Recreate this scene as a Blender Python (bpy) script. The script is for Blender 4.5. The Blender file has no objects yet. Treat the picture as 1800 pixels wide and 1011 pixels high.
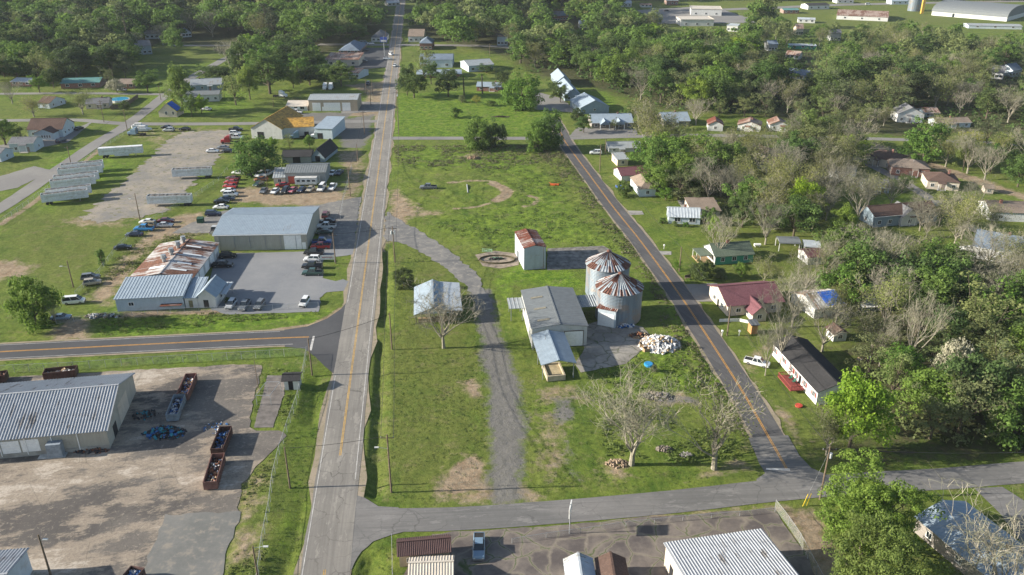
import bpy, math, random
import numpy as np
from mathutils import Vector, Matrix, noise as mnoise
R = math.radians
C = bpy.context.scene.collection
scene = bpy.context.scene
random.seed(7); rng = np.random.default_rng(7)
# ------------------------------------------------------------------ camera, sky, sun, exposure
CAM_H = 96.0; FPX = 1450.0; TH = R(24.96)
cd = bpy.data.cameras.new("camera"); cam = bpy.data.objects.new("camera", cd); C.objects.link(cam)
cam.location = (0, 0, CAM_H); cam.rotation_euler = (R(90) - TH, 0, 0)
cd.sensor_width = 36; cd.lens = FPX / 1800 * 36; cd.clip_start = 1; cd.clip_end = 8000
scene.camera = cam
SUN_EL = 20.0
world = bpy.data.worlds.new("World"); scene.world = world; world.use_nodes = True
nt = world.node_tree; nt.nodes.clear()
sky = nt.nodes.new('ShaderNodeTexSky'); sky.sky_type = 'NISHITA'; sky.sun_disc = False
sky.sun_elevation = R(SUN_EL); sky.sun_rotation = R(-93)
bgn = nt.nodes.new('ShaderNodeBackground'); bgn.inputs[1].default_value = 0.086
wo = nt.nodes.new('ShaderNodeOutputWorld')
nt.links.new(sky.outputs[0], bgn.inputs[0]); nt.links.new(bgn.outputs[0], wo.inputs[0])
sd = bpy.data.lights.new("sun", 'SUN'); sd.energy = 5.0; sd.angle = R(0.5); sd.color = (1.0, 0.93, 0.81)
sun = bpy.data.objects.new("sun", sd); C.objects.link(sun)
_sdir = Vector((-math.cos(R(SUN_EL)) * math.cos(R(3)), -math.cos(R(SUN_EL)) * math.sin(R(3)), math.sin(R(SUN_EL))))
sun.rotation_euler = _sdir.to_track_quat('Z', 'Y').to_euler(); sun.location = (-200, 150, 200)
scene.view_settings.view_transform = 'Standard'; scene.view_settings.look = 'None'
scene.view_settings.gamma = 1.0; scene.view_settings.exposure = 1.2
scene.render.engine = 'CYCLES'
try:
    scene.cycles.max_bounces = 5; scene.cycles.transparent_max_bounces = 10
except Exception: pass
# ------------------------------------------------------------------ survey helpers: photo bearing -> ground position
CT, ST = math.cos(TH), math.sin(TH)
def P(px, py, z=0.0):
    u = -(py - 505.5) / FPX; r = (px - 900) / FPX
    dy = CT + ST * u; dz = -ST + CT * u
    if dz > -0.02: dz = -0.02
    t = (z - CAM_H) / dz
    return Vector((r * t, dy * t, z))
def proj(x, y, z=0.0):
    q = z - CAM_H; d = y * CT - q * ST; up = y * ST + q * CT
    return (900 + FPX * x / d, 505.5 - FPX * up / d)
def height_at(p, ytop):
    m = (505.5 - ytop) / FPX; Y = p.y
    return CAM_H + (m * Y * CT - Y * ST) / (CT + m * ST)
# ------------------------------------------------------------------ mesh builder
class MB:
    def __init__(s): s.v = []; s.f = []; s.m = []
    def add(s, vs, fs, m=0):
        o = len(s.v); s.v += [tuple(v) for v in vs]
        for f in fs: s.f.append([o + i for i in f]); s.m.append(m)
        return s
    def box(s, x0, x1, y0, y1, z0, z1, m=0):
        return s.add([(x0,y0,z0),(x1,y0,z0),(x1,y1,z0),(x0,y1,z0),(x0,y0,z1),(x1,y0,z1),(x1,y1,z1),(x0,y1,z1)],
                     [(0,3,2,1),(4,5,6,7),(0,1,5,4),(1,2,6,5),(2,3,7,6),(3,0,4,7)], m)
    def obox(s, c, sx, sy, sz, rz=0, m=0, tilt=0):
        M = Matrix.Translation(c) @ Matrix.Rotation(rz, 4, 'Z') @ Matrix.Rotation(tilt, 4, 'X')
        vs = [M @ Vector((a*sx/2, b*sy/2, d*sz/2)) for a, b, d in
              [(-1,-1,-1),(1,-1,-1),(1,1,-1),(-1,1,-1),(-1,-1,1),(1,-1,1),(1,1,1),(-1,1,1)]]
        return s.add(vs, [(0,3,2,1),(4,5,6,7),(0,1,5,4),(1,2,6,5),(2,3,7,6),(3,0,4,7)], m)
    def tube(s, p0, p1, r0, r1=None, n=6, m=0, cap=True):
        r1 = r0 if r1 is None else r1
        p0 = Vector(p0); p1 = Vector(p1); d = (p1 - p0)
        if d.length < 1e-6: return s
        d.normalize(); a = d.orthogonal().normalized(); b = d.cross(a)
        vs = []
        for p, r in ((p0, r0), (p1, r1)):
            for i in range(n):
                t = 2 * math.pi * i / n; vs.append(p + a * (r * math.cos(t)) + b * (r * math.sin(t)))
        fs = [(i, (i+1) % n, n + (i+1) % n, n + i) for i in range(n)]
        if cap: fs += [tuple(range(n))[::-1], tuple(range(n, 2*n))]
        return s.add(vs, fs, m)
    def prism(s, pts, z0, z1, m=0):
        n = len(pts)
        return s.add([(x, y, z0) for x, y in pts] + [(x, y, z1) for x, y in pts],
                     [tuple(range(n))[::-1], tuple(range(n, 2*n))] + [(i, (i+1) % n, n+(i+1) % n, n+i) for i in range(n)], m)
    def loft(s, rings, m=0, cap=True):
        n = len(rings[0]); vs = [v for r in rings for v in r]; fs = []
        for k in range(len(rings)-1):
            for i in range(n): fs.append((k*n+i, k*n+(i+1) % n, (k+1)*n+(i+1) % n, (k+1)*n+i))
        if cap: fs += [tuple(range(n))[::-1], tuple(range((len(rings)-1)*n, len(rings)*n))]
        return s.add(vs, fs, m)
    def build(s, name, mats, parent=None, loc=None, rz=None, smooth=False):
        me = bpy.data.meshes.new(name); me.from_pydata(s.v, [], s.f)
        if not isinstance(mats, (list, tuple)): mats = [mats]
        for m in mats: me.materials.append(m)
        me.polygons.foreach_set('material_index', s.m)
        if smooth: me.polygons.foreach_set('use_smooth', [True] * len(s.f))
        me.update()
        o = bpy.data.objects.new(name, me); C.objects.link(o)
        if parent: o.parent = parent
        if loc is not None: o.location = loc
        if rz is not None: o.rotation_euler = (0, 0, rz)
        return o
def np_mesh(name, V, F, mats, parent=None, midx=None):
    """V (n,3), F (k,4) quads"""
    me = bpy.data.meshes.new(name); n, k = len(V), len(F); w = F.shape[1]
    me.vertices.add(n); me.vertices.foreach_set('co', np.asarray(V, np.float32).ravel())
    me.loops.add(k*w); me.loops.foreach_set('vertex_index', np.asarray(F, np.int32).ravel())
    me.polygons.add(k); me.polygons.foreach_set('loop_start', np.arange(0, k*w, w, dtype=np.int32))
    for m in (mats if isinstance(mats, (list, tuple)) else [mats]): me.materials.append(m)
    if midx is not None: me.polygons.foreach_set('material_index', np.asarray(midx, np.int32))
    me.update(calc_edges=True)
    o = bpy.data.objects.new(name, me); C.objects.link(o)
    if parent: o.parent = parent
    return o
def empty(name, loc=(0,0,0), rz=0.0):
    o = bpy.data.objects.new(name, None); C.objects.link(o); o.location = loc; o.rotation_euler = (0, 0, rz)
    o.empty_display_size = 0.5; return o
def tag(o, label=None, cat=None, group=None, kind=None):
    if label: o['label'] = label
    if cat: o['category'] = cat
    if group: o['group'] = group
    if kind: o['kind'] = kind
    return o
def copy_tree(o, parent=None):
    c = o.copy(); C.objects.link(c); c.parent = parent
    for ch in o.children: copy_tree(ch, c)
    return c
# ------------------------------------------------------------------ materials
MATS = {}
class NT:
    def __init__(s, name):
        s.mat = bpy.data.materials.new(name); s.mat.use_nodes = True; s.t = s.mat.node_tree; s.t.nodes.clear()
        s.out = s.t.nodes.new('ShaderNodeOutputMaterial'); s.b = s.t.nodes.new('ShaderNodeBsdfPrincipled')
        s.t.links.new(s.b.outputs[0], s.out.inputs[0]); s.tc = None
    def n(s, ty, **k):
        x = s.t.nodes.new('ShaderNode' + ty)
        for a, b in k.items(): setattr(x, a, b)
        return x
    def l(s, a, b): s.t.links.new(a, b)
    def coord(s, scale=(1,1,1), which='Object', rot=(0,0,0)):
        if s.tc is None: s.tc = s.n('TexCoord')
        m = s.n('Mapping'); m.inputs['Scale'].default_value = scale; m.inputs['Rotation'].default_value = rot
        s.l(s.tc.outputs[which], m.inputs[0]); return m.outputs[0]
    def rcoord(s, scale, deg):
        a = s.coord((1,1,1), rot=(0,0,R(deg))); m = s.n('Mapping'); m.inputs['Scale'].default_value = scale; s.l(a, m.inputs[0]); return m.outputs[0]
    def noise(s, co, scale, detail=4, rough=0.6):
        x = s.n('TexNoise'); x.inputs['Scale'].default_value = scale; x.inputs['Detail'].default_value = detail
        x.inputs['Roughness'].default_value = rough; s.l(co, x.inputs['Vector']); return x.outputs[0]
    def ramp(s, fac, lo, hi):
        x = s.n('MapRange'); x.inputs[1].default_value = lo; x.inputs[2].default_value = hi; s.l(fac, x.inputs[0]); return x.outputs[0]
    def mix(s, fac, a, b):
        x = s.n('Mix', data_type='RGBA')
        for i, v in ((0, fac), (6, a), (7, b)):
            if isinstance(v, (int, float)): x.inputs[i].default_value = v
            elif isinstance(v, (tuple, list)): x.inputs[i].default_value = (*v[:3], 1)
            else: s.l(v, x.inputs[i])
        return x.outputs[2]
    def math(s, op, a, b=None):
        x = s.n('Math', operation=op)
        for i, v in ((0, a), (1, b)):
            if v is None: continue
            if isinstance(v, (int, float)): x.inputs[i].default_value = v
            else: s.l(v, x.inputs[i])
        return x.outputs[0]
    def bump(s, h, strength=0.5, dist=0.1):
        x = s.n('Bump'); x.inputs['Strength'].default_value = strength; x.inputs['Distance'].default_value = dist
        s.l(h, x.inputs['Height']); s.l(x.outputs[0], s.b.inputs['Normal'])
    def base(s, c):
        if isinstance(c, (tuple, list)): s.b.inputs['Base Color'].default_value = (*c[:3], 1)
        else: s.l(c, s.b.inputs['Base Color'])
    def set(s, rough=0.7, metal=0.0, spec=0.3):
        s.b.inputs['Roughness'].default_value = rough; s.b.inputs['Metallic'].default_value = metal
        s.b.inputs['Specular IOR Level'].default_value = spec; return s.mat
def dk(c, k): return tuple(x * k for x in c)
def m_plain(name, c, rough=0.7, var=0.25, scale=1.5, metal=0.0, spec=0.3, bump=0.0, dirt=None):
    """painted or raw surface with blotchy wear"""
    key = ('p', name)
    if key in MATS: return MATS[key]
    t = NT(name); co = t.coord(); a = t.noise(co, scale, 5); f = t.ramp(a, 0.35, 0.65)
    col = t.mix(f, dk(c, 1 - var), dk(c, 1 + var * 0.4))
    if dirt:
        g = t.ramp(t.noise(t.coord((1,1,2.5)), 0.35, 6, 0.7), 0.5, 0.62); col = t.mix(t.math('MULTIPLY', g, 0.6), col, dirt)
    t.base(col)
    if bump: t.bump(a, bump, 0.05)
    MATS[key] = t.set(rough, metal, spec); return MATS[key]
def m_paint(name, c):
    key = ('car', name)
    if key in MATS: return MATS[key]
    t = NT(name); t.base(t.mix(t.ramp(t.noise(t.coord(), 1.2, 3), 0.3, 0.7), dk(c, .85), c))
    t.b.inputs['Coat Weight'].default_value = 0.4; MATS[key] = t.set(0.35, 0.0, 0.5); return MATS[key]
def m_rust(name, metal_c, rust_c, amount=0.5, along='y', fine=2.2):
    """rusty sheet: streaks run down the sheets (local axis 'along')"""
    key = ('r', name, along)
    if key in MATS: return MATS[key]
    t = NT(name); sc = (fine, 0.12, 0.12) if along == 'y' else (0.12, fine, 0.12)
    a = t.noise(t.coord(sc), 1.0, 6, 0.75); b = t.noise(t.coord(), 0.16, 5, 0.6)
    s_ = t.math('ADD', t.math('MULTIPLY', a, 0.62), t.math('MULTIPLY', b, 0.5))
    lo = 0.74 - amount * 0.4
    f = t.ramp(s_, lo, lo + 0.05)
    r2 = t.mix(t.ramp(t.noise(t.coord(), 2.5, 6), 0.4, 0.6), rust_c, dk(rust_c, .45))
    m2 = t.mix(t.ramp(t.noise(t.coord(), 0.7, 5), 0.3, 0.7), dk(metal_c, .8), metal_c)
    t.base(t.mix(f, m2, r2)); MATS[key] = t.set(0.75, 0.0, 0.3); return MATS[key]
def m_shingle(name, c, stain=0.35):
    key = ('s', name)
    if key in MATS: return MATS[key]
    t = NT(name); a = t.noise(t.coord(), 3.0, 6, 0.8); b = t.noise(t.coord((.25,.25,.25)), 1.0, 5)
    col = t.mix(t.ramp(a, .35, .65), dk(c, .65), dk(c, 1.25))
    col = t.mix(t.math('MULTIPLY', t.ramp(b, .45, .7), stain), col, dk(c, .35)); t.base(col)
    t.bump(a, .4, .04); MATS[key] = t.set(.95, 0, .15); return MATS[key]
def m_siding(name, c, dirt=(.2,.17,.12), ribs=2.2):
    """clad wall: vertical cladding lines, dirt patches"""
    key = ('w', name)
    if key in MATS: return MATS[key]
    t = NT(name); sx = t.n('SeparateXYZ'); t.l(t.coord(), sx.inputs[0])
    s_ = t.math('ADD', sx.outputs[0], sx.outputs[1]); w = t.math('FRACT', t.math('MULTIPLY', s_, ribs))
    line = t.ramp(t.math('ABSOLUTE', t.math('SUBTRACT', w, .5)), .43, .5)
    a = t.ramp(t.noise(t.coord((1, 1, .4)), .8, 6, .7), .35, .7)
    col = t.mix(a, dk(c, .82), c)
    col = t.mix(t.math('MULTIPLY', line, .3), col, dk(c, .55))
    g = t.ramp(t.noise(t.coord((.5, .5, 1.0)), .6, 7, .75), .56, .66)
    col = t.mix(t.math('MULTIPLY', g, .5), col, dirt); t.base(col); t.bump(line, .5, -.04)
    MATS[key] = t.set(.7, 0, .3); return MATS[key]
def m_brick(name, c):
    key = ('b', name)
    if key in MATS: return MATS[key]
    t = NT(name); b = t.n('TexBrick'); b.inputs['Scale'].default_value = 3.0
    b.inputs['Color1'].default_value = (*c, 1); b.inputs['Color2'].default_value = (*dk(c, .6), 1)
    b.inputs['Mortar'].default_value = (.3, .27, .24, 1); t.l(t.coord((1,1,1), rot=(R(90),0,0)), b.inputs[0]); t.base(b.outputs[0])
    MATS[key] = t.set(.9, 0, .2); return MATS[key]
def m_glass():
    if 'glass' in MATS: return MATS['glass']
    t = NT('window_glass'); t.base((.02,.028,.035)); MATS['glass'] = t.set(.12, 0, .6); return MATS['glass']
GLASS = m_glass()
WHITE = m_plain('white_paint', (.72,.71,.68), .6, .15, dirt=(.35,.3,.24))
TRIM = m_plain('white_trim', (.8,.79,.76), .6, .1)
DARK = m_plain('dark_opening', (.02,.02,.022), .9, .3)
RUBBER = m_plain('tyre_rubber', (.02,.02,.02), .85, .2)
STEEL = m_plain('galvanised_steel', (.36,.37,.38), .5, .2, metal=.3)
WOODP = m_plain('weathered_pole_wood', (.16,.12,.085), .9, .35, 3)
WOOD = m_plain('raw_timber', (.34,.24,.13), .85, .3, 3)
CONC = m_plain('concrete', (.36,.34,.30), .9, .3, .6, bump=.2)
BLOCK = m_plain('tan_block', (.42,.36,.26), .9, .25, 1.0)
ROOF = {
 'metal_blue': lambda a: m_rust('pale_blue_metal_roof', (.27,.33,.385), (.27,.26,.24), .16, a),
 'metal_light': lambda a: m_rust('light_metal_roof', (.30,.325,.335), (.3,.24,.17), .22, a),
 'metal_white': lambda a: m_rust('white_metal_roof', (.42,.46,.49), (.30,.27,.22), .24, a),
 'metal_grey': lambda a: m_rust('grey_metal_roof', (.165,.18,.185), (.24,.22,.17), .16, a),
 'metal_dark': lambda a: m_rust('dark_metal_roof', (.11,.12,.13), (.2,.15,.1), .2, a),
 'metal_tan': lambda a: m_rust('beige_metal_roof', (.56,.50,.42), (.4,.33,.25), .15, a),
 'metal_stripe': lambda a: m_rust('dusty_corrugated_roof', (.36,.375,.395), (.24,.225,.215), .30, a, 1.2),
 'rust': lambda a: m_rust('rusty_sheet_roof', (.42,.37,.34), (.19,.06,.035), .62, a),
 'rust_mix': lambda a: m_rust('half_rusted_sheet_roof', (.55,.54,.52), (.25,.12,.07), .42, a),
 'rust_heavy': lambda a: m_rust('heavily_rusted_sheet_roof', (.50,.48,.46), (.22,.10,.06), .56, a, 1.3),
 'maroon_metal': lambda a: m_rust('maroon_metal_roof', (.105,.06,.055), (.08,.045,.04), .2, a),
 'maroon': lambda a: m_shingle('maroon_shingle', (.17,.075,.085)),
 'green': lambda a: m_shingle('mossy_green_shingle', (.13,.16,.115)),
 'black': lambda a: m_shingle('charcoal_shingle', (.045,.044,.045)),
 'brown': lambda a: m_shingle('brown_shingle', (.115,.075,.06)),
 'tanbrown': lambda a: m_shingle('faded_brown_shingle', (.24,.19,.15)),
 'grey': lambda a: m_shingle('grey_shingle', (.17,.17,.175)),
 'bluegrey': lambda a: m_shingle('blue_grey_shingle', (.16,.20,.25)),
 'teal': lambda a: m_rust('teal_metal_roof', (.10,.24,.22), (.2,.2,.16), .2, a),
 'orange_tarp': lambda a: m_plain('orange_tarpaulin', (.46,.26,.05), .7, .5, .9, bump=.3, dirt=(.13,.09,.04)),
 'yellow_tarp': lambda a: m_plain('yellow_tarpaulin', (.55,.50,.05), .6, .4, .9, bump=.3),
 'blue_tarp': lambda a: m_plain('blue_tarpaulin', (.02,.13,.60), .5, .4, .9, bump=.3),
 'redorange': lambda a: m_rust('rusty_orange_roof', (.36,.27,.22), (.22,.11,.07), .5, a),
}
WALL = {
 'white': lambda: m_siding('white_siding', (.62,.62,.60), (.36,.32,.25)),
 'beige': lambda: m_siding('beige_metal_cladding', (.40,.38,.32), (.26,.23,.18), 1.6),
 'tan': lambda: m_siding('tan_cladding', (.45,.37,.27), (.25,.2,.14)),
 'grey': lambda: m_siding('grey_cladding', (.30,.31,.31), (.2,.18,.15)),
 'bluegrey': lambda: m_siding('blue_grey_siding', (.26,.33,.38), (.2,.2,.18)),
 'paleblue': lambda: m_siding('pale_blue_siding', (.48,.55,.60), (.3,.3,.28)),
 'green': lambda: m_siding('sea_green_siding', (.07,.33,.22), (.1,.2,.15)),
 'cream': lambda: m_siding('cream_render', (.60,.52,.42), (.3,.25,.2)),
 'brick': lambda: m_brick('red_brick', (.26,.10,.07)),
 'greybrick': lambda: m_brick('grey_brick', (.22,.20,.18)),
 'galv': lambda: m_siding('galvanised_cladding', (.42,.46,.50), (.3,.22,.15)),
 'dirty': lambda: m_siding('stained_white_cladding', (.52,.52,.50), (.18,.18,.16)),
}
# ------------------------------------------------------------------ ground masks
def W2(pts): return np.array([[P(a, b).x, P(a, b).y] for a, b in pts])
def seg_dist(X, Y, A, B):
    d = B - A; L = max(float(d @ d), 1e-9)
    t = np.clip(((X - A[0]) * d[0] + (Y - A[1]) * d[1]) / L, 0, 1)
    return np.hypot(X - A[0] - t * d[0], Y - A[1] - t * d[1])
def poly_sd(X, Y, Q):
    n = len(Q); dist = np.full(X.shape, 1e9); ins = np.zeros(X.shape, bool)
    for i in range(n):
        A, B = Q[i], Q[(i+1) % n]; dist = np.minimum(dist, seg_dist(X, Y, A, B))
        if A[1] != B[1]:
            c = ((A[1] > Y) != (B[1] > Y)) & (X < (B[0]-A[0]) * (Y-A[1]) / (B[1]-A[1]) + A[0]); ins ^= c
    return np.where(ins, dist, -dist)
def in_poly(x, y, Q): return bool(poly_sd(np.array([x]), np.array([y]), Q)[0] > 0)
CH = {'dirt': 0, 'gravel': 1, 'tall': 2, 'bright': 3, 'floor': 4, 'olive': 5}
# (channel, photo outline, feather m, strength)
AREAS = [
 ('bright', [(700,165),(830,160),(985,175),(985,240),(690,240)], 4, 1), ('tall', [(700,165),(830,160),(985,180),(985,236),(692,236)], 4, .5),
 ('tall', [(690,256),(985,256),(1015,300),(1165,485),(1195,520),(1150,520),(1100,448),(1000,430),(960,425),(900,415),(860,465),(800,430),(730,385),(690,365)], 5, .8),
 ('bright', [(700,256),(900,256),(975,300),(1090,440),(1000,428),(880,440),(800,420),(760,390),(830,372),(900,360),(900,320),(830,300),(700,300)], 8, .75),
 ('olive', [(985,256),(1020,300),(1150,470),(1110,450),(1040,400),(960,320),(900,262)], 6, .7),
 ('dirt', [(686,335),(700,330),(740,372),(775,372),(770,380),(720,385),(700,420),(680,430),(676,390)], 3, .75),
 ('dirt', [(700,352),(725,355),(780,375),(740,385),(705,385)], 3, .5),
 ('dirt', [(800,275),(840,268),(860,275),(840,285),(810,282)], 3, .5),
 ('olive', [(650,440),(690,430),(760,450),(830,500),(850,600),(860,700),(880,850),(760,880),(690,870),(650,860)], 6, .8),
 ('bright', [(668,450),(690,440),(755,455),(725,520),(722,580),(690,600),(664,590)], 5, .7),
 ('bright', [(866,480),(905,470),(1000,475),(1040,500),(1010,508),(905,500),(880,540)], 4, .9),
 ('bright', [(1055,640),(1100,600),(1200,608),(1248,655),(1225,690),(1080,695)], 4, .9), ('tall', [(1055,640),(1100,600),(1200,608),(1248,655),(1225,690),(1080,695)], 3, 1),
 ('bright', [(1150,520),(1200,540),(1240,600),(1300,700),(1330,780),(1250,700),(1200,600)], 4, .8), ('tall', [(1140,500),(1190,530),(1300,700),(1330,790),(1240,700),(1180,600)], 4, .8),
 ('dirt', [(765,860),(800,800),(840,795),(850,840),(900,845),(930,870),(880,885),(780,875)], 4, .72),
 ('gravel', [(824,510),(862,510),(872,560),(884,590),(895,620),(915,680),(925,760),(915,845),(925,884),(862,886),(858,845),(862,780),(858,700),(846,640),(838,560)], 2.4, .92), ('gravel', [(850,600),(880,600),(892,660),(893,720),(880,720),(868,660)], 2, 1), ('gravel', [(865,740),(905,740),(905,830),(865,835)], 3, .9),
 ('dirt', [(860,850),(930,845),(960,882),(770,888),(760,868)], 3, .75), ('dirt', [(775,862),(800,812),(838,798),(852,815),(838,850),(800,872)], 1.5, 1), ('dirt', [(1290,800),(1340,815),(1330,830),(1200,850),(1200,845)], 1.5, .5),
 ('dirt', [(805,665),(840,660),(850,700),(825,700)], 2, .8), ('dirt', [(935,670),(1020,672),(1060,700),(1010,720),(940,720)], 3, .5),
 ('dirt', [(930,720),(1010,700),(1030,840),(960,855),(925,800)], 5, .48), ('gravel', [(970,700),(1010,698),(1015,740),(975,745)], 2, .8), ('gravel', [(985,770),(1010,770),(1025,845),(990,840)], 3, .6),
 ('dirt', [(1040,830),(1080,800),(1130,840),(1080,850)], 3, .6), ('dirt', [(1140,690),(1200,690),(1230,710),(1150,715)], 2, .8),
 ('gravel', [(1140,695),(1225,695),(1230,712),(1150,715)], 2, .6),
 ('dirt', [(1390,560),(1340,640),(1330,700),(1390,780),(1350,720),(1300,640)], 3, .6), ('dirt', [(1330,660),(1370,700),(1440,760),(1400,790),(1350,730)], 3, .5),
 ('olive', [(1110,370),(1500,420),(1560,560),(1420,600),(1300,560),(1180,440)], 8, .6), ('bright', [(1130,400),(1230,400),(1260,430),(1190,440),(1160,430)], 6, .6),
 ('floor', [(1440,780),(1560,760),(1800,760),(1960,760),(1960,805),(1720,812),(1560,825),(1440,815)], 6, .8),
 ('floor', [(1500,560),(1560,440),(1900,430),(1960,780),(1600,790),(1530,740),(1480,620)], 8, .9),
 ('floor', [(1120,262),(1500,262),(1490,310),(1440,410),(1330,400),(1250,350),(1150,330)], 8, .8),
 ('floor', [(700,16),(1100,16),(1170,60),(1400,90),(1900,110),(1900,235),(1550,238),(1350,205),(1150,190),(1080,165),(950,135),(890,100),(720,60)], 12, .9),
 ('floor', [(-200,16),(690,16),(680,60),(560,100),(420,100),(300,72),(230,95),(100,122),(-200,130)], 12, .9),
 ('dirt', [(1490,250),(1540,262),(1620,290),(1720,325),(1800,352),(1900,400),(1900,385),(1800,340),(1700,305),(1600,272),(1540,250)], 3, .9),
 ('olive', [(0,400),(60,370),(130,380),(240,390),(200,440),(130,480),(0,470)], 8, .7), ('dirt', [(-30,455),(30,458),(60,470),(40,490),(-30,495)], 4, .9),
 ('dirt', [(95,385),(230,375),(220,400),(150,400),(100,395)], 4, .6), ('dirt', [(200,225),(350,222),(430,225),(400,262),(345,320),(300,372),(230,400),(120,395),(200,320),(270,262)], 5, .42),
 ('dirt', [(240,420),(300,380),(360,370),(378,410),(280,425),(225,490),(200,540),(150,530),(170,500)], 4, .75), ('bright', [(60,300),(120,260),(170,260),(240,290),(180,320),(60,390)], 6, .7),
 ('dirt', [(400,330),(600,328),(612,345),(590,362),(480,362),(420,355),(395,345)], 4, .85), ('dirt', [(580,265),(635,262),(650,290),(630,350),(600,440),(590,380),(605,300)], 3, .6),
 ('gravel', [(560,215),(660,200),(655,235),(640,260),(600,260),(590,235)], 3, .8), ('dirt', [(590,225),(655,215),(652,250),(600,255)], 4, .6),
 ('dirt', [(600,150),(690,140),(672,205),(600,205),(640,180),(640,160)], 3, .7), ('gravel', [(500,200),(620,196),(610,212),(560,222),(490,212)], 3, .9),
 ('dirt', [(100,560),(165,555),(160,600),(95,600)], 4, .9), ('dirt', [(210,548),(400,543),(400,552),(300,556),(210,560)], 1.5, .8),
 ('bright', [(170,560),(400,550),(560,545),(600,550),(540,572),(300,590),(160,592)], 4, .9), ('tall', [(200,560),(400,552),(540,548),(560,556),(300,578),(190,580)], 2, .5),
 ('bright', [(0,632),(540,612),(540,632),(0,660)], 3, .5), ('bright', [(470,590),(560,640),(588,670),(560,780),(545,1011),(470,1011),(500,800),(530,680)], 4, .4),
 ('bright', [(640,610),(670,600),(668,870),(640,880)], 3, .4), ('dirt', [(425,850),(480,800),(460,1011),(390,1011),(400,900)], 4, .6), ('tall', [(425,850),(480,800),(460,1011),(390,1011)], 4, .5),
 ('dirt', [(1380,895),(1440,888),(1470,960),(1530,1040),(1430,1040),(1395,950)], 3, .8), ('olive', [(1590,870),(1800,870),(1800,940),(1600,1040)], 4, .8), ('dirt', [(1100,905),(1380,890),(1390,898),(1100,915)], 2, .7),
 ('olive', [(200,85),(440,70),(440,140),(240,150)], 8, .5), ('bright', [(230,120),(440,100),(450,190),(380,205),(260,205)], 8, .6), ('olive', [(1500,262),(1800,262),(1800,340),(1620,290)], 8, .4),
 ('olive', [(1130,0),(1800,0),(1800,40),(1300,60),(1150,50)], 10, .6), ('bright', [(1600,75),(1720,85),(1730,100),(1600,92)], 6, .8),('olive', [(1770,98),(1900,108),(1900,125),(1770,115)], 6, .8),
 ('bright', [(1020,155),(1060,150),(1100,190),(1072,198)], 4, .6),
 ('dirt', [(452,645),(470,645),(450,720),(435,750)], 1, .4), ('dirt', [(450,640),(545,610),(560,640),(548,656),(520,662)], 3, .35), ('dirt', [(600,540),(615,520),(605,545),(560,572),(455,586),(455,582),(550,568)], 1, 1),
]
STROKES = [
 ('dirt', [(790,322),(840,318),(875,323),(891,338),(878,352),(838,364),(800,368)], 1.2, .66), ('dirt', [(868,324),(889,334),(889,344),(872,354)], 2.2, .9), ('dirt', [(930,345),(945,350),(938,360),(920,364)], 1.2, .6),
 ('dirt', [(0,395),(60,355),(130,300),(180,258)], 1.4, .7), ('dirt', [(680,250),(672,300),(668,350),(672,400),(668,440)], 1.6, .8),
 ('dirt', [(985,262),(1020,310),(1080,382),(1150,470),(1205,545),(1260,640),(1330,780)], 4.6, .25),
 ('gravel', [(755,900),(760,905)], .1, 0),
]
DITCH = [([(679,440),(677,520),(676,571)], 1.2, 1.5), ([(668,603),(668,680),(665,756),(661,830),(659,868)], 1.2, 1.5), ([(556,668),(553,700),(549,738)], 1.6, 1.6), ([(652,985),(640,1060)], 1.4, 1.3), ([(503,985),(490,1060)], 1.8, 1.4), ([(533,890),(520,960)], 1.2, .7)]
FLAT = []     # world polygons of paved sheets: terrain stays level there
def noise_edge(Q, amp, step=1.2, seed=0.0):
    out = []; n = len(Q)
    for i in range(n):
        A = Vector((*Q[i], 0)); B = Vector((*Q[(i+1) % n], 0)); k = max(1, int((B-A).length / step)); k = min(k, 120)
        d = (B - A).normalized() if (B-A).length > 0 else Vector((1,0,0)); nn = Vector((-d.y, d.x, 0))
        for j in range(k):
            p = A.lerp(B, j / k); q = mnoise.noise(Vector((p.x*.5, p.y*.5, seed))) + .6*mnoise.noise(Vector((p.x*1.7, p.y*1.7, seed+5)))
            out.append(tuple((p + nn * q * amp)[:2]))
    return out
def sheet(name, px, z, mat, amp=.4, label=None, world=None, flat=True):
    Q = world if world is not None else [tuple(P(a, b)[:2]) for a, b in px]
    if flat: FLAT.append(np.array(Q))
    E = noise_edge(Q, amp, seed=z*100) if amp else Q
    mb = MB(); mb.add([(x, y, z) for x, y in E], [tuple(range(len(E)))])
    o = mb.build(name, mat); o['kind'] = 'structure'
    if label: o['label'] = label
    return o
def smooth(pts, n=8):
    pts = [Vector(p) for p in pts]; out = []
    for i in range(len(pts)-1):
        p0 = pts[max(i-1,0)]; p1 = pts[i]; p2 = pts[i+1]; p3 = pts[min(i+2, len(pts)-1)]
        for j in range(n):
            t = j/n; out.append(.5*((2*p1)+(-p0+p2)*t+(2*p0-5*p1+4*p2-p3)*t*t+(-p0+3*p1-3*p2+p3)*t**3))
    out.append(pts[-1]); return out
def offs(line, o):
    r = []
    for i, p in enumerate(line):
        a = line[max(i-1,0)]; b = line[min(i+1, len(line)-1)]; d = (b-a); d.z = 0; d.normalize()
        r.append(Vector((p.x - d.y*o, p.y + d.x*o, 0)))
    return r
def strip_pts(line, o0, o1):
    return [tuple(p[:2]) for p in offs(line, o0)] + [tuple(p[:2]) for p in reversed(offs(line, o1))]
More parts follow.
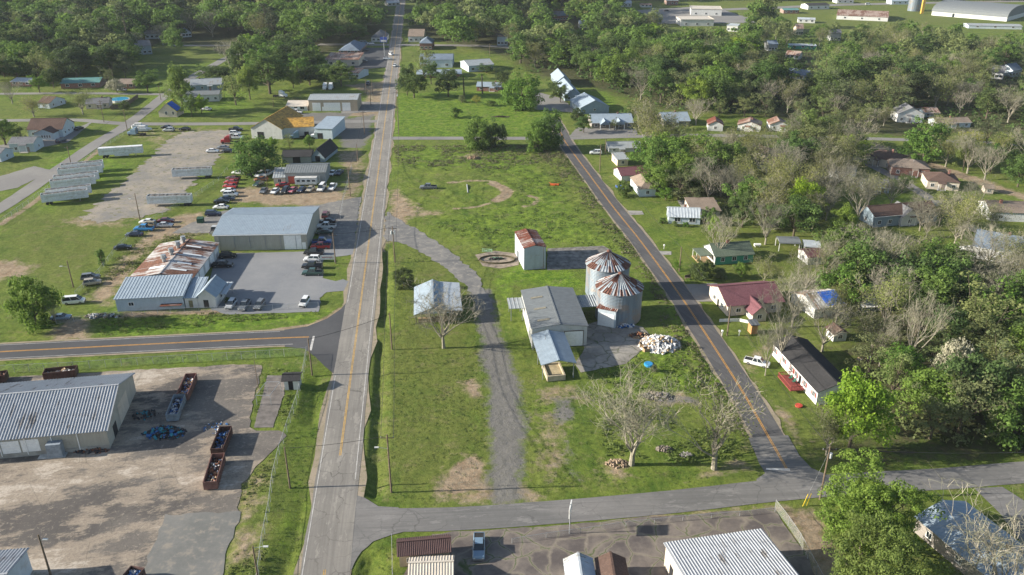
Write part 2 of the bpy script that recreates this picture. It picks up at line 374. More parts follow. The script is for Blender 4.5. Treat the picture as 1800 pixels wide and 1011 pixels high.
def ribbon(name, line, o0, o1, z, mat, amp=0.0, kind='structure'):
    a = offs(line, o0); b = offs(line, o1); mb = MB(); k = len(line); vs = []
    for i in range(k):
        for q, s in ((a[i], 1), (b[i], -1)):
            j = amp * mnoise.noise(Vector((q.x*.6, q.y*.6, z*50+s))); vs.append((q.x + j, q.y + j*.3, z))
    mb.add(vs, [(2*i, 2*i+1, 2*i+3, 2*i+2) for i in range(k-1)]); o = mb.build(name, mat); o['kind'] = kind; return o
def line_px(pts, n=8): return smooth([P(a, b) for a, b in pts], n)
def dashes(name, line, off, w, z, mat): return ribbon(name, line, off - w/2, off + w/2, z, mat)
# ---- paving materials (world coordinates)
def m_asphalt(name, c, c2, crack=.5, patch=.5, grit=.25, sc=.22, big=.05, streak=None):
    t = NT(name); co = t.coord(); a = t.noise(co, big, 6, .65); b = t.noise(co, 1.3, 6, .75)
    col = t.mix(t.ramp(a, .42, .6), c, c2)
    if streak is not None: col = t.mix(t.math('MULTIPLY', t.ramp(t.noise(t.rcoord((1.6, .03, 1), streak), 1.0, 4, .7), .42, .62), .45), col, dk(c, .62)); col = t.mix(t.math('MULTIPLY', t.ramp(t.noise(t.rcoord((.5, .12, 1), streak), 1.0, 6, .8), .56, .60), .5), col, dk(c2, 1.3))
    col = t.mix(t.math('MULTIPLY', t.ramp(b, .35, .7), grit), col, dk(c, .6))
    if crack:
        dv = t.n('TexNoise'); dv.inputs['Scale'].default_value = .5; dv.inputs['Detail'].default_value = 4; t.l(co, dv.inputs['Vector'])
        mx = t.n('Vector' + 'Math', operation='MULTIPLY_ADD'); t.l(dv.outputs[1], mx.inputs[0]); mx.inputs[1].default_value = (2.2,2.2,0); t.l(co, mx.inputs[2])
        v = t.n('TexVoronoi', feature='DISTANCE_TO_EDGE'); v.inputs['Scale'].default_value = sc; t.l(mx.outputs[0], v.inputs['Vector'])
        k = t.math('SUBTRACT', 1, t.ramp(v.outputs[0], .0, .022))
        k = t.math('MULTIPLY', k, t.math('MULTIPLY', t.ramp(t.noise(co, .09, 3), .4, .6), crack)); col = t.mix(k, col, dk(c, .3))
    t.base(col); t.bump(b, .25, .03); return t.set(.9, 0, .25)
M_MAIN = m_asphalt('old_grey_asphalt', (.205,.19,.17), (.265,.245,.215), .7, streak=-5.8)
M_DARKROAD = m_asphalt('new_dark_asphalt', (.065,.066,.07), (.085,.085,.088), 0)
M_RIGHTROAD = m_asphalt('worn_dark_asphalt', (.085,.083,.085), (.115,.11,.108), .25, streak=-24)
M_BOTROAD = m_asphalt('patched_grey_asphalt', (.15,.146,.14), (.20,.19,.18), .5, streak=86)
M_STREET = m_asphalt('side_street_asphalt', (.19,.18,.17), (.23,.22,.20), .2)
M_LOT = m_asphalt('blue_grey_gravel_lot', (.185,.19,.20), (.235,.235,.235), .15)
def m_gravel(name, c, c2, c3, sc=.10):
    t = NT(name); co = t.coord(); a = t.noise(co, sc, 7, .7); b = t.noise(co, .5, 7, .8); d = t.noise(co, 4, 3, .7)
    col = t.mix(t.ramp(t.math('ADD', t.math('MULTIPLY', a, .6), t.math('MULTIPLY', b, .4)), .42, .56), c, c2)
    col = t.mix(t.ramp(b, .53, .60), col, c3); col = t.mix(t.math('MULTIPLY', t.ramp(d, .3, .7), .3), col, dk(c, .5))
    t.base(col); t.bump(d, .4, .06); return t.set(.95, 0, .15)
M_GRAVEL = m_gravel('grey_gravel', (.145,.143,.14), (.225,.215,.198), (.29,.265,.23))
M_YARDG = m_gravel('dusty_gravel_yard', (.20,.19,.175), (.33,.285,.23), (.13,.135,.06))
def m_yard():
    t = NT('dusty_concrete_yard'); co = t.coord(); st = t.rcoord((.45, 1.0, 1), -15)
    a = t.noise(st, .07, 7, .62); b = t.noise(st, .35, 8, .75); c = t.noise(co, 2.2, 5, .8)
    base = t.mix(t.ramp(t.noise(co, .05, 4), .4, .6), (.092,.083,.076), (.155,.138,.120))
    s_ = t.math('ADD', t.math('MULTIPLY', a, .62), t.math('MULTIPLY', b, .42))
    col = t.mix(t.math('MULTIPLY', t.ramp(s_, .505, .545), .85), base, (.31,.255,.195))
    col = t.mix(t.math('MULTIPLY', t.ramp(s_, .575, .61), .8), col, (.47,.41,.34))
    v = t.n('TexVoronoi', feature='DISTANCE_TO_EDGE'); v.inputs['Scale'].default_value = .13; t.l(t.coord((1,1.3,1), rot=(0,0,.1)), v.inputs['Vector'])
    col = t.mix(t.math('MULTIPLY', t.math('SUBTRACT', 1, t.ramp(v.outputs[0], 0, .012)), .35), col, (.05,.05,.04))
    col = t.mix(t.math('MULTIPLY', t.ramp(c, .45, .62), .35), col, (.07,.06,.055)); col = t.mix(t.math('MULTIPLY', t.ramp(t.noise(t.coord((.9,.9,1)), 1.0, 8, .85), .55, .62), .5), col, (.40,.34,.27)); t.base(col); t.bump(c, .3, .05); return t.set(.92, 0, .2)
M_YARD = m_yard()
def m_broken(nm='broken_asphalt_with_weeds', A1=(.10,.085,.08), A2=(.20,.17,.145), E=(.27,.23,.18), sc=.22, ek=.8):
    t = NT(nm); co = t.coord()
    dv = t.n('TexNoise'); dv.inputs['Scale'].default_value = .3; dv.inputs['Detail'].default_value = 5; t.l(co, dv.inputs['Vector'])
    mx = t.n('VectorMath', operation='MULTIPLY_ADD'); t.l(dv.outputs[1], mx.inputs[0]); mx.inputs[1].default_value = (3,3,0); t.l(co, mx.inputs[2])
    v = t.n('TexVoronoi', feature='DISTANCE_TO_EDGE'); v.inputs['Scale'].default_value = sc; t.l(mx.outputs[0], v.inputs['Vector'])
    a = t.noise(co, .12, 6, .7); b = t.noise(co, 1.5, 6, .8)
    col = t.mix(t.ramp(a, .4, .62), A1, A2)
    e = t.math('SUBTRACT', 1, t.ramp(v.outputs[0], .0, .10)); col = t.mix(t.math('MULTIPLY', e, ek), col, E)
    k = t.math('MULTIPLY', t.math('SUBTRACT', 1, t.ramp(v.outputs[0], .0, .028)), t.ramp(t.noise(co, .2, 4), .42, .52)); col = t.mix(k, col, (.07,.10,.03))
    col = t.mix(t.math('MULTIPLY', t.ramp(b, .35, .7), .3), col, (.06,.055,.05)); t.base(col); t.bump(b, .3, .04); return t.set(.92, 0, .2)
M_BROKEN = m_broken()
M_YELLOW = m_plain('faded_yellow_line', (.55,.33,.07), .7, .4, .8); M_ORANGE = m_plain('orange_centre_line', (.62,.30,.04), .7, .25, .8)
M_WLINE = m_plain('worn_white_line', (.50,.48,.45), .7, .35, .8); M_SLAB = m_plain('concrete_slab', (.30,.285,.26), .9, .35, .4)
M_SANDSH = m_gravel('sandy_shoulder', (.33,.27,.20), (.26,.22,.15), (.20,.19,.10), .2)
# ---- roads
mainL = [P(574,1011), P(595,837), P(626,563), P(656,348), P(673,253), P(684,162), P(690,115)]
ys = np.array([p.y for p in mainL]); xs = np.array([p.x for p in mainL]); kb, ka = np.polyfit(ys, xs, 1)
main_line = [Vector((ka + kb*y, y, 0)) for y in np.linspace(70, 960, 120)]
ribbon('road_shoulder', main_line, -4.7, 4.6, .010, M_SANDSH, 1.4)
ribbon('main_road', main_line, -4.0, 3.9, .040, M_MAIN, .25)
FLAT.append(np.array(strip_pts(main_line, -4.4, 4.4)))
m1 = [p for p in main_line if p.y > P(594,838).y]; 
dashes('road_marking', m1, .13, .12, .046, M_YELLOW); dashes('road_marking', m1, -.13, .12, .046, M_YELLOW)
m0 = [p for p in main_line if p.y < P(574,990).y]; dashes('road_marking', m0, .13, .12, .046, M_YELLOW); dashes('road_marking', m0, -.13, .12, .046, M_YELLOW)
mL = [p for p in main_line if p.y > P(600,655).y]; 
dashes('road_marking', [p for p in main_line if p.y < P(600,640).y], 3.45, .13, .046, M_WLINE); dashes('road_marking', [p for p in main_line if p.y > P(600,535).y], 3.45, .13, .046, M_WLINE)
dashes('road_marking', [p for p in main_line if p.y > P(600,858).y], -3.35, .13, .046, M_WLINE)
lr = line_px([(-260,631),(0,618.5),(225,607),(450,596),(560,592)])
ribbon('road_shoulder', lr, -4.6, 4.6, .014, M_SANDSH, 1.0)
ribbon('side_road', lr, -3.9, 3.9, .030, M_DARKROAD, .1); FLAT.append(np.array(strip_pts(lr, -4.4, 4.4)))
lrm = [p for p in lr if p.x < P(545,594).x]
for o_ in (-.16, .16): dashes('road_marking', lrm, o_, .14, .036, M_ORANGE)
for o_ in (-3.4, 3.4): dashes('road_marking', [p for p in lrm if p.x < P(500,594).x or o_ < 0 and p.x < P(520,594).x], o_, .14, .036, M_WLINE)
sheet('road_junction', [(500,580),(540,574),(575,560),(600,543),(612,528),(607,560),(590,660),(572,645),(555,628),(535,613),(500,610)], .034, M_DARKROAD, .1)
sheet('road_marking', [(550,591),(553.5,591),(548,616),(543.5,616)], .0385, M_WLINE, 0)
rr = line_px([(970,206),(984,230),(996,253),(1038,310),(1078,364),(1126,424),(1184,503),(1230,571),(1300,680),(1352,770),(1385,828)])
ribbon('road_shoulder', rr, -3.8, 3.8, .010, M_SANDSH, .8)
ribbon('county_road', rr, -3.2, 3.2, .026, M_RIGHTROAD, .1); FLAT.append(np.array(strip_pts(rr, -3.8, 3.8)))
for o_ in (-.15, .15): dashes('road_marking', [p for p in rr if p.y > P(1385,825).y], o_, .12, .031, M_ORANGE)
br = line_px([(600,915),(690,914),(820,911),(1000,898),(1180,882),(1350,863),(1500,850),(1650,842),(1800,830),(2050,812)])
ribbon('bottom_road', br, -3.0, 3.0, .022, M_BOTROAD, .35); FLAT.append(np.array(strip_pts(br, -3.6, 3.6)))
sheet('road_junction', [(616,866),(640,875),(665,890),(700,892),(720,932),(690,940),(655,952),(635,970),(618,1000),(604,1011),(604,900)], .027, M_BOTROAD, .15)
sheet('road_junction', [(1315,770),(1335,815),(1345,832),(1330,842),(1330,870),(1470,860),(1460,838),(1425,822),(1405,800),(1385,765)], .0285, M_BOTROAD, .1)
sheet('road_marking', [(1347,823),(1388,824),(1389,828),(1346,826)], .033, M_WLINE, 0)
dl = line_px([(-160,455),(0,366),(80,313),(170,252),(215,225),(255,196),(290,168),(330,140),(380,112),(410,98),(470,86)])
ribbon('street', dl, -3.2, 3.2, .018, M_STREET, .3); FLAT.append(np.array(strip_pts(dl, -3.8, 3.8)))
cs = line_px([(-200,213),(0,212),(130,211),(215,217),(330,218),(450,217),(560,215),(668,213)])
ribbon('street', cs, -2.8, 2.8, .016, M_STREET, .4); FLAT.append(np.array(strip_pts(cs, -3.2, 3.2)))
cs2 = line_px([(686,243),(800,243),(985,243),(1100,240),(1250,238),(1450,242),(1600,246),(1750,252),(1950,268)])
ribbon('street', cs2, -2.6, 2.6, .014, M_STREET, .3); FLAT.append(np.array(strip_pts(cs2, -3.2, 3.2)))
ribbon('street', line_px([(-200,168),(0,165),(150,164),(290,166)]), -2.6, 2.6, .012, M_STREET, .4)
ribbon('street', line_px([(560,78),(700,79),(880,82),(960,95)]), -4.5, 4.5, .012, M_STREET, .4)
ribbon('street', line_px([(300,80),(420,80),(480,79)]), -3, 3, .012, M_STREET, .4)
ribbon('street', line_px([(1130,22),(1350,14),(1500,8),(1800,2)]), -8, 8, .012, M_STREET, 2)
ribbon('street', line_px([(1400,258),(1480,270),(1560,305),(1640,352),(1700,395),(1790,440),(1900,500)]), -2.2, 2.2, .012, M_STREET, .3)
ribbon('street', line_px([(1720,100),(1800,125),(1900,150)]), -3, 3, .012, M_STREET, .3)
# ---- yards and drives
sheet('parking_lot', [(378,446),(545,442),(592,438),(622,437),(620,447),(600,451),(570,453),(565,470),(567,489),(590,494),(603,491),(612,495),(605,511),(575,514),(563,524),(560,548),(400,553),(372,545),(360,520),(375,470)], .015, M_LOT, .35)
sheet('gravel_yard', [(435,370),(560,360),(600,352),(636,346),(628,395),(620,440),(590,440),(560,440),(560,370)], .013, M_GRAVEL, .7)
sheet('gravel_yard', [(375,375),(430,364),(385,410),(300,410)], .013, M_GRAVEL, .9)
sheet('gravel_yard', [(140,385),(205,330),(240,300),(285,255),(320,232),(415,228),(395,262),(345,318),(322,345),(290,372),(235,383),(180,392)], .012, M_YARDG, 3.2)
sheet('gravel_drive', [(681,372),(705,388),(740,408),(790,440),(835,478),(860,520),(868,543),(842,546),(822,508),(780,468),(735,440),(700,425),(678,425),(676,395)], .016, M_GRAVEL, 1.0)
sheet('concrete_yard', [(-300,690),(0,664),(250,650),(420,640),(462,642),(450,690),(437,752),(450,757),(490,757),(503,766),(470,800),(425,850),(420,900),(395,960),(385,1060),(-300,1060)], .012, M_YARD, .5)
sheet('concrete_slab', [(290,905),(425,899),(400,965),(385,1040),(240,1040)], .018, m_gravel('smooth_concrete', (.155,.155,.145), (.20,.195,.18), (.27,.24,.20), .09), .5)
sheet('concrete_slab', [(470,660),(500,660),(500,690),(480,752),(446,752)], .018, m_plain('cracked_slab', (.17,.15,.135), .9, .4, .5), .25)
sheet('broken_asphalt_lot', [(880,930),(1000,922),(1100,912),(1250,901),(1360,893),(1380,925),(1420,975),(1450,1060),(630,1120),(760,940),(795,935)], .013, M_BROKEN, .3)
sheet('concrete_slab', [(1028,612),(1018,575),(1065,560),(1130,575),(1150,600),(1120,622),(1100,640),(1020,655),(1010,640)], .019, m_broken('old_slab_paving', (.20,.185,.165), (.33,.305,.265), (.16,.145,.12), .25, .5), .3)
sheet('concrete_slab', [(835,448),(870,441),(912,446),(912,466),(880,472),(848,468)], .019, m_plain('pond_mud', (.27,.22,.17), .9, .45, .7), .2)
sheet('concrete_slab', [(962,437),(1060,432),(1075,440),(1068,470),(962,475)], .019, m_plain('stained_slab', (.2,.185,.165), .9, .6, .5), .3)
sheet('driveway', [(1712,858),(1762,856),(1800,880),(1850,930),(1860,1000),(1800,960),(1760,905)], .020, M_BOTROAD, .1)
sheet('driveway', [(1103,370),(1128,371),(1132,377),(1108,378)], .012, M_SLAB, .2); sheet('driveway', [(1157,441),(1180,442),(1180,448),(1163,448)], .012, M_SLAB, .2)
sheet('driveway', [(95,243),(165,212),(150,225),(120,250),(60,262),(0,262),(0,255)], .013, M_STREET, .4); sheet('driveway', [(600,200),(665,196),(668,180),(625,178),(600,190)], .011, M_GRAVEL, .6)
sheet('driveway', [(-50,330),(0,310),(60,292),(92,300),(30,330),(-40,345)], .013, M_STREET, .4); sheet('driveway', [(1205,500),(1260,498),(1270,510),(1262,530),(1225,530)], .012, M_STREET, .3)
sheet('parking_lot', [(610,86),(640,84),(700,84),(700,110),(685,118),(630,122),(560,122),(560,115),(632,112),(632,96)], .013, M_DARKROAD, .8)
sheet('parking_lot', [(938,160),(985,172),(1005,188),(1010,198),(940,192),(925,180)], .013, M_STREET, .5); sheet('parking_lot', [(1015,224),(1120,226),(1120,238),(1000,240)], .012, M_STREET, .6)
sheet('parking_lot', [(1120,18),(1250,10),(1340,40),(1160,42)], .014, M_STREET, 1.5); sheet('driveway', [(1190,352),(1260,352),(1262,367),(1200,368)], .012, M_SLAB, .2)
# ---- the ground sheet itself
NR, NC = 1180, 780
Yr = np.concatenate([np.geomspace(55, 1100, 1100), np.geomspace(1110, 3800, 80)]); U = np.linspace(-1.05, 1.05, NC)
GX = (U[None, :] * (Yr[:, None] * .86 + 12)); GY = np.repeat(Yr[:, None], NC, 1)
X = GX.ravel(); Y = GY.ravel(); masks = np.zeros((len(X), 6))
for ch, px, fe, st in AREAS:
    Q = W2(px); b0 = Q.min(0) - fe - 2; b1 = Q.max(0) + fe + 2
    ix = np.where((X > b0[0]) & (X < b1[0]) & (Y > b0[1]) & (Y < b1[1]))[0]
    if len(ix): masks[ix, CH[ch]] = np.maximum(masks[ix, CH[ch]], st * np.clip(poly_sd(X[ix], Y[ix], Q) / (2*fe) + .5, 0, 1))
for ch, px, w, st in STROKES:
    L = [np.array(p[:2]) for p in line_px(px, 4)]
    A = np.array(L); b0 = A.min(0) - 3*w; b1 = A.max(0) + 3*w; ix = np.where((X > b0[0]) & (X < b1[0]) & (Y > b0[1]) & (Y < b1[1]))[0]
    if not len(ix): continue
    d = np.full(len(ix), 1e9)
    for i in range(len(L)-1): d = np.minimum(d, seg_dist(X[ix], Y[ix], L[i], L[i+1]))
    masks[ix, CH[ch]] = np.maximum(masks[ix, CH[ch]], st * np.clip(1.5 - d / w, 0, 1))
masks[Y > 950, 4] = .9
FLAT = [Q if len(Q) < 40 else Q[::4] for Q in FLAT]
paved = np.full(len(X), -99.0)
for Q in FLAT:
    b0 = Q.min(0) - 3; b1 = Q.max(0) + 3; ix = np.where((X > b0[0]) & (X < b1[0]) & (Y > b0[1]) & (Y < b1[1]))[0]
    if len(ix): paved[ix] = np.maximum(paved[ix], poly_sd(X[ix], Y[ix], Q))
open_ = np.clip((-paved - .3) / 1.2, 0, 1)
def vnoise(X, Y, s, seed):
    g = np.random.default_rng(seed).random((256, 256)); x = X*s; y = Y*s; xi = np.floor(x).astype(int); yi = np.floor(y).astype(int)
    fx = x - xi; fy = y - yi; fx = fx*fx*(3-2*fx); fy = fy*fy*(3-2*fy)
    a = g[xi % 256, yi % 256]; b = g[(xi+1) % 256, yi % 256]; c = g[xi % 256, (yi+1) % 256]; d = g[(xi+1) % 256, (yi+1) % 256]
    return (a*(1-fx)+b*fx)*(1-fy) + (c*(1-fx)+d*fx)*fy
Z = -.05 + open_ * (masks[:, 2] * (.42*vnoise(X, Y, .45, 1)**1.5 + .26*vnoise(X, Y, 1.3, 2)*(Y < 420)) + .16*(vnoise(X, Y, .35, 3)-.5) + .09*(vnoise(X, Y, 1.1, 4)-.5)*(Y < 420) + .05*(vnoise(X, Y, 2.3, 5)-.5)*(Y < 260))
for px, w, dep in DITCH:
    L = [np.array(p[:2]) for p in line_px(px, 4)]; A = np.array(L); b0 = A.min(0) - 6; b1 = A.max(0) + 6
    ix = np.where((X > b0[0]) & (X < b1[0]) & (Y > b0[1]) & (Y < b1[1]))[0]; d = np.full(len(ix), 1e9)
    for i in range(len(L)-1): d = np.minimum(d, seg_dist(X[ix], Y[ix], L[i], L[i+1]))
    Z[ix] -= .5 * dep * np.clip(1 - d/(w*2.1), 0, 1)**1.2 * np.clip(open_[ix] + .2, 0, 1)
V = np.stack([X, Y, Z], 1)
i0 = (np.arange(NR-1)[:, None]*NC + np.arange(NC-1)[None, :]).ravel(); F = np.stack([i0, i0+1, i0+NC+1, i0+NC], 1)
B = np.array([(-7000,-3000,-1.2),(7000,-3000,-1.2),(7000,7800,-1.2),(-7000,7800,-1.2)]); n0 = len(V)
V = np.vstack([V, B]); F = np.vstack([F, [[n0, n0+1, n0+2, n0+3]]])
def m_ground():
    t = NT('ground_cover'); co = t.coord()
    at = t.n('Attribute', attribute_name='maskA'); at2 = t.n('Attribute', attribute_name='maskB')
    s1 = t.n('SeparateColor'); t.l(at.outputs[0], s1.inputs[0]); s2 = t.n('SeparateColor'); t.l(at2.outputs[0], s2.inputs[0])
    nb = t.noise(co, .11, 8, .72); nf = t.noise(co, .9, 7, .8); nl = t.noise(co, .03, 4, .6); nn = t.noise(co, 5.0, 4, .8); nm = t.noise(co, .35, 7, .75)
    comb = t.math('ADD', t.math('MULTIPLY', nb, .5), t.math('MULTIPLY', nm, .5))
    def edge(m, k=5.0, sh=0.0):
        x = t.math('ADD', m, t.math('MULTIPLY', t.math('SUBTRACT', comb, .5 + sh), 2.4)); return t.ramp(x, .5 - .5/k, .5 + .5/k)
    stk = t.noise(t.rcoord((1.1, .045, 1), -5.8), 1.0, 5, .7)
    lawn = t.mix(t.ramp(nb, .38, .60), (.068,.122,.018), (.160,.208,.036)); lawn = t.mix(t.math('MULTIPLY', t.ramp(nl, .42, .6), .5), lawn, (.165,.175,.050))
    lawn = t.mix(t.math('MULTIPLY', t.ramp(stk, .42, .6), .45), lawn, (.150,.185,.036))
    lawn = t.mix(t.math('MULTIPLY', t.ramp(nm, .50, .62), .6), lawn, (.055,.100,.014))
    bright = t.mix(t.ramp(nm, .40, .60), (.065,.135,.014), (.175,.260,.030)); col = t.mix(edge(s1.outputs[2], 2.0), lawn, bright)  # placeholder order below
    # channels: A = dirt, gravel, tall ; B = bright, floor, olive
    col = t.mix(edge(s2.outputs[0], 2.0), lawn, bright)
    ol = t.mix(t.ramp(nm, .38, .62), (.090,.120,.026), (.160,.170,.045)); col = t.mix(t.math('MULTIPLY', edge(s2.outputs[2], 2.0), .65), col, ol)
    tall = t.mix(t.ramp(comb, .42, .58), (.080,.130,.020), (.185,.225,.04)); col = t.mix(t.math('MULTIPLY', edge(s1.outputs[2], 2.0), .45), col, tall)
    tan = t.math('MULTIPLY', t.ramp(t.noise(co, .16, 10, .8), .54, .62), .42); col = t.mix(tan, col, (.23,.185,.105))
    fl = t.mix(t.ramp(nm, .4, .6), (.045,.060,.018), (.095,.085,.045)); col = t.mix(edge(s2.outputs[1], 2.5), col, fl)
    di = t.mix(t.ramp(nm, .35, .62), (.24,.165,.105), (.37,.29,.20)); di = t.mix(t.ramp(nb, .57, .67), di, (.19,.14,.095)); di = t.mix(t.math('MULTIPLY', t.ramp(nf, .52, .60), .5), di, (.45,.39,.31)); col = t.mix(edge(s1.outputs[0], 3.0, .0), col, di)
    gr = t.mix(t.ramp(nf, .35, .65), (.14,.135,.125), (.23,.215,.20)); col = t.mix(edge(s1.outputs[1], 3.0), col, gr)
    col = t.mix(t.math('MULTIPLY', t.ramp(nf, .44, .60), .62), col, t.mix(.6, col, (.02,.03,.005)))
    hs = t.n('HueSaturation'); t.l(col, hs.inputs['Color']); t.l(t.math('ADD', .55, t.math('MULTIPLY', nn, .9)), hs.inputs['Value'])
    t.base(hs.outputs[0]); t.bump(t.math('ADD', nn, t.math('MULTIPLY', nf, 1.6)), .8, .22); return t.set(.95, 0, .1)
ground = np_mesh('ground', V, F, m_ground()); ground['kind'] = 'structure'
ground.data.polygons.foreach_set('use_smooth', [True]*len(F))
M2 = np.vstack([masks, np.zeros((4, 6))]); M2[-4:, 4] = 1; M2[:, 0] = M2[:, 0]
for nm, cols in (('maskA', (0, 1, 2)), ('maskB', (3, 4, 5))):
    a = ground.data.color_attributes.new(nm, 'FLOAT_COLOR', 'POINT'); arr = np.ones((len(M2), 4), np.float32)
    for i, c_ in enumerate(cols): arr[:, i] = M2[:, c_]
    a.data.foreach_set('color', arr.ravel())
# ------------------------------------------------------------------ buildings
LAND = []      # (short name, x, y) landmarks for tree labels
BBOX = []      # (px0, px1, py0, py1, y_world) to keep loose trees from hiding buildings
RECTS = []     # world footprints
def roof_mesh(mb, W, D, h, rise, ridge, kind, o=.35, th=.12, rib=0.0, ribh=.05):
    """roof slabs with raised ribs down the slope"""
    def slab(a, b, c, d):   # a,b = eave corners, c,d = top corners (c above b, d above a)
        a, b, c, d = map(Vector, (a, b, c, d)); n = (b-a).cross(d-a).normalized(); t = n*th
        if t.z < 0: t = -t; n = -n
        lo = [a, b, c, d]; up = [q + t for q in lo]
        mb.add(lo + up, [(0,3,2,1),(4,5,6,7),(0,1,5,4),(1,2,6,5),(2,3,7,6),(3,0,4,7)])
        if rib:
            L = (b-a).length; k = int(L/rib); wd = rib*.22
            for i in range(k+1):
                f = (i + .5)*rib/L
                if f > .99: break
                p = a.lerp(b, f) + t; q = d.lerp(c, f) + t; e = (b-a).normalized()*wd; r = n*ribh
                mb.add([p-e, p+e, q+e, q-e, p-e*.4+r, p+e*.4+r, q+e*.4+r, q-e*.4+r], [(4,5,6,7),(0,1,5,4),(1,2,6,5),(2,3,7,6),(3,0,4,7)])
    z = h + .02
    if kind == 'gable':
        if ridge == 'x':
            k = rise/(D/2); zo = z - k*o
            slab((-o,-o,zo),(W+o,-o,zo),(W+o,D/2,z+rise),(-o,D/2,z+rise)); slab((W+o,D+o,zo),(-o,D+o,zo),(-o,D/2,z+rise),(W+o,D/2,z+rise))
            mb.box(-o, W+o, D/2-.18, D/2+.18, z+rise+th*.8, z+rise+th+.09)
        else:
            k = rise/(W/2); zo = z - k*o
            slab((-o,D+o,zo),(-o,-o,zo),(W/2,-o,z+rise),(W/2,D+o,z+rise)); slab((W+o,-o,zo),(W+o,D+o,zo),(W/2,D+o,z+rise),(W/2,-o,z+rise))
            mb.box(W/2-.18, W/2+.18, -o, D+o, z+rise+th*.8, z+rise+th+.09)
    elif kind == 'mono':      # rises towards the back
        k = rise/D; slab((-o,-o,z-k*o),(W+o,-o,z-k*o),(W+o,D+o,z+rise+k*o),(-o,D+o,z+rise+k*o))
    elif kind == 'flat':
        mb.box(-o, W+o, -o, D+o, z, z+.2)
        for (x0,x1,y0,y1) in ((-o,W+o,-o,-o+.25),(-o,W+o,D+o-.25,D+o),(-o,-o+.25,-o+.25,D+o-.25),(W+o-.25,W+o,-o+.25,D+o-.25)): mb.box(x0,x1,y0,y1,z+.2,z+.45)
    elif kind == 'hip':
        s = min(W, D)/2
        if W >= D: A, Bq = (s, D/2), (W-s, D/2)
        else: A, Bq = (W/2, s), (W/2, D-s)
        c = [(-o,-o,z-.1),(W+o,-o,z-.1),(W+o,D+o,z-.1),(-o,D+o,z-.1)]; v = c + [(A[0],A[1],z+rise),(Bq[0],Bq[1],z+rise)]
        if W >= D: fs = [(0,1,5,4),(1,2,5),(2,3,4,5),(3,0,4),(0,3,2,1)]
        else: fs = [(0,1,4),(1,2,5,4),(2,3,5),(3,0,4,5),(0,3,2,1)]
        mb.add(v, fs)
    elif kind == 'arch':
        n = 14; ring = []
        for i in range(n+1):
            a = math.pi*i/n; y = D/2 - math.cos(a)*(D/2+o); ring.append((y, h + math.sin(a)**.8*rise))
        for i in range(n):
            (y0,z0),(y1,z1) = ring[i], ring[i+1]; mb.add([(-o,y0,z0),(W+o,y0,z0),(W+o,y1,z1),(-o,y1,z1)], [(0,1,2,3)])
        for x in (-o+.3, W+o-.3): mb.add([(x, y, zz) for y, zz in ring], [tuple(range(n+1))])
    return mb
def window(root, face, u, zc, w, hh, W, D, frame=TRIM, kind='window', mat=None, shutters=None):
    """u = metres along the face; face F (y=0), R (x=W), L (x=0), B"""
    if face == 'F': M = Matrix.Translation((u, 0, zc))
    elif face == 'R': M = Matrix.Translation((W, u, zc)) @ Matrix.Rotation(R(90), 4, 'Z')
    elif face == 'L': M = Matrix.Translation((0, D-u, zc)) @ Matrix.Rotation(R(-90), 4, 'Z')
    else: M = Matrix.Translation((W-u, D, zc)) @ Matrix.Rotation(R(180), 4, 'Z')
    def bx(mb, x0,x1,y0,y1,z0,z1):
        k = MB().box(x0,x1,y0,y1,z0,z1); mb.add([M @ Vector(v) for v in k.v], k.f)
    f = .1
    if kind == 'window':
        mb = MB()
        bx(mb,-w/2-f,w/2+f,-.07,-.003,hh/2,hh/2+f); bx(mb,-w/2-f,w/2+f,-.10,-.003,-hh/2-f,-hh/2); bx(mb,-w/2-f,-w/2,-.07,-.003,-hh/2,hh/2); bx(mb,w/2,w/2+f,-.07,-.003,-hh/2,hh/2); bx(mb,-.03,.03,-.06,-.003,-hh/2,hh/2)
        fr = mb.build('window', frame, root); g = MB(); bx(g,-w/2,-.03,-.035,-.004,-hh/2,hh/2); bx(g,.03,w/2,-.035,-.004,-hh/2,hh/2); g.build('pane', GLASS, fr)
        if shutters:
            for s in (-1, 1):
                q = MB(); x = s*(w/2+f+.22); bx(q, x-.2, x+.2, -.06, -.003, -hh/2, hh/2); q.build('shutter', shutters, fr)
        return fr
    mb = MB(); bx(mb,-w/2,w/2,-.06,-.003,-hh/2,hh/2)
    if kind == 'roller_door':
        k = int(hh/.5)
        for i in range(1, k): bx(mb,-w/2,w/2,-.085,-.06,-hh/2+i*hh/k-.03,-hh/2+i*hh/k+.03)
    return mb.build(kind, mat or TRIM, root)
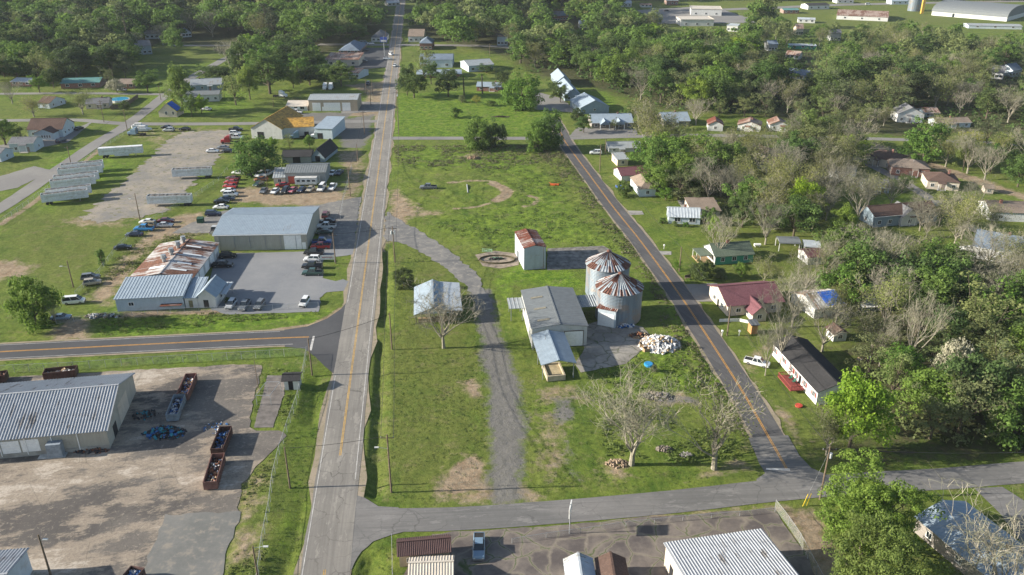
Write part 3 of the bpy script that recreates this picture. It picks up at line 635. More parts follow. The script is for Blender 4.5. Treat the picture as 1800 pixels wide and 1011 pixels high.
def building(name, label, short, fl=None, fr=None, top=None, back=None, D=None, h=None, rise=1.5, ridge='x', kind='gable', wall='white', roof='metal_light',
             o=.35, rib=0.0, ribh=.05, feats=(), autowin=True, open_=False, cat=None, world=None, post=None, clear=True, zb=0.0):
    if world is None:
        A = P(*fl); B = P(*fr)
        if h is None: h = height_at(A, top)
        d = (B - A); W = d.length; rz = math.atan2(d.y, d.x); d.normalize(); n = Vector((-d.y, d.x, 0))
        if D is None: D = abs((P(back[0], back[1], h) - A).dot(n))
    else: A, rz, W, D, h = world; A = Vector((*A[:2], 0)); d = Vector((math.cos(rz), math.sin(rz), 0)); n = Vector((-d.y, d.x, 0))
    D = max(2.0, min(D, 60)); root = empty(name, (A.x, A.y, 0), rz); tag(root, label, cat or 'building')
    wm = WALL[wall]() if isinstance(wall, str) else wall
    axis = 'y' if (ridge == 'x') else 'x'
    if kind in ('mono',): axis = 'y'
    rm = ROOF[roof]('x' if axis == 'x' else 'y') if isinstance(roof, str) else roof
    if rib == 0 and isinstance(roof, str) and ('metal' in roof or 'rust' in roof or roof == 'teal'): rib = 1.0 if A.y < 330 else 0
    far_ = A.y > 420
    mb = MB()
    if not open_:
        if kind == 'gable' and ridge == 'x':
            v = [(0,0,zb),(W,0,zb),(W,D,zb),(0,D,zb),(0,0,h),(W,0,h),(W,D,h),(0,D,h),(0,D/2,h+rise),(W,D/2,h+rise)]
            f = [(0,1,5,4),(1,2,6,9,5),(2,3,7,6),(3,0,4,8,7),(0,3,2,1)]
        elif kind == 'gable':
            v = [(0,0,zb),(W,0,zb),(W,D,zb),(0,D,zb),(0,0,h),(W,0,h),(W,D,h),(0,D,h),(W/2,0,h+rise),(W/2,D,h+rise)]
            f = [(0,1,5,8,4),(1,2,6,5),(2,3,7,9,6),(3,0,4,7),(0,3,2,1)]
        elif kind == 'mono':
            v = [(0,0,zb),(W,0,zb),(W,D,zb),(0,D,zb),(0,0,h),(W,0,h),(W,D,h+rise),(0,D,h+rise)]; f = [(0,1,5,4),(1,2,6,5),(2,3,7,6),(3,0,4,7),(0,3,2,1)]
        else:
            v = [(0,0,zb),(W,0,zb),(W,D,zb),(0,D,zb),(0,0,h),(W,0,h),(W,D,h),(0,D,h)]; f = [(0,1,5,4),(1,2,6,5),(2,3,7,6),(3,0,4,7),(0,3,2,1),(4,5,6,7)]
        mb.add(v, f); mb.build('wall', wm, root)
    else:
        q = MB(); nx = max(2, int(W/4)+1)
        for i in range(nx):
            for y in ((.15, D-.15) if D < 9 else (.15, D/2, D-.15)):
                x = .15 + (W-.3)*i/(nx-1); q = MB().box(x-.09, x+.09, y-.09, y+.09, 0, h + (rise*y/D if kind == 'mono' else 0) - .02); q.build('post', post or WOODP, root)
    roof_mesh(MB(), W, D, h, rise, ridge, kind, o, rib=rib, ribh=ribh)
    mb = roof_mesh(MB(), W, D, h, rise, ridge, kind, o, rib=rib, ribh=ribh); mb.build('roof', rm, root)
    for ft in feats:
        k = ft[0]
        if k == 'win': window(root, ft[1], ft[2]*(W if ft[1] in 'FB' else D), ft[3], ft[4], ft[5], W, D, shutters=ft[6] if len(ft) > 6 else None)
        elif k == 'door': window(root, ft[1], ft[2]*(W if ft[1] in 'FB' else D), ft[4]/2+.05, ft[3], ft[4], W, D, kind='door', mat=ft[5] if len(ft) > 5 else TRIM)
        elif k == 'roll': window(root, ft[1], ft[2]*(W if ft[1] in 'FB' else D), ft[4]/2+.05 + (ft[5] if len(ft) > 5 else 0), ft[3], ft[4], W, D, kind='roller_door', mat=ft[6] if len(ft) > 6 else TRIM)
        elif k == 'chim': MB().box(ft[1]*W-.4, ft[1]*W+.4, ft[2]*D-.4, ft[2]*D+.4, h, h+rise+.9).build('chimney', WALL['brick'](), root)
        elif k == 'patch':   # tarpaulin or metal patch lying on front slope (gable x) or left slope (gable y)
            x0, x1, f0, f1, m = ft[1:]
            if ridge == 'x' and kind == 'gable':
                sg = ft[0]; p = lambda x, f: (x*W, f*D/2, h + .02 + rise*f + .19)
                a = [p(x0,f0), p(x1,f0), p(x1,f1), p(x0,f1)]
            else: p = lambda x, f: (f*W/2, x*D, h + .02 + rise*f + .19); a = [p(x1,f0), p(x0,f0), p(x0,f1), p(x1,f1)]
            b = [(x, y, z+.04) for x, y, z in a]; MB().add(a+b, [(0,3,2,1),(4,5,6,7),(0,1,5,4),(1,2,6,5),(2,3,7,6),(3,0,4,7)]).build('roof_patch', m, root)
    if autowin and not open_ and not feats:
        zc = min(1.6, h*.55); nw = max(1, int(W/3.6))
        for i in range(nw):
            if i == nw//2 and nw > 1: window(root, 'F', W*(i+.5)/nw, 1.1, 1.0, 2.1, W, D, kind='door', mat=m_plain('door_dull', (.25,.2,.17)))
            else: window(root, 'F', W*(i+.5)/nw, zc, 1.1, min(1.2, h*.45), W, D)
        if A.y < 520 and W > 7 and kind in ('gable', 'hip'):
            hs = random.Random(int(A.x*3+A.y)); px_ = W*hs.uniform(.25,.6); pw = hs.uniform(2.2,3.6)
            MB().add([(px_,-1.9,h*.82),(px_+pw,-1.9,h*.82),(px_+pw,-.02,h*.93),(px_,-.02,h*.93),(px_,-1.9,h*.82+.1),(px_+pw,-1.9,h*.82+.1),(px_+pw,-.02,h*.93+.1),(px_,-.02,h*.93+.1)], [(0,3,2,1),(4,5,6,7),(0,1,5,4),(1,2,6,5),(3,0,4,7)]).build('porch_roof', rm, root)
            for q_ in (px_+.1, px_+pw-.22): MB().box(q_, q_+.12, -1.8, -1.68, .15, h*.82).build('porch_post', TRIM, root)
            MB().box(px_, px_+pw, -1.9, -.02, 0, .15).build('porch_step', CONC, root)
            if hs.random() < .55: cx_ = W*hs.uniform(.2,.8); MB().box(cx_-.35, cx_+.35, D*.5-.3, D*.5+.3, h+rise*.7, h+rise+.8).build('chimney', WALL['brick'](), root)
            else: cx_ = W*hs.uniform(.2,.8); MB().tube((cx_,D*.35,h+rise*.5),(cx_,D*.35,h+rise*.7+.7),.09,n=6).build('vent_pipe', STEEL, root)
            if kind == 'gable' and ridge == 'x' and not far_: MB().box(-.3, W+.3, -.52, -.38, h-.18, h-.05).build('gutter', TRIM, root)
        for fc in 'LR':
            for i in range(max(1, int(D/5))): window(root, fc, D*(i+.5)/max(1, int(D/5)), zc, 1.0, min(1.1, h*.42), W, D)
    if short: LAND.append((short, *(A + d*W/2 + n*D/2)[:2]))
    cs_ = [A + d*a + n*b for a in (0, W) for b in (0, D)]; RECTS.append(np.array([[*(A - d*2 - n*2)[:2]], [*(A + d*(W+2) - n*2)[:2]], [*(A + d*(W+2) + n*(D+2))[:2]], [*(A - d*2 + n*(D+2))[:2]]]))
    if clear:
        pj = [proj(c.x, c.y, z) for c in cs_ for z in (0, h)]; BBOX.append((min(p[0] for p in pj), max(p[0] for p in pj), min(p[1] for p in pj), max(p[1] for p in pj), A.y))
    root['dims'] = [W, D, h]
    return root
def dims(r): d = r['dims']; return d[0], d[1], d[2]
# ---- left commercial strip
r = building('metal_warehouse', 'beige metal warehouse with pale blue ribbed roof beside the grey parking lot', 'the beige warehouse', (380,441),(541,438),413,(554,364), rise=1.9, wall='beige', roof='metal_blue', rib=.5, ribh=.04,
  feats=[('roll','F',.845,5.2,4.6),('door','F',.965,1.1,2.2)])
W_,D_,h_ = dims(r)
for i in range(6):
    x = W_*(i+.5)/6 - 1; MB().box(x-.06,x+.06,-.16,-.02,0,h_-.1).build('downpipe', STEEL, r)
MB().box(-.3, W_+.3, -.55, -.38, h_-.2, h_-.02).build('gutter', TRIM, r)
r = building('rusty_workshop', 'long workshop with rusty corrugated roof and row of roof ventilators', 'the rusty workshop', (232,511),(342,509),490,(376,428), rise=1.4, ridge='y', wall='dirty', roof='rust_heavy', rib=.8,
  feats=[('roll','R',.12,3.4,2.9),('roll','R',.3,3.4,2.9),('roll','R',.5,3.4,2.9),('roll','R',.7,3.4,2.9),('roll','R',.9,3.4,2.9),
   ('patch',.16,.22,.45,.95,TRIM)])
W_,D_,h_ = dims(r); GV = m_plain('vent_metal', (.34,.36,.37), .5, .3, metal=.4)
for k, (fx, fy) in enumerate(((.40,.34),(.43,.53),(.44,.74),(.46,.9))):
    x, y = fx*W_, fy*D_; z = h_ + 1.2
    v = MB(); v.tube((x,y,z-.4),(x,y,z+1.2),.55,.5,10); v.tube((x,y,z+1.3),(x,y,z+2.2),.72,.72,12); v.tube((x,y,z+1.15),(x,y,z+1.3),.9,.9,12); v.build('roof_ventilator', GV, r)
for k, (a, b, c_) in enumerate(((.55,.8,.78),(.6,.9,.55),(.62,.85,.3),(.6,.85,.12))):
    x0, x1 = a*W_, b*W_; y = c_*D_; zz = lambda x: h_ + .02 + 1.4*(W_-x)/(W_/2) + .20
    p = [(x0,y,zz(x0)),(x1,y,zz(x1)),(x1,y+.9,zz(x1)),(x0,y+.9,zz(x0))]; MB().add(p + [(x,y_,z_+.05) for x,y_,z_ in p], [(0,3,2,1),(4,5,6,7),(0,1,5,4),(1,2,6,5),(2,3,7,6),(3,0,4,7)]).build('skylight', TRIM, r)
r = building('metal_front_building', 'low white block building with grey ribbed roof facing the side road', 'the white roadside block building', (207,548),(325,542),526,(338,490), rise=1.1, kind='mono', wall='paleblue', roof='metal_blue', rib=.8,
  feats=[('win','F',.22,2.0,1.2,.9)])
W_,D_,h_ = dims(r); MB().box(W_*.66,W_*.98,-1.5,-.05,1.5,1.62).build('rusty_awning', ROOF['rust']('x'), r)
r = building('workshop_office', 'small white office with steep blue metal gable roof at the parking lot corner', 'the small blue-roofed office', (350,541),(381,541),521,(392,497), rise=2.0, ridge='y', wall='white', roof='metal_blue', feats=[('door','F',.45,1.3,2.2,GLASS),('win','R',.5,1.5,1.2,1.0),('win','R',.8,1.5,1.2,1.0)])
r = building('link_building', 'narrow lean-to with blue metal roof joined to the small office', None, (327,541.5),(349.5,541),524,(346,496), rise=1.2, kind='mono', wall='white', roof='metal_blue', feats=[('door','F',.45,1.0,2.1,m_plain('olive_door',(.2,.18,.1)))])
building('lean_to_shelter', 'small pale blue shade roof on posts beside the office', None, (384,531),(398,531),517,D=6, rise=.5, kind='mono', roof='metal_white', open_=True, post=STEEL, cat='shelter')
# ---- tarp-covered complex
r = building('tarped_warehouse', 'old white warehouse with an orange tarpaulin over its gable roof', 'the orange tarpaulin warehouse', (443,243),(497,245),225,(560,206), D=26, rise=4.2, ridge='y', wall='dirty', roof='orange_tarp', feats=[('door','F',.3,3,3,DARK)])
r = building('tarped_wing', 'low white wing with an orange tarpaulin roof between two gabled blocks', 'the tarpaulin wing', (499,243),(553,240),225,(560,206), rise=2.2, ridge='x', wall='dirty', roof='orange_tarp', feats=[('door','F',.75,2,2.4,DARK)])
r = building('end_block', 'square stained block with pale metal roof at the end of the tarpaulin wing', 'the pale end block', (554,244),(585,245),226,(590,209), rise=1.0, kind='mono', wall='paleblue', roof='metal_blue', feats=[('door','F',.3,2.4,2.6,DARK)])
r = building('garage', 'tan garage with four tall white roller doors and ribbed metal roof', 'the four-door garage', (544,195.5),(629,195),176,(629,165), rise=1.2, wall='tan', roof='metal_light', rib=1.1, feats=[('roll','F',.155,4.2,4.2),('door','F',.29,1.1,2.2),('roll','F',.39,4.2,4.2),('roll','F',.56,4.2,4.2),('roll','F',.77,4.2,4.2)])
r = building('office', 'small white office joined to the left side of the four-door garage', 'the garage office', (504,195),(541,195),187,(541,178), rise=1.6, wall='white', roof='metal_tan', feats=[('win','F',.45,1.6,1.6,1.2),('win','F',.75,1.6,2.0,1.4),('door','F',.58,1.0,2.1)])
r = building('junkyard_shop', 'weathered metal shop with grey ribbed roof among the junked cars', 'the junkyard shop', (503,323),(573,322),304,(572,287), rise=1.3, wall='grey', roof='metal_grey', rib=.9, feats=[('door','F',.2,4,2.8,m_plain('red_sheet',(.30,.06,.04))),('roll','F',.75,3.4,3.0,0,WALL['dirty']())])
r = building('junkyard_lean_to', 'low shed with pale metal roof against the junkyard shop', None, (482,324),(502.5,323),313,(500,299), rise=.9, kind='mono', wall='cream', roof='metal_light')
r = building('derelict_shed', 'vine covered shed with sagging black roof behind the junkyard shop', 'the derelict black-roofed shed', (497,287),(547,286),276,(547,264), rise=1.4, wall='grey', roof='black', feats=[('door','F',.5,3,2.4,DARK)])
r = building('derelict_gable', 'black gabled shed end beside the vine covered shed', None, (547,284),(571,285),276,D=16, rise=3.4, ridge='y', wall='bluegrey', roof='black', feats=[('door','F',.5,2,2.4,DARK)])
# ---- waste yard warehouse bottom left
r = building('long_warehouse', 'long cream warehouse with wide corrugated roof in the waste yard', 'the waste yard warehouse', (-160,821),(194,788),787,(252,656), rise=3.5, wall='beige', roof='metal_stripe', rib=.56, ribh=.10, o=.5,
  feats=[('roll','F',.512,3.2,2.7,.9),('roll','F',.61,3.2,2.7,.9),('door','R',.22,2.2,2.6,DARK),('roll','R',.55,6.5,4.2,0,WALL['cream']())])
W_,D_,h_ = dims(r)
MB().box(W_*.70,W_*.70+2.6,-1.6,-.02,0,3.0).build('air_unit', m_plain('blue_grey_unit',(.24,.28,.32)), r)
for k in range(5): x = W_*(.33+.13*k); MB().box(x-.07,x+.07,-.2,-.02,.4,h_-.15).build('downpipe', TRIM, r)
MB().box(-.3, W_+.02, -.12, -.004, 0, .85).build('plinth', CONC, r)
r = building('guard_hut', 'tiny white guard hut with dark roof beside the chain link fence', 'the guard hut', (501,686),(526,685),668,D=2.8, rise=.5, wall='white', roof='black', o=.5, feats=[('door','F',.45,1.0,2.1,DARK)], cat='hut')
r = building('corner_workshop', 'ribbed roof workshop cut off by the bottom left corner of the photo', None, world=(tuple((P(75,968,4.2)+Vector((-24.5,-17,0)))[:2]), R(8), 24, 14, 4.2), rise=1.6, wall='paleblue', roof='metal_stripe', rib=.5, ribh=.09, ridge='x', feats=[('win','R',.4,2,1.2,1)])
# ---- sheds bottom centre
r = building('garden_shed', 'tan shed with maroon metal roof, two windows and white double door', 'the maroon-roofed shed', (703,997),(791,989),975,D=3.4, rise=1.0, wall='tan', roof='maroon_metal', rib=.3, ribh=.05, feats=[('win','F',.2,1.3,.75,.8),('win','F',.8,1.3,.75,.8),('door','F',.5,1.9,1.9,TRIM)], cat='shed')
W_,D_,h_ = dims(r); m_x = WALL['tan']()
for s in (-.48, .48):
    for a in (-1, 1): MB().obox((W_*.5+s, -.085, 1.0), .09, .04, 2.0, 0, 0).build('door_brace', m_x, r).rotation_euler = (0, 0, 0)
r = building('beige_shed', 'shed with pale beige metal roof in front of the tan shed', None, world=((*P(722,1032)[:2],), R(3), 6.4, 3.8, 2.2), rise=.8, wall='tan', roof='metal_tan', rib=.45, ribh=.05, cat='shed')
r = building('white_roof_shed', 'small shed with white metal roof on the cracked lot', None, world=((*P(999,1046)[:2],), R(2), 3.9, 5.0, 2.3), rise=1.1, ridge='y', wall='white', roof='metal_white', cat='shed')
r = building('brown_roof_shed', 'small shed with brown roof on the cracked lot', None, world=((*P(1055,1045)[:2],), R(1), 4.1, 5.0, 2.3), rise=1.1, ridge='y', wall='brick', roof='brown', cat='shed')
hb = 4.4; BL = P(1171,957,hb); BR = P(1337,933,hb); dd = (BR-BL).normalized(); nn = Vector((dd.y,-dd.x,0)); A_ = BL + nn*24
r = building('corrugated_warehouse', 'cream warehouse with dirty white corrugated roof at the bottom edge', 'the bottom corrugated warehouse', world=(tuple(A_[:2]), math.atan2(dd.y,dd.x), (BR-BL).length, 24, hb), rise=1.3, ridge='x', wall='cream', roof='metal_stripe', rib=.5, ribh=.075, feats=[('door','L',.12,1.3,2.4,DARK),('door','L',.35,1.3,2.4,DARK),('win','L',.24,1.8,1,1)])
hb = 3.0; BL = P(1612,909,hb); nn = (P(1735,1011,hb)-BL).normalized(); dd = Vector((-nn.y,nn.x,0)); BR = BL + dd*10.5; A_ = BL + nn*24
r = building('blue_roof_hall', 'hall with shiny blue metal roof under bare branches in the bottom right corner', 'the shiny blue-roofed hall', world=(tuple(A_[:2]), math.atan2(dd.y,dd.x), 10.5, 24, hb), rise=1.7, ridge='y', wall='greybrick', roof='metal_blue', rib=.9)
# ---- mill site
r = building('open_shed', 'open sided shed with two-tone metal roof beside the gravel drive', 'the open shed', (731,570),(795,567),553,(788,503), rise=1.9, ridge='y', roof='metal_blue', rib=.9, open_=True, cat='shed')
W_,D_,h_ = dims(r); rm = ROOF['metal_white']('x')
mb = MB(); mb.add([(W_*.72,-.5,h_+1.13),(W_+2.6,-.5,h_+.55),(W_+2.6,D_+.5,h_+.55),(W_*.72,D_+.5,h_+1.13)], [(0,1,2,3)]); mb.add([(W_*.72,-.5,h_+1.25),(W_+2.6,-.5,h_+.67),(W_+2.6,D_+.5,h_+.67),(W_*.72,D_+.5,h_+1.25)], [(0,1,2,3)]); mb.build('lean_to_roof', rm, r)
MB().add([(0,.05,h_),(W_,.05,h_),(W_/2,.05,h_+1.85)], [(0,1,2)]).add([(0,.12,h_),(W_,.12,h_),(W_/2,.12,h_+1.85)], [(0,2,1)]).build('gable_panel', WALL['green']() if False else WALL['galv'](), r)
MB().box(.2,W_-.2,D_-.3,D_-.1,0,h_-.05).build('back_wall', WALL['grey'](), r)
for i in range(7): MB().obox((1.2+i*(W_-2)/7, 1.2, .55), 1.2, .9, 1.1, .1*i).build('lumber_stack', WOOD, r)
r = building('mill_building', 'metal mill building with dark grey roof and one large white roller door', 'the mill building', (935,612),(1031,607),578,(1010,507), rise=.8, ridge='y', wall='dirty', roof='metal_grey', rib=0, o=.25, feats=[('patch',.13,.17,.25,.7,m_plain('faded_skylight',(.22,.20,.15))),('patch',.42,.46,.25,.7,m_plain('faded_skylight',(.22,.20,.15))),('patch',.72,.76,.25,.7,m_plain('faded_skylight',(.22,.20,.15))),('roll','F',.76,4.4,3.9),('win','F',.2,2.2,1,1)])
W_,D_,h_ = dims(r); rz_ = r.rotation_euler.z; O_ = Vector(r.location)
MB().box(W_*.76-2.35,W_*.76-2.2,-.10,-.01,0,4.2).box(W_*.76+2.2,W_*.76+2.35,-.10,-.01,0,4.2).box(W_*.76-2.2,W_*.76+2.2,-.10,-.01,4.0,4.2).build('door_frame', m_plain('brown_frame',(.12,.09,.06)), r)
def local(W__, x, y): c_, s_ = math.cos(rz_), math.sin(rz_); return (O_.x + x*c_ - y*s_, O_.y + x*s_ + y*c_)
building('side_awning', 'grey metal awning on posts against the far left side of the mill building', None, world=(local(0,-3.6,D_*.68), rz_, 3.2, D_*.26, 3.6), rise=.01, kind='mono', roof='metal_light', open_=True, post=STEEL, cat='awning')
building('bridge_roof', 'corrugated cover roof linking the mill building to the silos', None, world=(local(0,W_+.3,D_*.60), rz_, 6.4, 6.0, 4.0), rise=.02, kind='mono', roof='metal_light', rib=.6, ribh=.12, open_=True, post=STEEL, cat='awning')
cp = building('carport', 'corrugated gable carport on steel posts in front of the mill building', 'the corrugated carport', (953,668),(1009,664),641,(990,586), rise=.9, ridge='y', roof='metal_blue', rib=.5, ribh=.08, open_=True, post=STEEL, cat='carport')
def tank():
    a = P(962,671); b = P(994,668); d = b-a; L = d.length; rz = math.atan2(d.y,d.x); t = empty('loading_dock', a, rz); tag(t, 'tan concrete loading dock with a sunken pit half under the carport', 'loading dock')
    w = .35; MB().box(0,L,0,w,0,1.3).box(0,L,5.6,6,0,1.3).box(0,w,w,5.6,0,1.3).box(L-w,L,w,5.6,0,1.3).build('rim', BLOCK, t); MB().box(w,L-w,w,5.6,0,.9).build('deck', m_plain('dock_deck', (.40,.33,.21), .9, .3), t); MB().box(L*.3,L*.85,.8,1.1,.9,1.05).build('beam', DARK, t)
tank()
def silo(apex_px, eave_y, label):
    h, Rr = 8.6, 5.75; e = P(apex_px[0], eave_y, h); t = empty('grain_silo', (e.x, e.y, 0)); tag(t, label, 'silo', 'grain silos beside the mill')
    n = 48; mb = MB(); prof = []
    for k in range(0, 44):
        z = h*k/43; prof.append((Rr + (.07 if k % 2 else 0), z))
    rings = [[(r_*math.cos(2*math.pi*i/n), r_*math.sin(2*math.pi*i/n), z) for i in range(n)] for r_, z in prof]; mb.loft(rings)
    t_ = NT('galvanised_silo_wall') if 'silo' not in MATS else None
    if t_:
        sx = t_.n('SeparateXYZ'); t_.l(t_.coord(), sx.inputs[0]); a = t_.noise(t_.coord((1.2,1.2,.12)), 1, 6, .7); b = t_.noise(t_.coord(), .3, 4)
        col = t_.mix(t_.ramp(a,.35,.65),(.125,.16,.195),(.20,.24,.275)); col = t_.mix(t_.math('MULTIPLY', t_.ramp(b,.5,.62), .55), col, (.27,.19,.13)); t_.base(col); MATS['silo'] = t_.set(.5,.25,.4)
    mb.build('silo_wall', MATS['silo'], t)
    rise = 3.3; m = 46
    RM = ROOF['rust_mix']('y'); ms = [m_plain('rust_panel', (.15,.07,.05), .85, .5, 1.2), m_plain('clean_panel', (.34,.37,.39), .5, .3, .8)]; mb = MB(); rs = random.Random(int(e.y))
    for i in range(m):
        a0, a1 = 2*math.pi*i/m, 2*math.pi*(i+1)/m; am = (a0+a1)/2; R2 = Rr+.35; q = .45
        for f0, f1 in ((0, .3),(.3, .6),(.6, 1)):
            side = math.cos(am - math.pi)   # weather side
            mi = (i + (rs.random() < .3)) % 2 if f0 < .5 else (0 if rs.random() < .6 else 1)
            def pt(a, f, up=0): r_ = R2 + (q - R2)*f; return (r_*math.cos(a), r_*math.sin(a), h + .03 + rise*f + up)
            mb.add([pt(a0,f0), pt(a1,f0), pt(a1,f1), pt(a0,f1)], [(0,1,2,3)], mi)
            w = .035; mb.add([pt(a0-w*.4,f0,.02), pt(a0,f0,.16), pt(a0+w*.4,f0,.02), pt(a0-w*.4*(1+2*f1),f1,.02), pt(a0,f1,.16), pt(a0+w*.4*(1+2*f1),f1,.02)], [(0,1,4,3),(1,2,5,4)], mi)
    mb.add([((Rr+.35)*math.cos(2*math.pi*i/m), (Rr+.35)*math.sin(2*math.pi*i/m), h) for i in range(m)], [tuple(range(m))[::-1]], 1)
    mb.build('conical_roof', ms, t)
    MB().tube((0,0,h+rise-.1),(0,0,h+rise+.35),.55,.5,12).tube((0,0,h+rise+.35),(0,0,h+rise+.7),.6,.1,12).build('roof_cap', ms[0], t)
    ld = MB()
    for s in (-.2,.2): ld.tube((Rr*math.cos(3.6)+.15*math.cos(3.6)+s*math.sin(3.6), Rr*math.sin(3.6)+.15*math.sin(3.6)-s*math.cos(3.6),0),(Rr*math.cos(3.6)+.15*math.cos(3.6)+s*math.sin(3.6), Rr*math.sin(3.6)+.15*math.sin(3.6)-s*math.cos(3.6),h),.03,n=4)
    ld.build('ladder', STEEL, t)
    RECTS.append(np.array([[e.x-7,e.y-7],[e.x+7,e.y-7],[e.x+7,e.y+7],[e.x-7,e.y+7]])); pj=[proj(e.x+a,e.y,z) for a in (-6,6) for z in (0,h+3)]; BBOX.append((min(p[0] for p in pj),max(p[0] for p in pj),min(p[1] for p in pj),max(p[1] for p in pj),e.y))
    return t
silo((1089,500), 503, 'front grain silo with corrugated steel wall and rust streaked cone roof, nearest the rubble')
silo((1069,440), 463, 'rear grain silo with rusty cone roof, partly behind the other silo'); LAND.append(('the grain silos', 27, 195))
a_ = P(1051,577); b_ = P(1082,575)
r = building('silo_porch', 'white panelled porch with rusty roof built against the front silo', None, (1050,571),(1081,577),541,D=2.6, rise=.25, kind='mono', wall='paleblue', roof='rust', rib=.5, feats=[('roll','F',.47,4.2,3.5)], cat='porch')
r = building('tower_shed', 'tall narrow metal shed with rusty roof on the bare slab', 'the tall rusty-roofed shed', (921,475),(959,472),437,(947,405), rise=.7, ridge='y', wall='galv', roof='rust', rib=.5, o=.15, feats=[('door','L',.35,1.6,2.4,DARK),('door','F',.5,.04,6.2,STEEL)])
# ---- houses right of the county road
SH = m_plain('red_shutter', (.22,.05,.04))
r = building('green_cottage', 'sea green cottage with mossy grey-green roof and white front gable', 'the green cottage', (1256,466),(1323,461),451,D=8.5, rise=2.2, ridge='x', wall='green', roof='green', feats=[('win','F',.2,1.6,1,1.2),('win','F',.5,1.6,1.2,1.2),('win','F',.8,1.6,1,1.2),('door','L',.5,1,2,WHITE),('win','L',.8,1.6,1,1.2),('chim',.45,.5)])
W_,D_,h_ = dims(r); MB().add([(-.03,0,0),(-.03,D_,0),(-.03,D_,h_),(-.03,D_/2,h_+2.15),(-.03,0,h_)], [(0,4,3,2,1)]).build('gable_cladding', WALL['white'](), r)
pr = MB(); pr.box(-4.2,-.4,1.2,D_-1.2,h_-.25,h_-.05); pr.build('porch_roof', ROOF['green']('y'), r)
for y in (1.4, D_/2, D_-1.4): MB().box(-4.05,-3.9,y-.07,y+.07,0,h_-.26).build('porch_post', TRIM, r)
MB().box(-4.2,-.06,1.2,D_-1.2,.0,.35).build('porch_floor', WOOD, r)
r = building('white_cottage', 'pale blue-white cottage with worn white metal roof and flower bushes', 'the white-roofed cottage', (1175,393),(1230,395),381,D=9, rise=1.7, ridge='x', wall='paleblue', roof='metal_white', feats=[('win','F',.28,1.6,1.9,1.5),('win','F',.75,1.6,1.9,1.5),('door','L',.4,1,2.1,DARK),('win','L',.75,1.6,1,1.2),('chim',.55,.6)])
building('brown_roof_annex', 'low building with flat faded brown roof behind the white-roofed cottage', None, (1215,384),(1265,384),371,D=12, rise=.5, kind='mono', wall='cream', roof='tanbrown')
building('box_house', 'small box-shaped white house with flat metal roof near the county road', 'the white box house', (1085,292),(1104,291),281,D=8, rise=.5, kind='mono', wall='cream', roof='metal_light')
building('maroon_roof_cottage', 'white cottage with maroon metal roof beside the county road', 'the maroon-roofed cottage', (1092,319),(1136,316),309,D=9, rise=1.8, ridge='x', wall='white', roof='maroon', feats=[('win','F',.6,1.6,1.6,1),('win','L',.3,1.5,1,1),('win','L',.7,1.5,1,1)])
building('brown_roof_house', 'pale house with hipped brown roof half hidden by a bush', 'the brown hipped house', (1124,346),(1152,345),332,D=14, rise=2.2, kind='hip', wall='paleblue', roof='tanbrown')
building('long_white_house', 'long white house with grey roof near the top of the county road', 'the long white house', (1070,268),(1126,267),260,D=8, rise=1.5, ridge='x', wall='white', roof='metal_light')
r = building('maroon_roof_house', 'cream house with wide faded maroon roof beside the county road', 'the wide maroon-roofed house', (1278,556),(1372,548),536,D=12, rise=2.4, ridge='x', wall='cream', roof='maroon', o=.6, feats=[('win','L',.3,1.5,1.4,1.1),('win','L',.7,1.5,1.4,1.1),('door','L',.5,1,2,GLASS),('win','F',.2,1.5,1.2,1),('win','F',.6,1.5,1.2,1),('win','F',.85,1.5,1.2,1)])
building('maroon_wing', 'projecting gable wing of faded maroon roof in front of the wide maroon-roofed house', None, (1322,566),(1346,564),551,D=6, rise=1.7, ridge='y', wall='cream', roof='maroon', o=.5)
r = building('mobile_home', 'long white mobile home with charcoal shingle roof and red shutters', 'the black-roofed mobile home', (1357,624),(1434,712),696,(1476,657), h=3.3, rise=1.5, ridge='x', wall='white', roof='black', o=.35,
  feats=[('win','F',.06,1.9,1.0,1.2,SH),('win','F',.27,1.9,1.0,1.2,SH),('win','F',.45,1.9,1.0,1.2,SH),('win','F',.55,1.9,1.0,1.2,SH),('door','F',.64,1.0,2.5,DARK),('win','F',.74,1.9,1.0,1.2,SH),('win','F',.93,1.9,1.0,1.2,SH),('win','R',.5,1.9,1.2,1.2)])
W_,D_,h_ = dims(r); RED = m_plain('red_deck_paint', (.26,.06,.05), .7, .3); TEALC = m_plain('green_cushion', (.03,.12,.08))
rz_ = r.rotation_euler.z; O_ = Vector(r.location)
def at_home(x, y): c_, s_ = math.cos(rz_), math.sin(rz_); return (O_.x + x*c_ - y*s_, O_.y + x*s_ + y*c_, 0)
dk_ = empty('porch_deck', at_home(W_*.48, -3.4), rz_); tag(dk_, 'red painted wooden porch deck with railing and stairs at the mobile home', 'deck')
MB().box(0,6.2,0,3.2,.55,.72).build('deck_floor', RED, dk_)
for (x0,x1,y0,y1) in ((0,6.2,0,.12),(0,.12,.12,3.2),(6.08,6.2,.12,3.2)):
    q = MB().box(x0,x1,y0,y1,1.6,1.72); nx = int(max(x1-x0,y1-y0)/.35)
    for i in range(nx+1): f = i/nx; x = x0+(x1-x0-.06)*f if x1-x0>1 else (x0+x1)/2; y = y0+(y1-y0-.06)*f if y1-y0>1 else (y0+y1)/2; q.box(x-.03,x+.03,y-.03,y+.03,.72,1.6)
    q.build('railing', RED, dk_)
q = MB(); [q.box(-.3*(i+1),-.3*i,.6,2.2,0,.55-.14*i) for i in range(4)]; q.build('stairs', RED, dk_)
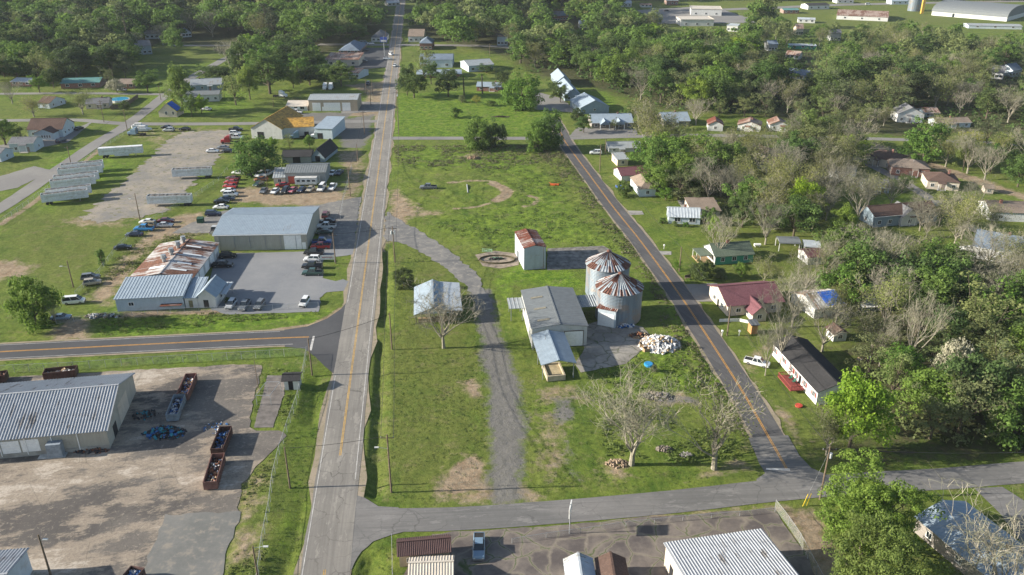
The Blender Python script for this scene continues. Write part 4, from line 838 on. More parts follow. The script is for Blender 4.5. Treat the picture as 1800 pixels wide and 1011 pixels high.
for i in range(2):
    ch = empty('patio_chair', at_home(W_*.48+1.4+1.6*i, -1.6), rz_+.3*i); ch.location.z = .73; tag(ch, ['green cushioned patio chair on the red deck, left of its pair','green cushioned patio chair on the red deck, right of its pair'][i], 'chair', 'patio chairs on the red deck')
    MB().box(0,.6,0,.6,.35,.45).build('seat', TEALC, ch); MB().box(0,.6,.5,.6,.45,1.0).build('backrest', TEALC, ch)
    for x in (.03,.52):
        for y in (.03,.52): MB().box(x,x+.05,y,y+.05,0,.35).build('leg', DARK, ch)
r = building('blue_tarp_house', 'rusty roofed house half covered by a bright blue tarpaulin among trees', 'the blue tarpaulin house', (1430,560),(1482,552),543,D=10, rise=1.8, ridge='x', wall='white', roof='rust_mix', feats=[('win','F',.3,1.5,1,1),('win','L',.5,1.5,1,1),('patch',.42,1.0,.02,1.0,ROOF['blue_tarp']('y'))])
building('rusty_barn', 'low barn with rust brown sheet roof right of the blue tarpaulin house', None, (1515,548),(1556,546),540,D=9, rise=1.2, ridge='x', wall='grey', roof='rust_mix')
building('grey_barn', 'small barn with blue-grey sheet roof beside the rust brown barn', None, (1557,546),(1580,544),538,D=9, rise=1.0, ridge='x', wall='grey', roof='metal_grey')
building('white_hut', 'small white garden hut with dark roof behind the mobile home', None, (1464,601),(1487,599),587,D=3.5, rise=.9, ridge='y', wall='white', roof='brown', cat='hut')
building('wooden_hut', 'tiny orange wooden hut beside the bare tree near the county road', None, (1320,588),(1331,587),572,D=2, rise=.3, kind='mono', wall=m_plain('orange_wood',(.42,.22,.09)), roof='metal_dark', cat='hut', autowin=False)
for i,(a,b,lb) in enumerate((((1368,442),(1405,443),'long white arched carport beside the rust-roofed shed, the grey-topped one'),((1411,448),(1440,450),'white arched carport open at the front, right of the grey-topped one'))):
    r = building('arched_carport', lb, None, a, b, D=5, h=2.6, rise=.9, kind='arch', ridge='x', roof='metal_white' if i else 'metal_grey', open_=True, post=TRIM, cat='carport', o=.1)
building('rust_roof_shed', 'white shed with rust red roof below the arched carports', None, (1419,466),(1448,464),452,D=6, rise=1.0, ridge='x', wall='white', roof='maroon')
building('ranch_house', 'ranch house with dark brown roof and white front gable among bare trees', 'the dark-roofed ranch house', (1535,400),(1645,390),381,D=9, rise=2.0, ridge='x', wall='bluegrey', roof='brown')
building('ranch_gable', 'white gabled front wing of the dark-roofed ranch house', None, (1583,398),(1612,396),382,D=8, rise=2.4, ridge='y', wall='white', roof='grey')
building('white_gable_house', 'white gabled house with blue-grey roof at the right edge', 'the white gabled house', (1706,452),(1800,470),432,D=13, rise=3.0, ridge='x', wall='white', roof='bluegrey')
building('right_edge_house', 'white house with brown roof and small chimney at the right edge', 'the brown-roofed white house', (1738,388),(1835,392),372,D=11, rise=2.0, ridge='x', wall='white', roof='tanbrown', feats=[('win','F',.2,1.5,1.2,1.1),('win','F',.7,1.5,1.2,1.1),('win','L',.5,1.5,1.2,1.1),('chim',.25,.4)])
for (nm, lb, sh, a, b, t_, D__, ri, rk, wl, rf) in (
 ('row_house','yellowish house with brown hip roof, first of the row along the dirt lane','the row houses by the dirt lane',(1517,286),(1568,298),272,12,2.2,'hip','cream','brown'),
 ('row_house','house with brown roof and orange brick front, second of the dirt lane row',None,(1566,308),(1632,312),293,11,2.0,'hip','brick','tanbrown'),
 ('row_house','house with dark brown roof and white front, third of the dirt lane row',None,(1628,332),(1684,336),317,11,2.0,'hip','cream','brown'),
 ('lane_hut','tiny cream hut with pinkish roof beside the dirt lane',None,(1730,340),(1745,341),331,4,.8,'gable','cream','tanbrown'),
 ('woodland_house','white house with grey roof glimpsed between bare trees left of the row houses',None,(1456,312),(1498,318),300,8,1.6,'gable','white','grey'),
 ('woodland_house','pale blue house with grey roof below the row houses',None,(1518,338),(1562,340),328,8,1.6,'gable','paleblue','grey'),
 ('woodland_house','small white cottage with grey roof beside the dark driveway',None,(1330,300),(1372,312),288,8,1.6,'gable','white','tanbrown'),
 ('woodland_house','small house with tan roof deep in the wood above the white-roofed cottage',None,(1306,268),(1344,280),260,8,1.6,'gable','cream','tanbrown'),
 ('abandoned_house','abandoned white house with broken grey roof above the street','the abandoned white house',(1576,215),(1622,216),200,10,3.0,'gable','white','grey'),
 ('annex_house','small annex with rusty pink roof beside the abandoned house',None,(1624,206),(1650,206),198,9,1.5,'gable','bluegrey','redorange'),
 ('long_house','long pale blue house with grey brown roof right of the abandoned house',None,(1646,225),(1705,224),216,8,1.4,'gable','paleblue','tanbrown'),
 ('small_cottage','small white cottage with rust red roof, leftmost of the three by the street','the street cottages',(1244,230),(1270,231),219,9,1.8,'gable','white','rust'),
 ('small_cottage','small white cottage with faded tan roof, middle one of the three by the street',None,(1296,229),(1336,232),219,9,1.8,'gable','white','redorange'),
 ('small_cottage','small white cottage with half rusted roof, rightmost of the three by the street',None,(1352,230),(1384,231),219,9,1.8,'gable','white','redorange'),
 # apartments
 ('front_apartments','long grey brick apartment block with pale blue metal roof','the grey brick apartments',(1040,226),(1112,225),216,13,2.6,'gable','greybrick','metal_blue'),
 ('side_apartments','right-hand apartment block with pale blue metal roof seen beyond a bare tree',None,(1166,222),(1212,221),213,13,2.6,'gable','greybrick','metal_blue'),
 # top middle
 ('store_building','long beige store with rusty brown sheet roof beside the main road','the rusty-roofed store',(572,116),(631,116),105,22,1.0,'mono','cream','redorange'),
 ('hip_roof_shop','shop with dark hipped roof beside the far crossing','the dark hipped shop',(596,95),(632,95),89,30,4.0,'hip','brick','bluegrey'),
 ('corner_house','grey hip roofed house left of the main road beyond the crossing',None,(653,74),(678,74),66,20,4.0,'hip','white','grey'),
 ('gable_house','white gabled house with grey roof right of the main road beyond the crossing',None,(718,74),(745,74),64,20,4.0,'gable','white','tanbrown'),
 ('brick_house','brick building with dark roof right of the far crossing',None,(738,88),(760,88),76,18,3.0,'hip','brick','bluegrey'),
 ('white_hall','white hall with grey blue roof behind the palms',None,(738,119),(795,119),105,20,2.0,'gable','paleblue','bluegrey'),
 ('brick_motel','brick building with pale blue metal roof above the bright green field','the pale-roofed brick building',(733,137),(811,136),131,14,1.4,'gable','brick','metal_blue'),
 ('metal_barn','barn with pale ribbed metal roof above the bright green field','the pale metal barn',(824,127),(868,124),116,18,2.0,'gable','paleblue','metal_light'),
 ('brick_bungalow','brick bungalow with pale blue metal roof and front porch','the brick bungalow',(838,160),(880,161),152,9,1.6,'gable','brick','metal_blue'),
 ('red_roof_shed','shed with faded red roof beside the main road',None,(613,138),(631,139),128,14,1.5,'gable','paleblue','redorange'),
 ('far_white_house','small white house at the far end of the main road',None,(682,11),(703,10),6,12,2,'gable','white','metal_white'),
 ('dark_house','dark roofed house in the shade of the top middle trees',None,(874,80),(892,80),64,12,4,'gable','paleblue','black'),
 ('far_cottage','little cottage with tan roof at the left of the top middle wood',None,(914,40),(928,40),34,10,2,'gable','white','tanbrown'),
 ('far_brick_house','house with orange brick gable in the top middle wood',None,(970,38),(984,38),28,14,3,'gable','brick','grey'),
 ('far_blue_house','house with blue grey roof in the top middle wood',None,(984,37),(999,36),28,12,3,'gable','brick','bluegrey'),
 ('far_grey_house','dark grey roofed house in the top middle wood',None,(1018,50),(1034,50),42,12,2,'gable','grey','bluegrey'),
 # top left
 ('white_roof_house','low house with white metal roof at the top left','the white-roofed house',(20,151),(55,152),144,12,1.2,'gable','brick','metal_white'),
 ('teal_roof_house','long brick house with teal metal roof in the shade','the teal-roofed house',(108,156),(176,154),147,14,1.6,'gable','brick','teal'),
 ('brick_ranch','brick ranch house with grey brown roof behind the flowering tree',None,(205,156),(236,156),148,14,1.6,'gable','brick','tanbrown'),
 ('brown_gable_house','white cottage with brown roof between trees at the far left','the brown gabled cottage',(68,190),(88,191),181,12,2.2,'gable','paleblue','brown'),
 ('grey_roof_house','grey roofed brick house beside the swimming pool','the grey-roofed pool house',(152,192),(192,190),183,10,1.8,'gable','cream','grey'),
 ('farm_house','pale house with grey metal roof near the top of the lawn','the grey-roofed lawn house',(336,160),(390,158),150,11,2.4,'gable','bluegrey','metal_light'),
 ('garden_barn','low garden building with pale metal roof behind the pale trees',None,(322,180),(386,178),168,10,1.2,'gable','white','metal_grey'),
 ('lawn_house','pale blue house among trees on the far lawn',None,(256,69),(280,68),60,10,2,'gable','paleblue','grey'),
 ('lawn_cottage','white gabled cottage on the far lawn',None,(321,66),(337,65),58,10,2.5,'gable','paleblue','bluegrey'),
 ('shaded_house','grey house behind bare trees on the far lawn',None,(243,97),(268,95),82,12,3,'gable','bluegrey','grey'),
 ('left_edge_house','pale blue house cut off by the left edge',None,(-30,284),(3,285),270,8,1.5,'gable','paleblue','grey'),
 ('blue_grey_cottage','cottage with blue-grey roof and dark walls left of the driveway','the blue-grey cottage',(19,268),(62,267),252,9,1.4,'gable','paleblue','grey'),
 # top right
 ('white_store','large white flat roofed store at the top right','the white flat store',(1214,27),(1268,28),16,26,.3,'flat','white','metal_tan'),
 ('white_block_store','white block building with orange brick end at the top right','the white block store',(1196,46),(1254,46),35,24,.3,'flat','white','metal_tan'),
 ('small_white_building','small white flat building beyond the wood',None,(1277,55),(1296,56),45,12,.3,'flat','white','metal_white'),
 ('orange_gable_house','white house with grey roof at the top centre',None,(1091,12),(1110,12),6,14,2,'gable','white','metal_white'),
 ('red_brick_store','red brick store at the top centre',None,(1172,9),(1192,9),2,16,.3,'flat','brick','metal_grey'),
 ('motel_row','long low motel with dark roof at the top right',None,(1420,17),(1457,16),10,14,1.5,'gable','white','black'),
 ('factory','wide factory with rusty orange roof and white walls','the rusty orange factory',(1470,34),(1560,38),27,40,3,'gable','white','redorange'),
 ('white_shed_row','long white shed in front of the rusty orange factory',None,(1402,40),(1432,41),34,10,1,'gable','white','metal_white'),
 ('low_teal_house','low teal roofed building at the top right',None,(1377,24),(1404,24),18,12,1,'gable','brick','teal'),
 ('pink_house','pinkish house in the right hand wood',None,(1399,62),(1411,62),50,8,3,'gable','cream','redorange'),
 ('rusty_pink_house','low house with rusty pink roof in the right hand wood',None,(1380,103),(1404,105),96,10,2,'gable','white','redorange'),
 ('blue_roof_cottage','dark blue roofed cottage hidden in the right hand wood',None,(1378,137),(1414,142),128,12,2,'gable','bluegrey','bluegrey'),
 ('grey_wood_house','grey house between bare trees in the right hand wood',None,(1459,72),(1477,72),58,8,2,'gable','grey','grey'),
 ('far_right_house','white house with grey roof near the right edge lawn',None,(1740,138),(1762,140),126,10,3,'gable','white','grey'),
 ('far_right_cottage','blue cottage with dark roof beside the right edge street',None,(1778,136),(1794,134),124,10,3,'gable','paleblue','bluegrey'),
 ('low_long_shed','long low pale blue shed below the huge arched warehouse',None,(1702,50),(1796,52),45,14,1.0,'gable','paleblue','metal_light'),
 ('small_store','small white store with red front at the top centre',None,(1127,13),(1146,13),9,12,.3,'flat','white','redorange'),
 ('far_store','white flat store on the far street at the top right',None,(1471,6),(1500,6),1,14,.3,'flat','white','metal_light'),
 ('far_blue_store','pale blue building on the far street left of the grey steel silo',None,(1567,8),(1596,8),2,14,1.5,'gable','paleblue','metal_blue'),
 ('grey_porch_house','grey house at the left of the pink and rusty wood houses',None,(1350,90),(1366,90),78,10,2.0,'gable','grey','bluegrey'),
 ('carport_row','row of pale carports between trees right of the grey wood house',None,(1388,86),(1434,87),80,8,.6,'gable','green','metal_white'),
 ('orange_shed','little orange roofed shed deep in the right hand wood',None,(1494,164),(1506,164),156,6,1,'gable','cream','redorange'),
):
    far = a[1] < 160; fe = []
    if far: fe = [('win','F',(i+.5)/3,1.8,1.8,1.4) for i in range(3)]
    r = building(nm, lb, sh, a, b, t_, D=D__, rise=ri, kind=rk if rk != 'gable' else 'gable', ridge='y' if nm in ('lawn_cottage','abandoned_house','small_cottage','white_gable_cottage') else 'x', wall=wl, roof=rf, feats=fe, cat='house' if 'house' in nm or 'cottage' in nm or 'bungalow' in nm else ('hut' if 'hut' in nm else ('shed' if 'shed' in nm else 'building')))
    if nm == 'front_apartments':
        W_,D_,h_ = dims(r)
        for fx in (.3, .66): 
            MB().add([(W_*fx-2.4,-3,h_-.3),(W_*fx+2.4,-3,h_-.3),(W_*fx,-3,h_+1.5),(W_*fx-2.4,1.5,h_-.3+.9),(W_*fx+2.4,1.5,h_-.3+.9),(W_*fx,4.2,h_+1.5)], [(0,1,2),(0,2,5,3),(1,4,5,2)]).build('portico_roof', ROOF['metal_blue']('y'), r)
            for s in (-2.1, 2.1): MB().box(W_*fx+s-.15,W_*fx+s+.15,-2.9,-2.6,0,h_-.3).build('portico_post', TRIM, r)
# apartments running away from the camera
r = building('gable_apartments', 'grey gabled apartment block with pale blue metal roof, nearest of the stepped pair', 'the gabled apartments', (1020,201),(1070,198.5),194,D=19, h=3.2, rise=3.4, ridge='y', wall='bluegrey', roof='metal_blue', feats=[('win','F',.5,2,1,1),('win','L',.3,1.6,1,1),('win','L',.6,1.6,1,1)])
W_,D_,h_ = dims(r); 
r = building('rear_apartments', 'grey apartment block with pale blue metal roof in the middle of the stepped row', None, (993,178),(1021,177.3),172,D=30, h=3.2, rise=3.2, ridge='y', wall='bluegrey', roof='metal_blue')
r = building('rear_apartments', 'grey apartment block with pale blue metal roof farthest up the stepped row', None, (979,154),(1003,153.5),150,D=24, h=3.2, rise=3.2, ridge='y', wall='bluegrey', roof='metal_blue')
r = building('portable_classroom', 'white gable cottage with yellow and blue tarpaulins on its roof', 'the tarpaulin cottage', (280,206),(312,206),196,D=9, rise=4.0, ridge='y', wall='cream', roof='yellow_tarp', feats=[('win','F',.42,2,1,1.6),('win','F',.8,2,1,1.6),('door','L',.5,1,2,WHITE)], cat='house')
r.name = 'tarp_cottage'; W_,D_,h_ = dims(r)
MB().add([(W_*.55,-.3,h_+4.0*.9+.3),(W_+.4,-.3,h_+.25),(W_+.4,D_*.7,h_+.25),(W_*.55,D_*.7,h_+4.0*.9+.3)], [(0,1,2,3)]).build('roof_patch', ROOF['blue_tarp']('y'), r)
r = building('brown_roof_family_house', 'large pale house with dark brown roof and blue gable end by the driveway', 'the large brown-roofed house', (51,242),(112,241),228,D=13, rise=3.4, ridge='x', wall='paleblue', roof='brown', feats=[('win','F',.15,1.7,1,1.1),('win','R',.2,1.7,1,1.1),('win','R',.5,1.7,1,1.1),('win','R',.8,1.7,1,1.1)], cat='house')
building('front_wing', 'pale green front wing with four windows joined to the large brown-roofed house', None, (62,246),(96,246),234,D=6, rise=1.6, ridge='y', wall='green' if False else 'paleblue', roof='brown', feats=[('win','F',.4+.13*i,1.5,.7,1.2) for i in range(4)], cat='house')
# huge arched warehouse
r = building('arched_warehouse', 'huge white warehouse with grey barrel roof at the top right corner', 'the huge arched warehouse', (1637,27),(1769,38),20, D=60, rise=8, kind='arch', ridge='x', wall='white', roof='metal_grey', feats=[('door','F',.3,2,3,GLASS)])
t = empty('storage_silo', P(1606,19)); tag(t, 'grey steel silo standing left of the huge arched warehouse', 'silo'); MB().tube((0,0,0),(0,0,11),6,6,20).tube((0,0,11),(0,0,14),6.2,.6,20).build('silo_wall', MATS['silo'], t)
t = empty('grain_conveyor', P(1620,24)); tag(t, 'tall yellow grain elevator leg beside the grey steel silo', 'elevator'); YM = m_plain('yellow_paint',(.5,.32,.06)); MB().box(-1.2,1.2,-1.2,1.2,0,20).build('tower_leg', YM, t); MB().obox((6,0,16), 14, 1.2,1.2).build('conveyor_arm', YM, t)
# ------------------------------------------------------------------ vehicles
CARC = {'white':(.75,.75,.74),'silver':(.42,.43,.44),'grey':(.14,.15,.16),'black':(.012,.012,.014),'red':(.36,.02,.02),'maroon':(.12,.02,.025),'blue':(.02,.08,.28),'lightblue':(.03,.22,.50),
 'darkblue':(.02,.03,.07),'green':(.03,.07,.055),'beige':(.38,.33,.25),'gold':(.25,.19,.10),'steelblue':(.16,.24,.32),'pink':(.45,.12,.14),'rust':(.25,.10,.05)}
LAMPM = m_plain('headlamp_glass', (.55,.55,.52), .25, .1); TAIL = m_plain('tail_lamp_red', (.25,.01,.01), .4, .1); BEDM = m_plain('bed_liner', (.03,.03,.03), .9, .2); CHROME = m_plain('wheel_alloy', (.3,.3,.31), .4, .1, metal=.5)
def ring(x, w, z0, z1, top=.86):
    return [(x,-w*.94,z0),(x,-w,(z0+z1)*.5),(x,-w*.97,z1-.1),(x,-w*top,z1),(x,w*top,z1),(x,w*.97,z1-.1),(x,w,(z0+z1)*.5),(x,w*.94,z0)]
SHAPES = {  # L, W, body stations (x,zbelt), cabin (x0,x1,x2,x3,zbelt,zroof)
 'sedan': (4.8,1.84,[(-2.4,.62),(-2.3,.92),(-1.5,.98),(-.9,.95),(.8,.95),(1.2,.93),(2.15,.80),(2.38,.60)], (-1.75,-1.0,.45,1.25,.93,1.42)),
 'suv': (4.7,1.92,[(-2.35,.7),(-2.3,1.05),(-1.5,1.08),(.8,1.08),(1.15,1.06),(2.15,.95),(2.33,.68)], (-2.22,-1.9,.40,1.25,1.05,1.74)),
 'van': (5.4,2.0,[(-2.7,.7),(-2.68,1.2),(1.4,1.2),(1.8,1.15),(2.55,1.0),(2.7,.68)], (-2.62,-2.5,1.0,1.95,1.18,2.1)),
 'pickup': (5.7,2.0,[(-2.85,.7),(-2.82,1.05),(-.9,1.05),(-.85,1.08),(1.2,1.08),(1.5,1.06),(2.65,.98),(2.83,.7)], (-.95,-.75,.75,1.45,1.06,1.84)),
}
PROTO = {}
def car_proto(kind):
    L, Wd, st, cb = SHAPES[kind]; w = Wd/2; root = bpy.data.objects.new('proto', None)
    def mk(mb, name, mats, par, smooth=False):
        o = mb.build(name, mats, None, smooth=smooth); C.objects.unlink(o); o.parent = par; return o
    b = MB(); b.loft([ring(x, w*(.93 if abs(x) > L/2-.15 else 1), .28, z) for x, z in st])
    x0,x1,x2,x3,zb,zr = cb; b.box(x1+.02, x2-.02, -w*.66, w*.66, zr-.03, zr+.03)
    for s in (-1, 1):     # pillars
        for (xa, xb) in ((x0,x1),(x3,x2),((x0+x3)/2,(x1+x2)/2)): b.add([(xa-.06,s*w*.885,zb),(xa+.06,s*w*.885,zb),(xb+.06,s*w*.685,zr),(xb-.06,s*w*.685,zr)], [(0,1,2,3)])
        b.box(.95,1.1,*( (w*.99, w*1.1) if s > 0 else (-w*1.1,-w*.99)), zb-.05, zb+.12)
    if kind == 'pickup': 
        b.box(-2.75,-1.0,-w*.86,-w*.80,1.05,1.12).box(-2.75,-1.0,w*.80,w*.86,1.05,1.12).box(-2.84,-2.75,-w*.86,w*.86,1.02,1.12)
    mk(b, 'body', [STEEL], root)
    g = MB(); g.add([(x0,-w*.88,zb-.02),(x3,-w*.88,zb-.02),(x3,w*.88,zb-.02),(x0,w*.88,zb-.02),(x1,-w*.68,zr-.01),(x2,-w*.68,zr-.01),(x2,w*.68,zr-.01),(x1,w*.68,zr-.01)], [(4,5,6,7),(0,1,5,4),(1,2,6,5),(2,3,7,6),(3,0,4,7)])
    mk(g, 'windows', [GLASS], root)
    if kind == 'pickup': mk(MB().box(-2.72,-1.02,-w*.79,w*.79,1.052,1.06), 'cargo_bed', [BEDM], root)
    for sx in (-L*.31, L*.31):
        for s in (-1, 1): mk(MB().tube((sx,s*(w-.24),.34),(sx,s*(w-.01),.34),.34,.34,14,0).tube((sx,s*(w-.02),.34),(sx,s*(w+.005),.34),.2,.2,10,1), 'wheel', [RUBBER, CHROME], root)
    for s in (-1, 1):
        mk(MB().box(L/2-.12,L/2+.0,min(s*w*.55,s*w*.88),max(s*w*.55,s*w*.88),.6,.76), 'headlight', [LAMPM], root); mk(MB().box(-L/2-.01,-L/2+.1,min(s*w*.62,s*w*.88),max(s*w*.62,s*w*.88),.7,.92), 'tail_light', [TAIL], root)
    mk(MB().box(-L/2-.06,-L/2+.05,-w*.86,w*.86,.32,.56).box(L/2-.08,L/2+.04,-w*.86,w*.86,.32,.56), 'bumper', [BEDM if kind != 'pickup' else CHROME], root)
    return root
def vehicle(kind, px, py, hd, color, label, group=None, name=None, scale=1.0, at=None, cat=None):
    if kind not in PROTO: PROTO[kind] = car_proto(kind)
    pr = PROTO[kind]; r = empty(name or {'sedan':'sedan_car','suv':'suv_car','van':'van','pickup':'pickup_truck'}[kind], P(px, py) if at is None else at, R(hd)); r.location.z = .05; r.scale = ((1.1 if py < 420 else 1.05 if py < 500 else scale),)*3
    tag(r, label, cat or {'sedan':'car','suv':'car','van':'van','pickup':'pickup truck'}[kind], group)
    paint = m_paint('paint_'+color, CARC[color])
    for ch in pr.children:
        c = ch.copy(); C.objects.link(c); c.parent = r
        if ch.name.split('.')[0] == 'body': c.material_slots[0].link = 'OBJECT'; c.material_slots[0].material = paint
    return r
G1 = 'old cars parked along the fence line'; G2 = 'vehicles parked at the warehouse side'; G3 = 'junked cars around the junkyard shop'; G4 = 'cars in the lower row of the parking lot'; G5 = 'cars along the edge of the dusty yard'
for a in [
 ('sedan',260,393,175,'white','white sedan in the weeds below the light pole, rear of its cluster',G1),('sedan',292,391,8,'maroon','dark maroon car in the weeds beside the white sedan',G1),('sedan',290,399,5,'silver','silver sedan at the front of the weedy cluster of old cars',G1),
 ('suv',262,399,172,'gold','faded brown car behind the bright blue pickup',G1),('pickup',254,405,178,'lightblue','bright blue old pickup among weeds',G1),('sedan',237,415,182,'darkblue','dark sedan alone just below the bright blue pickup',G1),
 ('sedan',216,438,15,'black','black car beside the bush on the fence line',G1),('suv',163,500,20,'beige','rusty beige wagon on bare dirt near the fence',G1),('suv',160,491,18,'grey','grey car with raised bonnet behind the beige wagon',G1),
 ('sedan',420,306,170,'white','white sedan near the foot of the light pole by the big tree',G5),('sedan',441,307,90,'black','black car nose-out under the big tree',G5),('sedan',410,316,168,'maroon','dark maroon car, uppermost of the reddish ones in the line',G5),
 ('sedan',407,323,172,'red','red car in the line, upper of the two bright red ones',G5),('sedan',405,330,170,'red','red car in the line, lower of the two bright red ones',G5),('sedan',402,338,175,'white','white sedan just below the two red cars',G5),
 ('suv',406,345,5,'white','white estate car below the white sedan in the line',G5),('sedan',400,352,8,'darkblue','dark blue car in the line behind the black sedan',G5),('sedan',390,357,5,'black','black sedan in the line above the white taxi-like sedan',G5),('sedan',389,367,178,'white','long white sedan near the green waste bin',G5),
 ('suv',375,379,5,'darkblue','dark blue suv nearest the green waste bin',G5),('pickup',378,408,95,'silver','silver pickup parked tight against the back corner of the beige warehouse',None),
 ('sedan',374,268,3,'white','pale sedan alone on grass beyond the line of old cars',None),('sedan',401,268,175,'black','black sedan beside the flatbed near the big tree',None),('sedan',392,262,175,'grey','grey sedan behind the black sedan near the big tree',None),
 ('suv',401,453,5,'black','black suv nearest the rusty workshop doors',None),('pickup',392,469,2,'black','black pickup at the corner of the rusty workshop',None),
 ('suv',573,381,90,'maroon','maroon suv facing away behind the row by the warehouse end',G2),('sedan',576,392,180,'black','black car in the shade of the warehouse end, behind the white pickup',G2),('pickup',574,401,178,'white','white pickup in the shade of the warehouse end',G2),
 ('sedan',571,411,180,'green','dark teal car in the shade of the warehouse end, in front of the white pickup',G2),('pickup',566,428,5,'blue','blue pickup behind the bright red pickup',G2),('pickup',564,436,180,'red','bright red pickup beside the white roller door',G2),
 ('pickup',552,447,178,'black','black pickup parked directly in front of the bright red pickup',G2),('suv',549,459,178,'white','white suv beside the white notice board',G2),('pickup',549,471,180,'black','black pickup between the white suv and the dark green pickup',G2),('pickup',550,483,180,'green','dark green pickup, nearest the camera in its row',G2),
 ('suv',407,539,268,'silver','silver suv beside the round bush in the lower row',G4),('pickup',431,540,268,'grey','grey pickup in the lower row, second from the round bush',G4),('suv',457,540,266,'grey','dark grey suv in the lower row, third from the round bush',G4),('suv',536,535,266,'white','white suv standing alone near the road corner of the parking lot',G4),
 ('sedan',585,307,260,'white','white car with dark bonnet in the shade right of the junkyard shop',G3),('sedan',597,306,262,'darkblue','dark blue car in the shade right of the white car with dark bonnet',G3),('pickup',585,332,266,'white','white truck with rusty bed, rightmost in the front row',G3),('van',566,334,266,'white','white van beside the truck with the rusty bed',G3),
 ('sedan',546,335,262,'beige','beige car in the front row left of the white van',G3),('sedan',531,336,258,'darkblue','dark blue car in front of the white camper',G3),('sedan',515,337,258,'pink','faded pink car in the front row',G3),('suv',502,338,262,'black','black suv with greenish bonnet left of the faded pink car',G3),
 ('sedan',484,339,262,'white','white car with light bar, left in the front row',G3),('sedan',464,338,268,'grey','small grey car, leftmost in the front row',G3),('suv',457,310,255,'white','white suv at the left of the junkyard near the big tree',G3),('pickup',471,308,252,'white','white pickup with raised bonnet at the left of the junkyard',G3),
 ('sedan',459,318,200,'rust','rusty red car wreck at the left of the junkyard',G3),('sedan',455,326,250,'green','dark green car at the left end of the junkyard',G3),('sedan',497,328,195,'red','low red car wreck in front of the junkyard lean-to',G3),
 ('pickup',415,230,5,'black','black pickup beyond the red lorry cab',None),('suv',414,237,3,'white','white car between the black pickup and the red lorry cab',None),('pickup',416,244,3,'white','white pickup next to the red lorry cab',None),
 ('sedan',293,226,178,'black','black sedan beside the boat shed row near the street',None),('suv',297,231,178,'silver','silver suv in front of the black sedan near the street',None),('sedan',325,229,175,'black','black sedan alone on the grass near the street',None),
 ('sedan',139,228,80,'black','black car at the blue gable of the large brown-roofed house',None),('suv',108,250,80,'darkblue','dark blue suv on the driveway of the large brown-roofed house',None),('sedan',108,181,60,'darkblue','dark blue car beside the brown gabled cottage',None),
 ('sedan',363,194,175,'white','white car parked behind the tarpaulin cottage',None),('sedan',215,160,175,'silver','silver car in the shade of the flowering tree',None),
 ('pickup',521,199,175,'white','white pickup in front of the garage office',None),('pickup',505,205,178,'steelblue','pale blue pickup below the garage office',None),
 ('sedan',694,117,-95,'white','white car driving towards the camera on the main road',None),('suv',688,97,-60,'white','white van-like car turning at the far crossing',None),('sedan',639,109,175,'grey','grey car in front of the rusty-roofed store',None),('sedan',642,90,5,'black','black car beside the dark hipped shop',None),('suv',647,149,-92,'darkblue','dark suv under the tree beside the main road',None),
 ('sedan',680,105,0,'white','white car waiting near the far crossing sign',None),('sedan',628,77,3,'lightblue','blue car, leftmost along the far street',None),('van',640,77,3,'steelblue','pale blue van along the far street',None),('sedan',652,78,3,'white','white car, rightmost along the far street',None),
 ('pickup',753,332,180,'grey','grey pickup standing alone in the mown field',None),('suv',1047,271,178,'white','white suv parked beside the county road poles',None),('sedan',1089,333,100,'blue','small blue car beside the hedge on the county road',None),
 ('pickup',1330,641,-27,'white','white pickup parked on grass beside the county road',None),('pickup',842,966,-89,'steelblue','pale blue pickup with dark bed parked beside the maroon-roofed shed',None),
 ('sedan',1148,17,175,'silver','silver car on the far parking lot at the top',None),('sedan',1172,20,5,'black','black car on the far parking lot at the top',None),('van',1526,9,0,'white','white van on the far street at the top right',None),('sedan',1702,441,160,'white','white car beside the white gabled house',None),
 ('van',131,533,12,'white','white old van with dark windows beside the pale green tree',None),('sedan',108,561,8,'steelblue','blue-grey wreck behind the chain link fence below the white old van',None),
]: vehicle(*a)
def semi(px, py, hd, color, label):
    r = empty('truck_tractor', P(px, py), R(hd)); tag(r, label, 'truck'); pm = m_paint('paint_'+color, CARC[color])
    b = MB(); b.loft([ring(2.9,.95,.5,1.3), ring(2.8,1.0,.5,1.75), ring(1.2,1.1,.5,2.0)]).box(-1.2,1.2,-1.15,1.15,.7,2.9).loft([[(-1.2,-1.1,2.9),(-1.2,1.1,2.9),(-1.2,1.0,3.7),(-1.2,-1.0,3.7)],[(.9,-1.0,2.9),(.9,1.0,2.9),(-.2,.9,3.65),(-.2,-.9,3.65)]]); b.build('cab', pm, r)
    MB().box(-5.2,-1.2,-.5,.5,.7,1.0).build('chassis', BEDM, r); MB().add([(1.24,-1,2.05),(1.24,1,2.05),(1.0,.95,2.8),(1.0,-.95,2.8),(1.21,-1,2.05),(1.21,1,2.05),(.95,.95,2.8),(.95,-.95,2.8)], [(0,1,2,3),(0,4,5,1)]).build('windscreen', GLASS, r)
    for x in (2.0,-3.3,-4.5):
        for s in (-1,1): MB().tube((x,s*.75,.5),(x,s*1.15,.5),.5,.5,12).build('wheel', RUBBER, r)
    for s in (-1,1): MB().tube((-1.35,s*1.0,.9),(-1.35,s*1.0,3.8),.09,n=6).build('exhaust_stack', CHROME, r)
    return r
semi(401,252,185,'red','red lorry tractor parked at the end of the dusty yard'); semi(558,243,190,'white','white lorry tractor in front of the pale end block'); semi(521,244,200,'steelblue','blue-white lorry tractor left of the other one at the tarpaulin wing')
semi(496,171,-15,'white','white lorry tractor on grass behind the garage office'); semi(572,157,-90,'white','white lorry tractor facing the camera beyond the garage, left of the pair'); semi(582,157,-88,'white','white lorry tractor facing the camera beyond the garage, right of the pair')
semi(237,238,175,'steelblue','old lorry on the grass beside the street corner')
